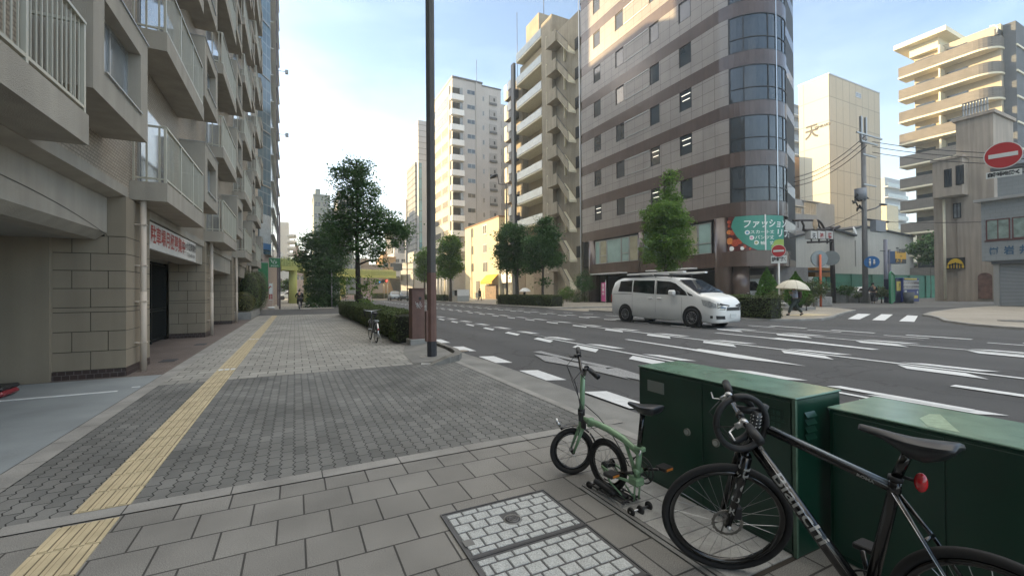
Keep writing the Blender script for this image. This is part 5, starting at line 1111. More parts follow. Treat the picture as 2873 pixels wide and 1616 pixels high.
# tall maple in the planting strip (foot hidden by the hedge)
def sil(px, py, D, rx, rz, ry=None):
    p = CAMP+ray(px, py)*D; return (p.x, p.y, p.z, rx, ry or rx, rz)
def blobs_at(x, y, z0, D, lst, k=1.0):
    """crown masses read off the picture: (px, py, half width px, half height px)"""
    out = []
    for i, (px, py, hw, hh) in enumerate(lst):
        s = D/FPX; p = CAMP+ray(px, py)*D; off = [0.0, 0.35, -0.35, 0.2, -0.2][i % 5]*hw*s*k; p = p+V3(FW)*off; out.append((p.x-x, p.y-y, p.z-z0, hw*s, hw*s*0.9, hh*s))
    return out
T1x, T1y = 3.25, 26.4; D1 = T1x*math.sin(YAW)+T1y*math.cos(YAW)
tree('tall dark maple standing in the clipped hedge beside the parked bicycle', T1x, T1y, blobs_at(T1x, T1y, 0, D1,
     [(985, 500, 48, 42), (968, 560, 42, 42), (1030, 545, 42, 50), (1000, 620, 60, 45), (950, 640, 42, 38), (1060, 620, 55, 48), (1105, 655, 42, 38), (1045, 690, 52, 34), (960, 690, 38, 26), (1020, 470, 24, 28), (955, 480, 20, 26), (1125, 640, 26, 24), (1062, 735, 20, 14), (930, 610, 22, 26), (985, 455, 16, 18)]),
     0.17, 21000, 0.135, LF_DK, 11, bark=BARKD, clump=0.42)
tree('low leafy shoots on the foot of the tall maple', 3.35, 25.7, blobs_at(3.35, 25.7, 0, 24.4, [(1035, 795, 26, 28), (985, 790, 24, 20), (1040, 835, 22, 18), (1010, 850, 20, 14)]), 0.03, 900, 0.12, LF_LT, 12, name='basal_shoots', clump=0.25, top=1.4, twigs=3)
# second, bushy dark tree beyond the side street
T2x, T2y = 3.4, 50.0; D2 = T2x*math.sin(YAW)+T2y*math.cos(YAW)
tree('dense dark bushy tree with foliage to the ground beyond the side street', T2x, T2y, blobs_at(T2x, T2y, 0, D2,
     [(905, 690, 48, 50), (880, 740, 44, 50), (925, 760, 46, 60), (895, 810, 42, 46), (940, 820, 30, 40), (870, 675, 26, 30), (930, 650, 36, 36), (850, 720, 22, 22), (945, 720, 30, 40), (905, 845, 50, 20)]),
     0.2, 24000, 0.22, LF_DK, 13, bark=BARKD, clump=0.6, shell=0.2)
# small pale tree by the footbridge column
tree('small light green tree under the left end of the footbridge', -0.9, 76, blobs_at(-0.9, 76, 0, 68, [(800, 800, 18, 12), (785, 810, 12, 8), (812, 790, 10, 8)]), 0.08, 1500, 0.2, LF_LT, 14, clump=0.5)
# trees across the street
def ftree(label, px, pbase, X, lst, n, leaf, mat, seed, tr=0.14, Y=None, **kw):
    if Y is None: p = atX(px, pbase, X); y = p.y
    else: y = Y
    D = X*math.sin(YAW)+y*math.cos(YAW); return tree(label, X, y, blobs_at(X, y, 0.1, D, lst), tr, n, leaf, mat, seed, base_z=0.08, group='street trees across the road', **kw)
ftree('left tree of the pair in the hedge before the concrete apartments', 1453, 850, 20.6, [(1432, 665, 40, 40), (1445, 725, 48, 38), (1408, 705, 26, 26), (1440, 640, 34, 22), (1470, 690, 26, 34), (1425, 745, 30, 16)], 15000, 0.20, LF_DK, 21, clump=0.5, shell=0.3)
ftree('right tree of the pair in the hedge before the concrete apartments', 1524, 850, 21.2, [(1515, 690, 44, 40), (1530, 640, 30, 28), (1545, 725, 32, 26), (1495, 740, 30, 22), (1530, 615, 14, 12), (1540, 680, 28, 36), (1565, 735, 12, 10), (1525, 790, 12, 10)], 15000, 0.20, LF_DK, 22, clump=0.5, shell=0.3)
ftree('sunlit yellow-green tree right of the tall brown pole', 1264, 840, 20.5, [(1262, 690, 32, 26), (1258, 730, 36, 28), (1280, 745, 22, 22), (1264, 670, 16, 14), (1250, 765, 26, 14)], 9000, 0.30, LF_LT, 23, clump=0.7, shell=0.3, tr=0.2)
ftree('green tree just left of the tall brown pole across the road', 1192, 835, 20.5, [(1188, 720, 18, 26), (1186, 760, 20, 24), (1200, 740, 14, 30)], 6000, 0.34, LF_LT, 24, clump=0.8, shell=0.3, tr=0.2)
ftree('bright green tree in front of the granite office behind the white van', 1868, 850, 22.6, [(1880, 510, 20, 30), (1878, 560, 36, 30), (1860, 600, 55, 34), (1900, 620, 38, 40), (1835, 625, 34, 34), (1870, 670, 66, 34), (1850, 710, 48, 28), (1905, 705, 34, 26), (1875, 745, 34, 16), (1885, 485, 8, 14), (1812, 600, 14, 14)], 26000, 0.145, LF_LT, 25, clump=0.36, shell=0.35)
# hedges
hedge('long clipped hedge on the kerb strip behind the brown box', [(3.05, 12.7), (3.15, 20), (3.1, 31.6)], 0.84, 0.92, 0.050, 620, LF_HD, 31, z0=0.03)
hedge('clipped hedge around the pair of trees across the road', [(20.5, 43.2), (21.1, 33.0)], 1.0, 1.5, 0.10, 190, LF_HD, 32, z0=0.08, group=None)
hedge('clipped hedge on the kerb directly behind the white van', [(20.3, 21.4), (20.7, 12.9)], 1.10, 1.1, 0.08, 330, LF_HD, 33, z0=0.08)
hedge('low far hedge left of the junk box across the road', [(20.8, 75), (20.6, 63.5)], 0.9, 1.0, 0.16, 90, LF_HD, 34, z0=0.08)
hedge('dark hedge on the far end of the left footpath', [(0.2, 80.5), (4.5, 80.5)], 1.3, 0.9, 0.18, 80, LF_HD, 35)
hedge('low hedge on the road median at left of the roadworks', [(8.2, 102), (12.5, 96)], 1.1, 1.2, 0.2, 70, LF_OL, 36)
hedge('low hedge beneath the footbridge stairs', [(16.0, 104), (19.8, 106)], 1.2, 1.2, 0.2, 70, LF_HD, 37)
# trimmed shrubs in the left planter
pl = thing('stone_planter', 'low stone planter with trimmed bushes at the end of the beige apartment building', 'planter', (-2.6, 29, 0))
MB().box(-3.4, -2.25, 28.8, 36.4, 0, 0.42).build('kerb_box', M_CONC, pl)
def bush(label, x, y, z, rx, ry, rz, n, leaf, mat, seed, name='bush', group=None):
    t = thing(name, label, 'bush', (x, y, z-rz), group); r = np.random.default_rng(seed); d = r.normal(size=(n, 3)); d /= np.linalg.norm(d, axis=1)[:, None]
    s = (np.abs(d)**2.4).sum(1)**(-1/2.4); C = np.array([x, y, z])+d*s[:, None]*np.array([rx, ry, rz])*r.uniform(0.86, 1.04, n)[:, None]
    MB().ball((x, y, z), rx*0.82, ry*0.82, rz*0.85, 14).build('dark_core', pm('hedge_shade_core', (0, 0, 0)), t); leaves('foliage', mat, t, C, leaf, seed, flat=0.1); return t  # dark ball carries the inner shade of the bush
bush('round olive bush in front of the taller trimmed bush', -2.75, 30.0, 0.98, 0.62, 0.9, 0.62, 3500, 0.055, LF_OL, 41)
bush('tall dark trimmed box-shaped bush beside the last stone pier', -2.65, 32.6, 1.65, 0.68, 1.3, 1.32, 5500, 0.06, LF_HD, 42)
bush('tall dark trimmed bush next to the green banner', -2.35, 36.0, 1.7, 0.62, 1.4, 1.4, 5000, 0.065, LF_HD, 43)
# cypress-like shrubs at the corner island
def cone_shrub(label, px, py0, py1, hw, X, seed, group=None):
    p = atX(px, py1, X); D = X*math.sin(YAW)+p.y*math.cos(YAW); s = D/FPX; zt = atX(px, py0, X).z; z0 = 0.08; t = thing('cypress_shrub', label, 'shrub', (X, p.y, z0), group)
    r = np.random.default_rng(seed); n = 5200; v = r.uniform(0, 1, n)**0.8; a = r.uniform(0, 2*PI, n); prof = np.clip(np.sin(np.clip(v, 0, 1)**0.75*PI*0.93+0.25), 0.03, 1); rad = hw*s*prof*r.uniform(0.8, 1.06, n)*(1+0.10*np.sin(a*3+v*8))
    C = np.stack([X+rad*np.cos(a), p.y+rad*np.sin(a), z0+0.25+v*(zt-z0-0.25)], 1)
    b = MB(); b.tube([(X, p.y, z0+0.2), (X, p.y, z0+(zt-z0)*0.35), (X, p.y, z0+(zt-z0)*0.8)], [hw*s*0.5, hw*s*0.72, hw*s*0.1], 12); b.build('dark_core', pm('hedge_shade_core', (0, 0, 0)), t); b = MB().cyl((X, p.y), 0.08, z0-0.02, z0+0.5, 8); b.build('trunk', BARK, t)  # inner shade of the shrub painted as a dark core
    leaves('foliage', LF_CF, t, C, 0.10, seed, flat=0.0, droop=-0.8); return t
cone_shrub('pointed bright green cypress between the hedge and the no-entry sign', 2153, 750, 850, 27, 26.5, 51)
cone_shrub('pointed green cypress behind the person with the cream parasol', 2233, 762, 850, 28, 29.5, 52)
cone_shrub('small pointed cypress just left of the orange mirror pole', 2266, 796, 848, 10, 32.5, 53)
def loose(label, px, py, hw, hh, X, n, mat, seed, name='shrub', leaf=0.12):
    p = atX(px, py, X); D = X*math.sin(YAW)+p.y*math.cos(YAW); s = D/FPX; z0 = 0.05
    t = tree(label, X, p.y, [(0, 0, p.z-z0, hw*s, hw*s, hh*s), (hw*s*0.5, 0.2, p.z-z0-hh*s*0.4, hw*s*0.6, hw*s*0.6, hh*s*0.5), (-hw*s*0.5, -0.2, p.z-z0-hh*s*0.4, hw*s*0.6, hw*s*0.6, hh*s*0.5)], 0.05, n, leaf, mat, seed, name=name, base_z=z0, clump=hw*s*0.4, top=max(0.5, p.z-z0)); t['category'] = 'shrub'; return t
loose('dark green bush filling the corner behind the orange mirror pole', 2283, 810, 30, 26, 36, 3200, LF_HD, 61)
loose('dark bush beneath the cream parasol beside low steps', 2262, 838, 18, 14, 30, 1500, LF_HD, 62)
loose('tall rough bush beside the granite office far corner', 1640, 790, 28, 30, 31.5, 3000, LF_DK, 63)
loose('bright green bush in front of the staircase foot', 1590, 822, 22, 18, 31, 2600, LF_LT, 64)
loose('dark bush between staircase foot and brown column', 1625, 835, 26, 14, 31, 2000, LF_HD, 65)
loose('thin flowering rose bush by the no-entry sign post', 2180, 828, 16, 22, 25.2, 700, LF_OL, 66, leaf=0.09)
loose('dark green tree crown behind the tiled outhouse', 2610, 700, 40, 40, 85, 2600, LF_DK, 67, leaf=0.5)
loose('low round bush in the second concrete planter', 2410, 828, 13, 6, 52.5, 900, LF_HD, 68, leaf=0.14)
loose('leafy bush behind the green gate post', 2473, 820, 17, 14, 52.5, 1300, LF_HD, 69, leaf=0.16)
loose('wide leafy bush in the large concrete planter', 2372, 815, 27, 13, 53, 2600, LF_DK, 70, leaf=0.18)
# ================================================================ STREET FURNITURE
M_BRP = pm('brown_pole_paint', (0.155, 0.085, 0.068), 0.6, var=0.12, vs=5, streak=0.2); M_BRG = pm('grey_brown_pole_paint', (0.085, 0.08, 0.075), 0.6, var=0.10, vs=3, streak=0.12); M_BRK = pm('anti_poster_wrap', (0.035, 0.036, 0.042), 0.75, var=0.12, vs=8)
tp = thing('lamp_post', 'tall tapering brown pole with a dark wrapped foot on the kerb island near the bicycle', 'pole', (2.81, 9.72, 0))
def octo(cx, cy, r, z0, z1, b): b.prism([(cx+r*math.cos(PI/8+PI/4*k), cy+r*math.sin(PI/8+PI/4*k)) for k in range(8)], z0, z1)
b = MB(); octo(2.81, 9.72, 0.106, 0.37, 1.94, b); b.build('lower_shaft', M_BRP, tp); b = MB(); octo(2.81, 9.72, 0.100, 1.94, 11.5, b); b.build('upper_shaft', M_BRG, tp); b = MB(); octo(2.81, 9.72, 0.109, 0.02, 0.37, b); b.build('wrapped_foot', M_BRK, tp)
MB().bbox(2.66, 2.712, 9.66, 9.78, 0.37, 1.07, 0.008).build('cable_duct', M_BRP, tp)
MB().prism([(2.81+0.36*math.cos(a)*0.8, 9.72+0.30*math.sin(a)) for a in [2*PI*k/14 for k in range(14)]], 0.0, 0.022).build('footing', M_CONC, tp)
bx = thing('brown_control_box', 'narrow rust-brown control cabinet with white scribble on a concrete base beside the hedge', 'utility box', (3.08, 12.2, 0))
MB().bbox(2.84, 3.34, 11.93, 12.45, 0, 0.185, 0.012).build('base', M_CONC, bx); MB().bbox(2.905, 3.265, 12.0, 12.38, 0.185, 1.58, 0.008).build('body', M_BRP, bx); MB().bbox(2.875, 3.295, 11.965, 12.41, 1.58, 1.61, 0.006).build('cap', M_BRP, bx)
MB().box(2.93, 3.245, 11.992, 12.0, 0.22, 1.55).build('door', M_BRP, bx); MB().bbox(3.10, 3.17, 11.97, 11.992, 1.29, 1.36, 0.004).build('lock', M_BLACKP, bx)
b = MB(); rr = random.Random(3)
for k in range(7):
    x0, z0 = 3.00+k*0.022, 1.22-rr.uniform(0, .06); b.tube([(x0+i*0.007+0.016*math.sin(i*2.1+k), 11.988, z0-i*0.017+0.022*math.cos(i*1.9+k*2)) for i in range(9)], 0.0032, 4)
b.build('scribble', M_WHITE, bx)
# small litter and manhole covers
o = MB().prism([(2.33, 8.86), (2.52, 8.80), (2.86, 8.71), (2.88, 8.75), (2.5, 8.86), (2.36, 8.95)], 0.007, 0.012).build('paint_splash', M_WHITE); struct(o)
def manhole(label, x, y, r, m, z=0.0):
    t = thing('manhole_cover', label, 'manhole cover', (x, y, z)); MB().cyl((x, y), r, z-0.005, z+0.006, 28).build('rim', pm('cast_iron', (0.10, 0.095, 0.09), 0.6, 0.4, var=0.2, vs=20), t); b = MB()
    for i in range(-5, 6):
        for j in range(-5, 6):
            if (i*i+j*j) < 26: s = r/6.3; b.box(x+i*s-s*.33, x+i*s+s*.33, y+j*s-s*.33, y+j*s+s*.33, z+0.006, z+0.011)
    b.build('studs', m, t); return t
manhole('round pale patterned manhole cover at the kerb by the brown pole', 3.74, 10.33, 0.20, pm('pale_pattern', (0.34, 0.28, 0.22), 0.8, var=0.3, vs=30))
manhole('flat round manhole cover on the right-hand corner footpath', 27.2, 6.6, 0.7, M_CONCD, 0.085)
for x, y in ((-2.55, 12.2), (-2.5, 15.6)): t = thing('drain_lid', 'small dark square lid in the brown paving by the first downpipe' if y < 13 else 'small dark square lid in the brown paving farther from the downpipe', 'drain lid', (x, y, 0)); MB().box(x-0.14, x+0.14, y-0.22, y+0.22, 0.0, 0.005).build('lid', M_BRK, t)
def post(name, label, cat, x, y, h, r, m, z0=0.0, r2=None): b = MB().cyl((x, y), r, z0, z0+h, 12, r2); o = b.build(name, m, None, (x, y, z0)); tag(o, label, cat); return o
post('marker_post', 'slim white post in front of the dense bushy tree', 'pole', 3.45, 49.0, atY(924, 757, 49).z, 0.07, M_ALU)
# street lamp across the road
sl = thing('street_lamp', 'dark street lamp with a flat head reaching left in front of the hedge trees', 'street lamp', (20.4, 41.8, 0.1))
zt = atX(1424, 512, 20.4).z; b = MB().tube([(20.4, 41.8, 0.1), (20.4, 41.8, zt)], [0.11, 0.08], 10); b.build('pole', M_BRG, sl)
e = atX(1383, 497, 19.8); b = MB().tube([(20.4, 41.8, zt-0.15), (20.1, 43.0, zt+0.1), (19.8, e.y-1.2, e.z)], 0.05, 6); b.build('arm', M_BRG, sl); b = MB().ball((19.8, e.y-0.2, e.z), 0.25, 1.0, 0.17, 12); b.build('lamp_head', M_GREYD, sl)
p = at_d(1142, 700, 72); post('street_lamp', 'very slim dark lamp post rising beside the distant road sign gantry', 'street lamp', p.x, p.y, at_d(1142, 560, 72).z, 0.09, M_GREYD)
p = at_d(886, 700, 90); sl = thing('street_lamp', 'thin distant lamp post with a left-hand curved arm before the grey-green tower', 'street lamp', (p.x, p.y, 0)); MB().tube([(p.x, p.y, 0), (p.x, p.y, at_d(880, 640, 90).z), (p.x+2.6, p.y, at_d(880, 638, 90).z)], 0.07, 6).build('pole', M_BRG, sl)
# road sign gantry
q = at_d(1161, 745, 80); gn = thing('road_sign_gantry', 'cantilever gantry carrying a grey-backed road sign panel over the road', 'sign gantry', (q.x, q.y, 0))
a, c = at_d(1098, 742, 80), at_d(1161, 742, 80)
MB().tube([(q.x, q.y, 0), (q.x, q.y, c.z+0.5)], 0.14, 8).build('post', M_ALU, gn)
for zz_ in (c.z+0.3, at_d(1161, 756, 80).z): MB().tube([(a.x, q.y, zz_), (q.x, q.y, zz_)], 0.08, 6).build('arm', M_ALU, gn)
b0, b1 = at_d(1098, 741, 80), at_d(1125, 760, 80); MB().box(b0.x, b1.x, q.y-0.1, q.y+0.1, b1.z, b0.z).build('sign_panel', pm('sign_back_grey', (0.22, 0.22, 0.21), 0.6, 0.3), gn)
# ---------------------------------------------------------------- pedestrian footbridge
M_LG = pm('yellow_green_paint', (0.50, 0.52, 0.17), 0.6, var=0.06, vs=0.5); M_LGD = pm('yellow_green_rail', (0.42, 0.46, 0.16), 0.6, var=0.05)
pth = [at_d(px, py, d) for px, py, d in ((735, 762, 60), (775, 764, 61), (822, 764, 63), (862, 766, 70), (905, 770, 82), (962, 774, 92), (1035, 776, 97), (1107, 777, 100))]
fbz = 4.75; fbr = thing('footbridge', 'yellow-green pedestrian footbridge curving over the far junction', 'footbridge', (pth[3].x, pth[3].y, 0))
dk = MB(); pr_ = MB()
for i in range(len(pth)-1):
    a, c = V3((pth[i].x, pth[i].y, 0)), V3((pth[i+1].x, pth[i+1].y, 0)); u = (c-a).normalized(); nn = V3((-u.y, u.x, 0))*1.4
    dk.prism([tuple((a-nn)[:2]), tuple((c-nn)[:2]), tuple((c+nn)[:2]), tuple((a+nn)[:2])], fbz, fbz+0.55)
    for sg_ in (-1, 1):
        for zz_ in (0.6, 1.75): pr_.tube([a+nn*sg_+V3((0, 0, fbz+zz_)), c+nn*sg_+V3((0, 0, fbz+zz_))], 0.05, 5)
        n = int((c-a).length/0.35)
        for k in range(n): q = a.lerp(c, k/n)+nn*sg_; pr_.box(q.x-0.05, q.x+0.05, q.y-0.05, q.y+0.05, fbz+0.55, fbz+1.75)
        pr_.slab([a+nn*sg_*0.97+V3((0, 0, fbz+0.56)), c+nn*sg_*0.97+V3((0, 0, fbz+0.56)), c+nn*sg_*0.97+V3((0, 0, fbz+1.5)), a+nn*sg_*0.97+V3((0, 0, fbz+1.5))], nn*0.015)
dk.build('deck', M_LG, fbr); pr_.build('parapet', M_LGD, fbr)
for i in (2, 3, 5): q = pth[i]; MB().cyl((q.x, q.y), 0.55, 0, fbz, 14).build('column', M_LG, fbr)
q = at_d(826, 727, 62); MB().box(q.x-3.3, q.x, q.y-0.1, q.y+0.1, fbz+0.56, q.z).build('high_screen', M_LG, fbr)
e1 = pth[-1]; bt_ = G(1118, 829)
stp = MB(); ns = 18; u = V3((bt_.x-e1.x, bt_.y-e1.y, 0)); 
for k in range(ns):
    f0, f1 = k/ns, (k+1)/ns; a = V3((e1.x, e1.y, 0))+u*f0; c = V3((e1.x, e1.y, 0))+u*f1; nn = V3((-u.y, u.x, 0)).normalized()*1.3; z = fbz+0.5-(fbz+0.5)*f1
    stp.prism([tuple((a+nn)[:2]), tuple((c+nn)[:2]), tuple((c-nn)[:2]), tuple((a-nn)[:2])][::-1], max(z-0.3, 0), z+0.05)
stp.build('stairs', M_CONCD, fbr)
for sg_ in (-1, 1):
    nn = V3((-u.y, u.x, 0)).normalized()*1.35*sg_; a = V3((e1.x, e1.y, fbz+0.3))+nn; c = V3((bt_.x, bt_.y, 0.1))+nn; MB().slab([a, c, c+V3((0, 0, 1.3)), a+V3((0, 0, 1.3))], nn*0.05).build('stair_parapet', M_LG, fbr)
# traffic lights, barriers
def small_signal(label, px, py, d, red):
    q = at_d(px, py, d); t = thing('traffic_signal', label, 'traffic light', (q.x, q.y, 0)); MB().tube([(q.x+0.6, q.y, 0), (q.x+0.6, q.y, q.z+0.4)], 0.07, 6).build('post', M_ALU, t); MB().box(q.x-0.7, q.x+0.6, q.y-0.15, q.y+0.15, q.z-0.25, q.z+0.25).build('housing', M_BLACKP, t)
    MB().disc((q.x+(0.35 if red else -0.4), q.y-0.17, q.z), (0, 1, 0), 0.16, 0.05, 12).build('lens', pm('signal_red' if red else 'signal_blue', (0.7, 0.03, 0.02) if red else (0.02, 0.3, 0.6), 0.4, var=0, emit=(((1, 0.05, 0.03), 4) if red else ((0.05, 0.5, 1), 0.6))), t)
small_signal('distant traffic light showing red beneath the footbridge', 1080, 788, 96, True); small_signal('distant blue-lit signal left of the red one beneath the footbridge', 1070, 791, 98, False)
for k in range(5):
    q = at_d(962+k*7, 838, 88); t = thing('road_barrier', 'red and white striped barrier of the roadworks before the far median', 'barrier', (q.x, q.y, 0), 'roadworks barriers on the far median'); MB().box(q.x-0.22, q.x+0.22, q.y-0.05, q.y+0.05, 0.05, 1.0).build('board', M_WHITE, t)
    for j in range(2): MB().box(q.x-0.16+j*0.2, q.x-0.06+j*0.2, q.y-0.06, q.y-0.05, 0.1, 0.95).build('stripe', pm('barrier_red', (0.45, 0.12, 0.10), 0.6, var=0), t)
q0 = at_d(1035, 842, 70)
t = thing('road_barrier', 'pink and white striped board right of the tall maple trunk', 'barrier', (q0.x, q0.y, 0)); MB().box(q0.x-0.4, q0.x+0.4, q0.y, q0.y+0.05, 0.1, 1.1).build('board', M_WHITE, t)
for j in range(4): MB().box(q0.x-0.36+j*0.2, q0.x-0.26+j*0.2, q0.y-0.01, q0.y, 0.1, 1.1).build('stripe', pm('barrier_red', (0, 0, 0)), t)
# junk box by the far footpath
q = atX(1277, 843, 20.6); t = thing('open_cart', 'grey open-fronted box cart on the far kerb under the yellow-green tree', 'cart', (q.x, q.y, 0.1)); MB().box(q.x, q.x+1.8, q.y-1, q.y+1.2, 0.1, 0.9).build('lower_box', M_ALU, t); MB().box(q.x, q.x+1.8, q.y-1, q.y-0.9, 0.9, 1.7).box(q.x, q.x+1.8, q.y+1.1, q.y+1.2, 0.9, 1.7).box(q.x, q.x+1.8, q.y-1, q.y+1.2, 1.7, 1.8).build('frame', M_WHITE, t); MB().box(q.x+0.3, q.x+1.7, q.y-0.9, q.y+1.1, 0.9, 1.69).build('dark_inside', M_DARK, t)
# row of white posts under the awning line at the far left of that footpath
for k in range(4):
    q = atX(1226+k*9, 835, 27.0); post('white_post', 'slim white porch post before the grey shuttered building', 'post', 27.0, q.y, 4.2, 0.12, M_WHITE, 0.1)['group'] = 'white porch posts'
# ---------------------------------------------------------------- no-entry signs
M_NE = pm('no_entry_red', (0.42, 0.035, 0.04), 0.45, var=0.05); M_PL = pm('plate_white', (0.62, 0.65, 0.64), 0.45, var=0.05)
def no_entry(label, c, n, R, post_, plate_c, plate_w, plate_h):
    """c centre, n direction the face looks to"""
    n = V3(n).normalized(); t = thing('no_entry_sign', label, 'road sign', (c[0], c[1], 0.0)); c = V3(c)
    side = V3((0, 0, 1)).cross(n).normalized()
    MB().disc(c, n, R, 0.02, 40).build('rim', M_PL, t); MB().disc(c+n*0.012, n, R*0.94, 0.01, 40).build('red_disc', M_NE, t)
    Mx = frame(c+n*0.02, side, (0, 0, 1)); b = MB(); b.T = Mx; b.box(-R*0.74, R*0.74, -R*0.155, R*0.155, -0.003, 0.003); b.build('white_bar', M_PL, t)
    pc = V3(plate_c); Mx = frame(pc, side, (0, 0, 1)); b = MB(); b.T = Mx; b.bbox(-plate_w/2, plate_w/2, -plate_h/2, plate_h/2, -0.012, 0.004, 0.003); pl_ = b.build('plate', M_PL, t)
    me = textmesh('自転車を除く', plate_h*0.62, 0.012); b = MB().mesh(me, Mx @ Matrix.Translation((0, 0, 0.008)) @ Matrix.Diagonal((plate_w*0.92/(plate_h*0.62*6), 1, 1, 1))); b.build('lettering', M_INK, pl_)
    return t, c, side
XN = 23.2; c = atX(2184.5, 704, XN); D = c.x*math.sin(YAW)+c.y*math.cos(YAW); R_ = 17.5*D/FPX; vd = V3((-c.x, -c.y, 0)).normalized()
pc = atX(2185.5, 728, XN)
t, c, sd_ = no_entry('round red no-entry sign with a plate on a white post behind the clipped hedge', (c.x, c.y, c.z), vd, R_, True, (pc.x, pc.y, pc.z), 0.72, 0.40)
nb_ = c-vd*0.06; MB().tube([(nb_.x, nb_.y, 0.05), (nb_.x, nb_.y, c.z+R_*0.8)], 0.045, 10).build('post', M_WHITE, t)
MB().tube([(nb_.x, nb_.y, 1.6), (nb_.x, nb_.y, 1.66)], 0.05, 10).build('blue_band', pm('band_blue', (0, 0, 0)), t)
XN2 = 19.05; c = atX(2814, 436, XN2); n_ = V3((-0.90, -0.43, 0)); D = c.x*math.sin(YAW)+c.y*math.cos(YAW)
pc = atX(2816, 488, XN2); t, c, sd_ = no_entry('large round red no-entry sign with a plate at the upper right edge', (c.x, c.y, c.z), V3((-c.x, -c.y, 0)), 0.40, True, (pc.x, pc.y, pc.z), 0.72, 0.19)
px_ = V3((19.9, 3.6, 0)); b = MB().tube([(px_.x, px_.y, 0.05), (px_.x, px_.y, 5.3), (px_.x-0.1, px_.y+0.3, 5.45)], 0.05, 10); b.build('post', M_GREYD, t)
for zz_ in (c.z, pc.z): MB().tube([(c.x+0.05, c.y+0.0, zz_), (px_.x, px_.y, zz_)], 0.022, 6).build('arm', M_GREYD, t)
# ---------------------------------------------------------------- utility pole with wires
M_POLE = pm('concrete_pole', (0.26, 0.255, 0.25), 0.85, var=0.12, vs=0.8, streak=0.15); M_WIRE = pm('black_cable', (0.02, 0.02, 0.022), 0.6, var=0)
UX, UY = 52.2, 23.3; up_ = thing('utility_pole', 'concrete utility pole with crossarms, transformer and cables beside the planters', 'utility pole', (UX, UY, 0))
MB().tube([(UX, UY, 0), (UX, UY, 17.2)], [0.25, 0.20], 14).build('shaft', M_POLE, up_)
MB().box(UX-0.55, UX-0.3, UY-0.1, UY+0.1, 16.4, 19.1).build('extension_post', M_ALU, up_); MB().box(UX+0.35, UX+0.6, UY-0.1, UY+0.1, 16.4, 19.1).build('extension_post', M_ALU, up_)
for z, w_ in ((16.95, 2.6), (16.2, 1.6), (14.9, 1.4), (11.9, 1.3)): MB().box(UX-w_*0.9, UX+w_, UY-0.55, UY-0.43, z, z+0.14).build('crossarm', M_ALU, up_)
b = MB().cyl((UX-2.0, UY-0.6), 0.5, 10.3, 11.4, 14); b.build('transformer', pm('transformer_grey', (0.25, 0.27, 0.30), 0.5, var=0.05), up_)
b = MB()
rr = random.Random(5)
for k in range(9): x = UX-3.3+rr.uniform(0, 2.4); z = 9.3+rr.uniform(0, 1.2); b.tube([(x, UY-0.5, z), (x+rr.uniform(-.4, .4), UY-0.6, z+rr.uniform(-.4, .4)), (x+rr.uniform(0.2, 1), UY-0.5, z+rr.uniform(-.3, .5))], 0.07, 5)
b.build('cable_fittings', M_WIRE, up_)
MB().box(UX+0.2, UX+2.2, UY-0.9, UY-0.4, 7.3, 8.4).build('grey_box', pm('transformer_grey', (0, 0, 0)), up_)
b = MB().tube([(UX, UY, 9.4), (UX+1.6, UY-0.3, 9.8), (UX+2.6, UY-0.3, 10.2)], 0.07, 6); b.build('lamp_arm', M_GREYD, up_); MB().ball((UX+3.1, UY-0.3, 10.3), 0.75, 0.2, 0.12, 10).build('lamp_head', M_GREYD, up_)
MB().disc((UX-0.1, UY-0.62, 4.15), (-0.9, -0.42, 0), 0.62, 0.05, 28).build('blue_sign', pm('road_sign_blue', (0.03, 0.16, 0.42), 0.45, var=0.04), up_)
b = MB(); fx = V3((-0.91, -0.42, 0)); sxv = V3((0.42, -0.91, 0)); cc = V3((UX-0.16, UY-0.66, 4.15))
for off, h in ((-0.16, 0.78), (0.18, 0.52)):
    q = cc+sxv*off; b.tube([q+V3((0, 0, -h*0.5)), q+V3((0, 0, h*0.15))], 0.085, 6); b.ball(tuple(q+V3((0, 0, h*0.36))), 0.085, 0.085, 0.085, 8)
b.build('pictogram', M_WHITE, up_)
def cable(label, P, Q, sag=0.6, r=0.025, n=14, group=None):
    P, Q = V3(P), V3(Q); pts = [P.lerp(Q, i/n)-V3((0, 0, sag*4*(i/n)*(1-i/n))) for i in range(n+1)]; o = MB().tube(pts, r, 5).build('overhead_cable', M_WIRE, None, tuple(P)); tag(o, label, 'cable', group); return o
gw = 'overhead power cables'
for k, (z, ay) in enumerate(((16.5, 0), (16.0, 0), (15.4, 0))):
    q = atY(2873, 400+16*k, 8.0); cable('one of three parallel high cables running right from the utility pole', (UX+0.6, UY-0.5, z), (q.x+8, 8-2, q.z), 0.5, 0.03, group=gw+' to the right')
    q = atY(2222, 500+12*k, 30.0); cable('one of three parallel high cables running down left from the utility pole', (UX-0.4, UY-0.5, z+0.6), (q.x, 30, q.z), 0.8, 0.035, group=gw+' to the left')
cable('low thick cable from the pole to the left behind the archway', (UX-0.4, UY, 9.4), (44, 30, 6.8), 0.9, 0.03); cable('low cable crossing in front of the old concrete building to the right', (UX+4.8, UY, 8.62), (60, 5, 7.4), 0.5, 0.03)
MB().tube([(UX, UY, 8.6), (UX+4.8, UY, 8.62)], 0.11, 8).build('cable_sleeve', M_WIRE, up_)
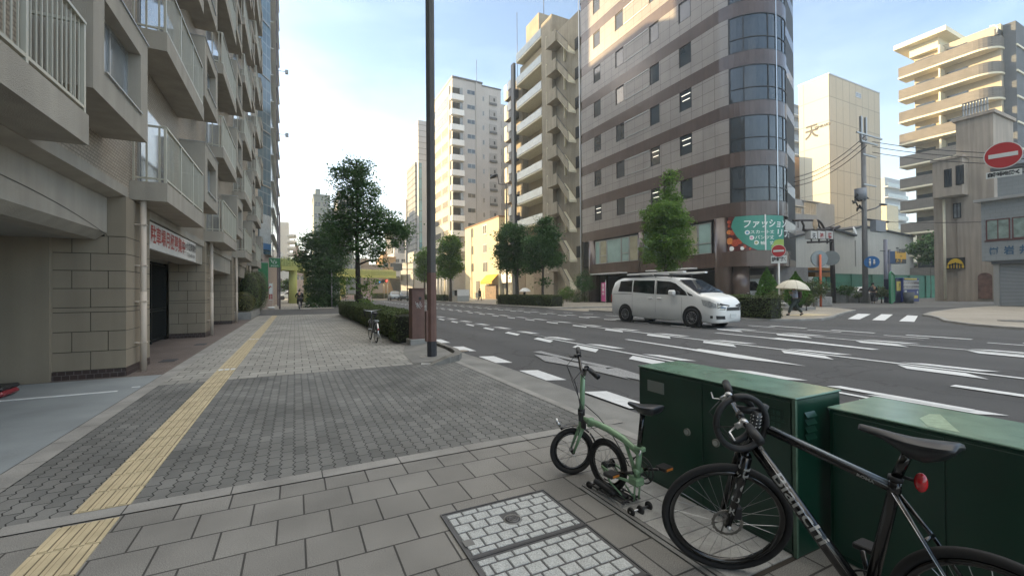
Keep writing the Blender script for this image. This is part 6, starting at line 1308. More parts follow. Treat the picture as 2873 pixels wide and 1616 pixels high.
# ---------------------------------------------------------------- archway with lanterns
YAa = 25.5; ar = thing('shopping_street_arch', 'dark brown cantilever street arch with three white lettered lantern boxes', 'street arch', (52, YAa, 0)); M_DBR = pm('dark_brown_steel', (0.045, 0.035, 0.033), 0.5, 0.2, var=0.06)
def PY(x, y, Y=YAa): p = atY(*R2(x, y), Y); return p
a, c = PY(628, 1265), PY(600, 350); MB().tube([(a.x, YAa, 0), (c.x, YAa, c.z)], [0.24, 0.20], 12).build('post', M_DBR, ar)
b = MB()
for seq, w_ in (([(115, 270), (200, 262), (430, 264), (470, 300), (510, 370)], 0.30), ([(700, 345), (600, 380), (510, 385), (270, 390), (245, 385)], 0.42), ([(245, 385), (250, 330), (225, 275)], 0.28), ([(470, 385), (440, 330), (430, 275)], 0.22), ([(175, 270), (178, 360)], 0.10)):
    pts = [PY(x, y) for x, y in seq]; b.tube([tuple(p) for p in pts], w_*0.36, 8)
b.build('arch_arm', M_DBR, ar)
p0, p1 = PY(285, 545), PY(595, 535); MB().tube([(p0.x, YAa-0.1, p0.z), (p1.x, YAa-0.1, p1.z)], 0.10, 8).build('lantern_rail', M_DBR, ar)
for k, (x0, x1, chs) in enumerate(((292, 372, '天'), (386, 474, '神'), (488, 578, '橋'))):
    q0, q1 = PY(x0, 402), PY(x1, 508); bxo = MB().box(q0.x, q1.x, YAa-0.35, YAa+0.2, q1.z, q0.z).build('lantern_box', pm('lantern_white', (0.62, 0.60, 0.56), 0.5, var=0.04), ar)
    wtext(bxo, chs, 0.62, ((q0.x+q1.x)/2, YAa-0.36, q0.z-0.52), (1, 0, 0), M_RED if k else M_INK, bold=0.02)
    if k == 1: wtext(bxo, '1', 0.5, ((q0.x+q1.x)/2, YAa-0.36, q1.z+0.35), (1, 0, 0), M_INK)
    MB().box((q0.x+q1.x)/2-0.06, (q0.x+q1.x)/2+0.06, YAa-0.15, YAa-0.05, p0.z, q1.z).build('hanger', M_DBR, bxo)
p = PY(370, 320); MB().ball((p.x, YAa-0.2, p.z), 0.5, 0.08, 0.55, 10).build('gilt_emblem', pm('faded_gold', (0.42, 0.30, 0.18), 0.5, var=0.3, vs=6), ar)
# orange mirror pole
mo = thing('traffic_mirror', 'orange pole carrying two round grey-backed traffic mirrors at the corner', 'traffic mirror', (37.75, 19.9, 0.08)); M_ORG = pm('orange_paint', (0.55, 0.12, 0.05), 0.5, var=0.05)
MB().tube([(37.75, 19.9, 0.05), (37.75, 19.9, 4.25)], 0.085, 12).build('post', M_ORG, mo)
p = atY(*R2(470, 752), 19.9); MB().disc((p.x, 20.05, p.z), (0.45, 0.89, 0), 0.66, 0.12, 28).build('mirror', pm('mirror_back', (0.24, 0.27, 0.28), 0.4, 0.3, var=0.05), mo); MB().tube([(37.75, 19.95, 4.0), (39.2, 20.1, 4.0)], 0.04, 6).build('bracket', M_ALU, mo)
p = atY(*R2(595, 745), 20.1); MB().disc((p.x, 20.1, p.z), (0.95, 0.3, 0), 0.60, 0.14, 28).build('mirror', pm('mirror_back', (0, 0, 0)), mo)
# amber box sign
yb_ = thing('amber_box_sign', 'weathered amber box sign with a white tube lamp on top', 'sign', (50, 26, 3)); q0, q1 = atY(*R2(395, 862), 27), atY(*R2(603, 982), 27)
MB().bbox(q0.x, q1.x, 27, 27.8, q1.z, q0.z, 0.04).build('box', pm('amber_plastic', (0.35, 0.15, 0.02), 0.4, var=0.35, vs=0.8), yb_); MB().box(q0.x+0.3, q0.x+2.4, 26.9, 27.1, q0.z+0.02, q0.z+0.16).build('tube_lamp', M_WHITE, yb_); MB().tube([(q1.x-0.3, 27.4, 0), (q1.x-0.3, 27.4, q1.z)], 0.06, 6).build('post', M_DBR, yb_)
# car park sign on a post
ps = thing('car_park_sign', 'yellow and black car park sign box with a blue side on a grey post', 'sign', (55, 22, 0)); Yp = 22.0
q0, q1, q2_ = atY(*R2(1408, 655), Yp), atY(*R2(1550, 815), Yp), atY(*R2(1590, 815), Yp+0.9)
MB().box(q0.x, q1.x, Yp, Yp+0.9, q1.z, q0.z).build('box', pm('sign_side_blue', (0.14, 0.22, 0.38), 0.4, var=0.05), ps); zm = atY(*R2(1480, 755), Yp).z
MB().box(q0.x+0.02, q1.x-0.02, Yp-0.02, Yp, zm, q0.z-0.02).build('yellow_face', pm('parking_yellow', (0.70, 0.38, 0.01), 0.4, var=0.02), ps); MB().box(q0.x+0.02, q1.x-0.02, Yp-0.02, Yp, q1.z+0.02, zm-0.01).build('black_face', M_BLACKP, ps)
wtext(ps, 'Times', 0.78, ((q0.x+q1.x)/2-0.05, Yp-0.03, zm+0.88), (1, 0, 0.06), M_INK, bold=0.03); wtext(ps, '24h', 0.28, ((q0.x+q1.x)/2, Yp-0.03, zm+0.28), (1, 0, 0), M_INK); wtext(ps, '←', 0.7, (q0.x+0.5, Yp-0.03, (zm+q1.z)/2), (1, 0, 0), pm('parking_yellow', (0, 0, 0)), bold=0.02); wtext(ps, 'P', 0.6, (q0.x+1.25, Yp-0.03, (zm+q1.z)/2), (1, 0, 0), pm('parking_yellow', (0, 0, 0)), bold=0.02)
MB().tube([(q0.x+0.1, Yp+0.5, 0), (q0.x+0.1, Yp+0.5, q0.z+0.2)], 0.13, 10).build('post', pm('lavender_grey_pole', (0.25, 0.26, 0.32), 0.6, var=0.05), ps); MB().box(q0.x-1.7, q0.x+0.1, Yp+0.45, Yp+0.55, q0.z, q0.z+0.06).build('bracket', M_GREYD, ps)
q = atY(*R2(1285, 508), 22.5); post('grey_post', 'slim lavender-grey post between the utility pole and the car park sign', 'post', q.x, 22.5, q.z, 0.17, pm('lavender_grey_pole', (0, 0, 0)))
q = atY(2708, 680, 26.0); q = atX(2708, 690, 78); post('grey_post', 'leaning slim post with a small lamp in front of the green hoarding', 'post', q.x, q.y, q.z, 0.16, pm('lavender_grey_pole', (0, 0, 0)))
# planters, steps and vending machines
def planter(label, x0, x1, y0, y1, h, z0=0.0): t = thing('concrete_planter', label, 'planter', ((x0+x1)/2, y0, z0)); MB().bbox(x0, x1, y0, y1, z0, z0+h, 0.04).build('box', M_CONC, t); return t
a, c = G(2341, 847.5), G(2396, 849.5); planter('large round-edged concrete planter left of the utility pole', a.x-2.3, a.x+1.2, a.y-2.2, a.y-0.3, 1.25); planter('small concrete planter next to the utility pole', c.x-0.4, c.x+1.2, c.y-1.0, c.y+0.3, 1.0)
planter('low concrete planter wall behind the orange pole', 39.8, 42.0, 21.2, 23.0, 0.8); st_ = thing('low_steps', 'two low concrete steps below the bushes behind the parasol', 'steps', (30, 17, 0.08)); MB().box(29.2, 32.0, 17.2, 19, 0.08, 0.28).build('lower_step', M_CONC, st_); MB().box(30.2, 33.0, 18.2, 20, 0.281, 0.5).build('upper_step', M_CONC, st_)
vm = thing('vending_machine', 'blue drinks vending machine with a yellow price strip beside the green gate post', 'vending machine', (57, 21.3, 0)); M_VB = pm('vending_blue', (0.025, 0.045, 0.20), 0.4, var=0.05); Yv = 21.3
x0, x1 = atY(2533, 780, Yv).x, atY(2578, 780, Yv).x; MB().bbox(x0, x1, Yv, Yv+1.0, 0.1, 2.55, 0.03).build('body', M_VB, vm); MB().box(x0+0.12, x1-0.12, Yv-0.02, Yv, 1.45, 2.2).build('display_window', pm('vending_window', (0.20, 0.19, 0.20), 0.15, var=0.5, vs=5), vm)
for zz_ in (1.42, 1.80, 2.2): MB().box(x0+0.1, x1-0.1, Yv-0.05, Yv-0.02, zz_, zz_+0.06).build('shelf_strip', M_PL, vm)
MB().box(x0+0.35, x1-0.35, Yv-0.03, Yv, 0.45, 0.75).build('price_strip', pm('vend_yellow', (0.6, 0.5, 0.08), 0.5, var=0.1), vm); MB().box(x0+0.3, x1-0.5, Yv-0.03, Yv, 2.35, 2.52).build('top_panel', pm('vend_yellow', (0, 0, 0)), vm); MB().box(x0+0.3, x0+0.7, Yv-0.03, Yv, 1.0, 1.3).build('notice', M_PL, vm); MB().box(x1-0.5, x1-0.3, Yv-0.03, Yv, 0.95, 1.2).build('notice', M_PL, vm)
v2 = thing('vending_cabinet', 'dark blue machine with a yellow poster left of the brighter vending machine', 'vending machine', (55, 21.5, 0)); x0, x1 = atY(2513, 780, 21.5).x, atY(2531, 780, 21.5).x; MB().bbox(x0, x1, 21.5, 22.5, 0.05, 2.45, 0.03).build('body', pm('navy', (0.02, 0.025, 0.06), 0.5), v2); MB().box(x0+0.15, x1-0.25, 21.47, 21.5, 1.25, 2.2).build('poster', pm('vend_yellow', (0, 0, 0)), v2); wtext(v2, 'P', 0.6, ((x0+x1)/2, 21.46, 1.75), (1, 0, 0), M_INK)
bn = thing('grey_bin', 'grey waste bin standing before the vending machines', 'bin', (55.2, 20.6, 0)); MB().tube([(x1-0.2, 20.9, 0), (x1-0.2, 20.9, 1.1)], [0.35, 0.45], 10).build('bin_body', pm('bin_grey', (0.12, 0.14, 0.16), 0.6), bn)
gg = thing('green_gate_post', 'bright green steel gate leaf edge beside the vending machines', 'gate', (53.3, 21.3, 0)); x0, x1 = atY(2496, 780, 21.0).x, atY(2508, 780, 21.0).x; M_GG = pm('gate_green', (0.02, 0.20, 0.09), 0.4, var=0.06)
b = MB(); b.tube([(x0, 21.0, 0.1), (x0+0.2, 21, 0.02), (x1, 21, 0.3), (x1, 21, 2.8), (x0+0.2, 21, 3.1), (x0, 21, 2.9)], 0.09, 8, closed=True); b.box(x0+0.05, x1-0.08, 20.98, 21.02, 0.2, 2.9); b.build('gate_leaf', M_GG, gg)
gm_ = thing('mesh_fence', 'thin green wire mesh fence in front of the parked cars', 'fence', (48, 26, 0)); b = MB()
for k in range(15): x = 43+k*0.7; b.box(x, x+0.025, 27.9, 27.93, 0.1, 2.6)
for k in range(5): z = 0.4+k*0.5; b.box(43, 53, 27.9, 27.92, z, z+0.025)
for x in (43, 48, 52.6): b.box(x, x+0.09, 27.86, 27.95, 0, 2.8)
b.build('wire_panel', M_HOARDD, gm_)
pf = thing('pink_banner_flag', 'pink vertical shop flag on a white pole before the brown column', 'banner', (31.5, 38, 0)); q0, q1 = atX(1687, 793, 31.0), atX(1699, 846, 31.0); M_PINK = pm('flag_pink', (0.62, 0.10, 0.30), 0.6, var=0.08)
MB().slab([(31.0, q0.y, q1.z), (31.0, q1.y, q1.z), (31.0, q1.y, q0.z), (31.0, q0.y, q0.z)], (0.03, 0, 0)).build('cloth', M_PINK, pf); MB().tube([(31.0, q1.y-0.05, 0.1), (31.0, q1.y-0.05, q0.z+0.3)], 0.03, 6).build('pole', M_WHITE, pf)
for k, ch in enumerate('営業中'): wtext(pf, ch, 0.42, (30.96, (q0.y+q1.y)/2, q0.z-0.35-k*0.48), (0, -1, 0), M_LT, bold=0.01)
# a red and black car bumper just visible inside the parking entrance
rb_ = thing('red_car_tail', 'dark red low bumper corner poking into the left edge of the painted parking floor', 'car', (-4.0, 9.0, 0)); MB().bbox(-5.2, -3.78, 8.9, 9.35, 0.02, 0.10, 0.03).build('bumper', pm('deep_red', (0.22, 0.02, 0.03), 0.3, var=0), rb_); MB().bbox(-5.2, -3.80, 8.93, 9.4, 0.1, 0.16, 0.02).build('trim', M_BLACKP, rb_)
# ================================================================ VEHICLES
M_CARW = pm('white_car_paint', (0.80, 0.81, 0.80), 0.25, var=0.02, spec=0.7); M_CARG = pm('tinted_car_glass', (0.012, 0.015, 0.018), 0.06, var=0.2, vs=2, spec=1.0); M_TYRE = pm('tyre_rubber', (0.018, 0.018, 0.019), 0.85, var=0.1); M_RIM = pm('alloy_rim', (0.22, 0.22, 0.23), 0.35, 0.8, var=0.05); M_CHR = pm('chrome', (0.7, 0.7, 0.7), 0.12, 1.0, var=0)
M_HLMP = pm('headlamp_glass', (0.55, 0.58, 0.60), 0.08, 0.3, var=0.3, vs=14, spec=1); M_TLMP = pm('tail_lamp_red', (0.45, 0.03, 0.04), 0.2, var=0.1)
def vehicle(name, label, T, st, Wn, paint, win, group=None, cat='car', wheels=(), wr=0.33, screens=(), lamps=(), lw=0.0, z0=0.0):
    """st: stations (x, zbottom, zbelt, zroof, w_low, w_belt, w_roof) from tail to nose. T: local (x fwd, y left, z up) to world"""
    t = thing(name, label, cat, T @ V3((0, 0, 0)), group)
    def ring(s):
        x, zb, zl, zr, w0, w1, w2 = s
        zr2 = max(zr, zl+0.02); return [(x, 0, zb), (x, w0*0.9, zb), (x, w0, zb+0.10), (x, (w0+w1)/2*1.01, (zb+zl)*0.55), (x, w1, zl), (x, (w1+w2)/2+0.01, (zl+zr2)/2), (x, w2, zr2-0.07 if zr2-zl > 0.15 else zr2-0.01), (x, w2-0.10, zr2), (x, (w2-0.1)*0.5, zr2+0.015), (x, 0, zr2+0.02)]
    xs = [s[0] for s in st]
    def interp(x):
        for i in range(len(st)-1):
            if st[i][0] <= x <= st[i+1][0]: f = (x-st[i][0])/(st[i+1][0]-st[i][0]); return [a+(c-a)*f for a, c in zip(st[i], st[i+1])]
        return list(st[0] if x < st[0][0] else st[-1])
    fine = []; n = 44
    for i in range(n+1): fine.append(interp(xs[0]+(xs[-1]-xs[0])*i/n))
    def gap(x, z):       # wheel arches
        return any(abs(x-wx) < wr*1.28 and (x-wx)**2+(z-wr)**2 < (wr*1.26)**2 for wx in wheels)
    B = MB(); B.T = T; R_ = [ring(s) for s in fine]; m = len(R_[0])
    for sgn in (1, -1):
        vs = [(p[0], p[1]*sgn, p[2]) for r in R_ for p in r]; fs = []
        for i in range(n):
            for j in range(m-1):
                q = (i*m+j, (i+1)*m+j, (i+1)*m+j+1, i*m+j+1); fs.append(q if sgn > 0 else q[::-1])
        for i, rv in ((0, 1), (n, -1)):
            q = tuple(i*m+j for j in range(m)); fs.append(q if rv*sgn > 0 else q[::-1])
        B._add(vs, fs, 0, True)
    body = B.build('body', paint, t)
    Wc = lambda x, z: wfun(interp(x), z)
    def wfun(s, z):
        r = ring(s)
        for k in range(1, 7):
            if z <= r[k+1][2] or k == 6:
                f = 0 if r[k+1][2] == r[k][2] else (z-r[k][2])/(r[k+1][2]-r[k][2]); f = min(max(f, 0), 1); return r[k][1]+(r[k+1][1]-r[k][1])*f
    def side(name, pts, mat, off=0.008, sides=(1, -1), parent=None):
        ss = sorted(set([p[0] for p in pts])); a, c = ss[0], ss[-1]; k = max(2, int((c-a)/0.12)); cuts = sorted(set(ss+[a+(c-a)*i/k for i in range(k+1)]))
        def sp(x):
            o = []
            for i in range(len(pts)):
                (xa, za), (xb, zb) = pts[i], pts[(i+1) % len(pts)]
                if (xa-x)*(xb-x) < 0: o.append(za+(zb-za)*(x-xa)/(xb-xa))
            return sorted(o)
        for sgn in sides:
            b = MB(); b.T = T
            for i in range(len(cuts)-1):
                x0, x1 = cuts[i]+1e-5, cuts[i+1]-1e-5
                if x1-x0 < 1e-3: continue
                z0_, z1_ = sp(x0), sp(x1)
                if len(z0_) < 2 or len(z1_) < 2: continue
                for j in range(4):
                    f0, f1 = j/4, (j+1)/4; P = []
                    for (x, zz, f) in ((x0, z0_, f0), (x1, z1_, f0), (x1, z1_, f1), (x0, z0_, f1)): z = zz[0]+(zz[-1]-zz[0])*f; P.append((x, (Wc(x, z)+off)*sgn, z))
                    b._add(P, [(0, 1, 2, 3) if sgn < 0 else (3, 2, 1, 0)], 0, True)
            b.build(name, mat, parent or t)
    for w_ in win: side('window', w_, M_CARG)
    for nm, xa, xb, wa, wb, mat in screens:       # screens on the top surface between xa and xb
        b = MB(); b.T = T; k = 8; rows = []
        for i in range(k+1):
            f = i/k; x = xa+(xb-xa)*f; s = interp(x); wv = wa+(wb-wa)*f; zr = s[3]; rows.append([(x, wv*y, zr+0.03+0.012*(1-abs(y))) for y in (-1, -0.6, 0, 0.6, 1)])
        for i in range(k):
            for j in range(4): b._add([rows[i][j], rows[i+1][j], rows[i+1][j+1], rows[i][j+1]], [(0, 1, 2, 3)], 0, True)
        b.build(nm, mat, t)
    for nm, pts, mat in lamps: side(nm, pts, mat, 0.010)
    for wx in wheels:
        for sgn in (1, -1):
            yw = Wc(wx, wr+0.1)
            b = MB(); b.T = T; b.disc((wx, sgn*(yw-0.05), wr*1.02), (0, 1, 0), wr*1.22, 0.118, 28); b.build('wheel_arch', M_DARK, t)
            b = MB(); b.T = T; b.ring((wx, sgn*(yw-0.06), wr), (0, 1, 0), wr*0.80, wr*0.20, 32, 8, squash=0.115/(wr*0.2)*0.9); b.disc((wx, sgn*(yw-0.06), wr), (0, 1, 0), wr*0.8, 0.15, 28); wheel = b.build('wheel', M_TYRE, t)
            b = MB(); b.T = T; c = (wx, sgn*(yw+0.018), wr); b.ring(c, (0, 1, 0), wr*0.62, 0.018, 28, 6); b.disc(c, (0, 1, 0), wr*0.13, 0.02, 12)
            for k in range(12): a = 2*PI*k/12; b.tube([(wx+wr*0.1*math.cos(a), c[1], wr+wr*0.1*math.sin(a)), (wx+wr*0.62*math.cos(a+0.12), c[1], wr+wr*0.62*math.sin(a+0.12))], 0.014, 5)
            b.build('rim', M_RIM, wheel)
    return t, side, Wc, interp, body
def TF(x, y, h, z=0.0): return Matrix.Translation((x, y, z)) @ Matrix.Rotation(h, 4, 'Z')
VT = TF(15.03, 17.31, math.radians(-90))
st = [(0.0, 0.42, 1.25, 1.30, 0.66, 0.68, 0.60), (0.06, 0.36, 1.34, 1.60, 0.76, 0.78, 0.68), (0.30, 0.33, 1.36, 1.98, 0.80, 0.80, 0.69), (0.75, 0.30, 1.37, 2.09, 0.81, 0.81, 0.70), (2.6, 0.22, 1.31, 2.10, 0.82, 0.82, 0.72), (3.9, 0.20, 1.26, 2.01, 0.82, 0.82, 0.72), (4.3, 0.20, 1.24, 1.90, 0.82, 0.81, 0.70),
      (5.35, 0.20, 1.20, 1.36, 0.82, 0.80, 0.74), (5.70, 0.20, 1.15, 1.27, 0.80, 0.78, 0.68), (5.95, 0.20, 1.09, 1.20, 0.76, 0.74, 0.60), (6.10, 0.22, 1.02, 1.12, 0.69, 0.66, 0.50), (6.22, 0.26, 0.92, 0.99, 0.56, 0.52, 0.38), (6.28, 0.34, 0.78, 0.82, 0.42, 0.36, 0.24)]
van, side, Wc, interp, body = vehicle('minivan', 'white minivan with tinted windows and white roof bars driving right on the far lane', VT, st, None, M_CARW,
    [[(0.64, 1.46), (0.74, 1.95), (1.60, 1.97), (1.60, 1.42)], [(1.68, 1.42), (1.68, 1.97), (3.02, 1.93), (3.05, 1.33)], [(3.18, 1.33), (3.16, 1.92), (3.90, 1.86), (4.20, 1.76), (4.72, 1.43), (4.83, 1.28)], [(4.90, 1.27), (4.78, 1.42), (5.06, 1.30), (5.12, 1.25)]],
    cat='van', wheels=(1.15, 5.06), wr=0.385, screens=[('windscreen', 4.30, 5.36, 0.64, 0.72, M_CARG), ('rear_window', 0.10, 0.32, 0.5, 0.55, M_CARG)],
    lamps=[('headlight', [(5.50, 1.12), (5.58, 0.90), (5.85, 0.80), (6.10, 0.80), (6.08, 0.95), (5.85, 1.06)], M_HLMP), ('tail_light', [(0.02, 1.30), (0.16, 1.30), (0.16, 0.95), (0.02, 0.95)], M_TLMP), ('fog_recess', [(5.88, 0.50), (5.88, 0.40), (5.98, 0.40), (5.98, 0.50)], M_BLACKP), ('bumper_slot', [(6.08, 0.50), (6.10, 0.37), (6.275, 0.37), (6.275, 0.50)], M_BLACKP),
           ('grille', [(6.11, 0.98), (6.12, 0.76), (6.27, 0.72), (6.27, 0.90), (6.18, 0.98)], M_BLACKP)])
b = MB(); b.T = VT
for x0 in (3.11,): side('pillar_strip', [(x0, 1.33), (x0, 1.94), (x0+0.05, 1.94), (x0+0.05, 1.33)], M_ALU)
for seam in ([(1.635, 0.45), (1.635, 1.36), (1.643, 1.36), (1.643, 0.45)], [(3.10, 0.28), (3.10, 1.30), (3.108, 1.30), (3.108, 0.28)], [(4.55, 0.35), (4.55, 1.20), (4.558, 1.20), (4.558, 0.35)], [(0.25, 1.33), (0.25, 1.345), (1.6, 1.335), (1.6, 1.32)]): side('door_seam', seam, M_BLACKP, 0.004)
for z in (0.72, 0.78, 0.84): side('grille_bar', [(6.12, z+.05), (6.12, z+0.068), (6.27, z+.04), (6.27, z+0.022)], M_CHR, 0.016)
b = MB(); b.T = VT; b.slab([(6.295, -0.38, 0.70), (6.295, 0.38, 0.70), (6.285, 0.33, 0.82), (6.285, -0.33, 0.82)], (-0.03, 0, 0)); b.build('grille', M_BLACKP, van); b = MB(); b.T = VT; b.box(6.275, 6.30, -0.17, 0.17, 0.42, 0.58); b.build('number_plate', M_PL, van)
for sgn in (1, -1):
    b = MB(); b.T = VT; b.bbox(3.98, 4.30, min(sgn*0.84, sgn*1.02), max(sgn*0.84, sgn*1.02), 1.28, 1.50, 0.05); b.tube([(4.2, sgn*0.78, 1.24), (4.15, sgn*0.9, 1.30)], 0.035, 6); b.build('door_mirror', M_CARW, van)
    for x in (2.72, 3.24): b = MB(); b.T = VT; y = Wc(x, 1.14)+0.012; b.bbox(x, x+0.22, min(sgn*y, sgn*(y+0.03)), max(sgn*y, sgn*(y+0.03)), 1.13, 1.17, 0.008); b.build('door_handle', M_CHR, van)
b = MB(); b.T = VT
for y in (-0.66, 0.60): b.bbox(1.2 if y < 0 else 1.6, 4.6, y-0.10, y+0.10, 2.20, 2.28, 0.02)
b.build('roof_bar', M_WHITE, van)
b = MB(); b.T = VT
for x in (2.0, 2.9, 3.8): b.box(x, x+0.06, -0.7, 0.7, 2.15, 2.20); b.box(x, x+0.05, -0.62, -0.58, 2.04, 2.15); b.box(x, x+0.05, 0.58, 0.62, 2.04, 2.15)
b.build('roof_rack', M_BLACKP, van)
# small white cars
def smallcar(label, x, y, h, paint, k=1.0, group=None, name='parked_car', z=0.0):
    T = TF(x, y, h, z) @ Matrix.Scale(k, 4)
    st = [(0.0, 0.4, 0.75, 0.80, 0.62, 0.64, 0.50), (0.12, 0.3, 0.90, 0.96, 0.78, 0.80, 0.66), (0.75, 0.22, 0.95, 1.05, 0.84, 0.85, 0.66), (1.25, 0.2, 0.95, 1.38, 0.85, 0.85, 0.62), (2.0, 0.2, 0.93, 1.46, 0.86, 0.86, 0.62), (2.7, 0.2, 0.92, 1.40, 0.86, 0.86, 0.62), (3.45, 0.2, 0.88, 0.96, 0.85, 0.84, 0.72), (4.0, 0.2, 0.78, 0.86, 0.82, 0.80, 0.64), (4.25, 0.24, 0.66, 0.72, 0.72, 0.70, 0.54), (4.35, 0.34, 0.56, 0.60, 0.52, 0.5, 0.4)]
    t, side, Wc, it, body = vehicle(name, label, T, st, None, paint, [[(0.95, 0.98), (1.35, 1.34), (2.0, 1.40), (2.0, 0.96)], [(2.06, 0.96), (2.06, 1.40), (2.65, 1.34), (3.25, 0.97)]], wheels=(0.8, 3.45), wr=0.31, screens=[('windscreen', 2.72, 3.42, 0.58, 0.70, M_CARG), ('rear_window', 0.82, 1.22, 0.62, 0.58, M_CARG)],
        lamps=[('headlight', [(3.85, 0.70), (3.9, 0.60), (4.25, 0.56), (4.22, 0.66)], M_HLMP), ('tail_light', [(0.03, 0.78), (0.3, 0.86), (0.3, 0.72), (0.03, 0.66)], M_TLMP)], group=group)
    b = MB(); b.T = T; b.slab([(4.365, -0.5, 0.34), (4.365, 0.5, 0.34), (4.36, 0.38, 0.52), (4.36, -0.38, 0.52)], (-0.03, 0, 0)); b.build('grille', M_BLACKP, t); b = MB(); b.T = T; b.box(4.365, 4.385, -0.17, 0.17, 0.38, 0.50); b.build('number_plate', M_PL, t)
    return t
q = atY(2335, 835, 26.5); smallcar('white car parked behind the mesh fence left of the utility pole', 55.3, 27.6, math.radians(165), M_CARW, 1.15)
smallcar('white car parked behind the mesh fence right of the first parked car', 62.5, 27.2, math.radians(170), M_CARW, 1.15)
q = G(2745, 842); smallcar('white car with a black grille standing before the arched mural', 77.3, 22.7, math.radians(197), M_CARW, 1.35)
q = at_d(1114, 840, 78); smallcar('silver-blue car driving towards us beneath the far road sign', q.x, q.y+4, math.radians(-93), pm('silver_blue_paint', (0.26, 0.30, 0.33), 0.25, spec=0.7), 1.15, name='moving_car')
q = at_d(1136, 840, 77); smallcar('dark car beside the silver-blue one beneath the far road sign', q.x+0.4, q.y+4, math.radians(-93), pm('dark_car_paint', (0.06, 0.065, 0.07), 0.25, spec=0.7), 1.2, name='moving_car')
q = at_d(855, 838, 98); smallcar('distant white car above the cyclist on the far side road', q.x, q.y, math.radians(180), M_CARW, 1.3, name='moving_car')
# kei van in the ground floor bay
KT = TF(36.6, 27.2, math.radians(-78), 0.08) @ Matrix.Scale(1.25, 4)
kst = [(0.0, 0.3, 1.0, 1.80, 0.72, 0.72, 0.62), (0.1, 0.26, 1.02, 1.86, 0.73, 0.73, 0.63), (2.2, 0.24, 1.0, 1.88, 0.73, 0.73, 0.63), (2.45, 0.24, 1.0, 1.80, 0.73, 0.73, 0.63), (2.95, 0.24, 0.98, 1.06, 0.73, 0.72, 0.66), (3.25, 0.26, 0.85, 0.95, 0.70, 0.68, 0.6), (3.38, 0.35, 0.7, 0.76, 0.55, 0.52, 0.4)]
vehicle('kei_van', 'small white delivery van parked in the dark bay under the shop sign', KT, kst, None, M_CARW, [[(0.9, 1.05), (0.9, 1.7), (2.1, 1.7), (2.75, 1.05)]], cat='van', wheels=(0.6, 2.8), wr=0.27, screens=[('windscreen', 2.42, 2.93, 0.58, 0.64, M_CARG)], lamps=[('headlight', [(3.1, 0.82), (3.1, 0.68), (3.3, 0.66), (3.3, 0.78)], M_HLMP)])
# ================================================================ PEOPLE
M_SKIN = pm('skin', (0.42, 0.25, 0.17), 0.6, var=0.03); M_HAIR = pm('black_hair', (0.015, 0.012, 0.012), 0.6, var=0)
def skinmesh(name, J, E, mat, parent, T, sub=1, root=None):
    """continuous tapered surface grown over joints J {name: (x, y, z, r)} along edges E"""
    ks = list(J); me = bpy.data.meshes.new('t'); me.from_pydata([J[k][:3] for k in ks], [(ks.index(a), ks.index(b)) for a, b in E], []); ob = bpy.data.objects.new('t', me); COL.objects.link(ob)
    md = ob.modifiers.new('s', 'SKIN'); lay = me.skin_vertices[0] if len(me.skin_vertices) else None
    if lay is None:
        bpy.context.view_layer.objects.active = ob; lay = me.skin_vertices[0]
    for i, k in enumerate(ks): r = J[k][3]; lay.data[i].radius = (r, J[k][4] if len(J[k]) > 4 else r); lay.data[i].use_root = (k == (root or ks[0]))
    sb = ob.modifiers.new('b', 'SUBSURF'); sb.levels = sub; sb.render_levels = sub
    dg = bpy.context.evaluated_depsgraph_get(); m2 = bpy.data.meshes.new_from_object(ob.evaluated_get(dg)); bpy.data.objects.remove(ob)
    b = MB(); b.T = T; b._add([v.co.copy() for v in m2.vertices], [tuple(p.vertices) for p in m2.polygons], 0, True); return b.build(name, mat, parent)
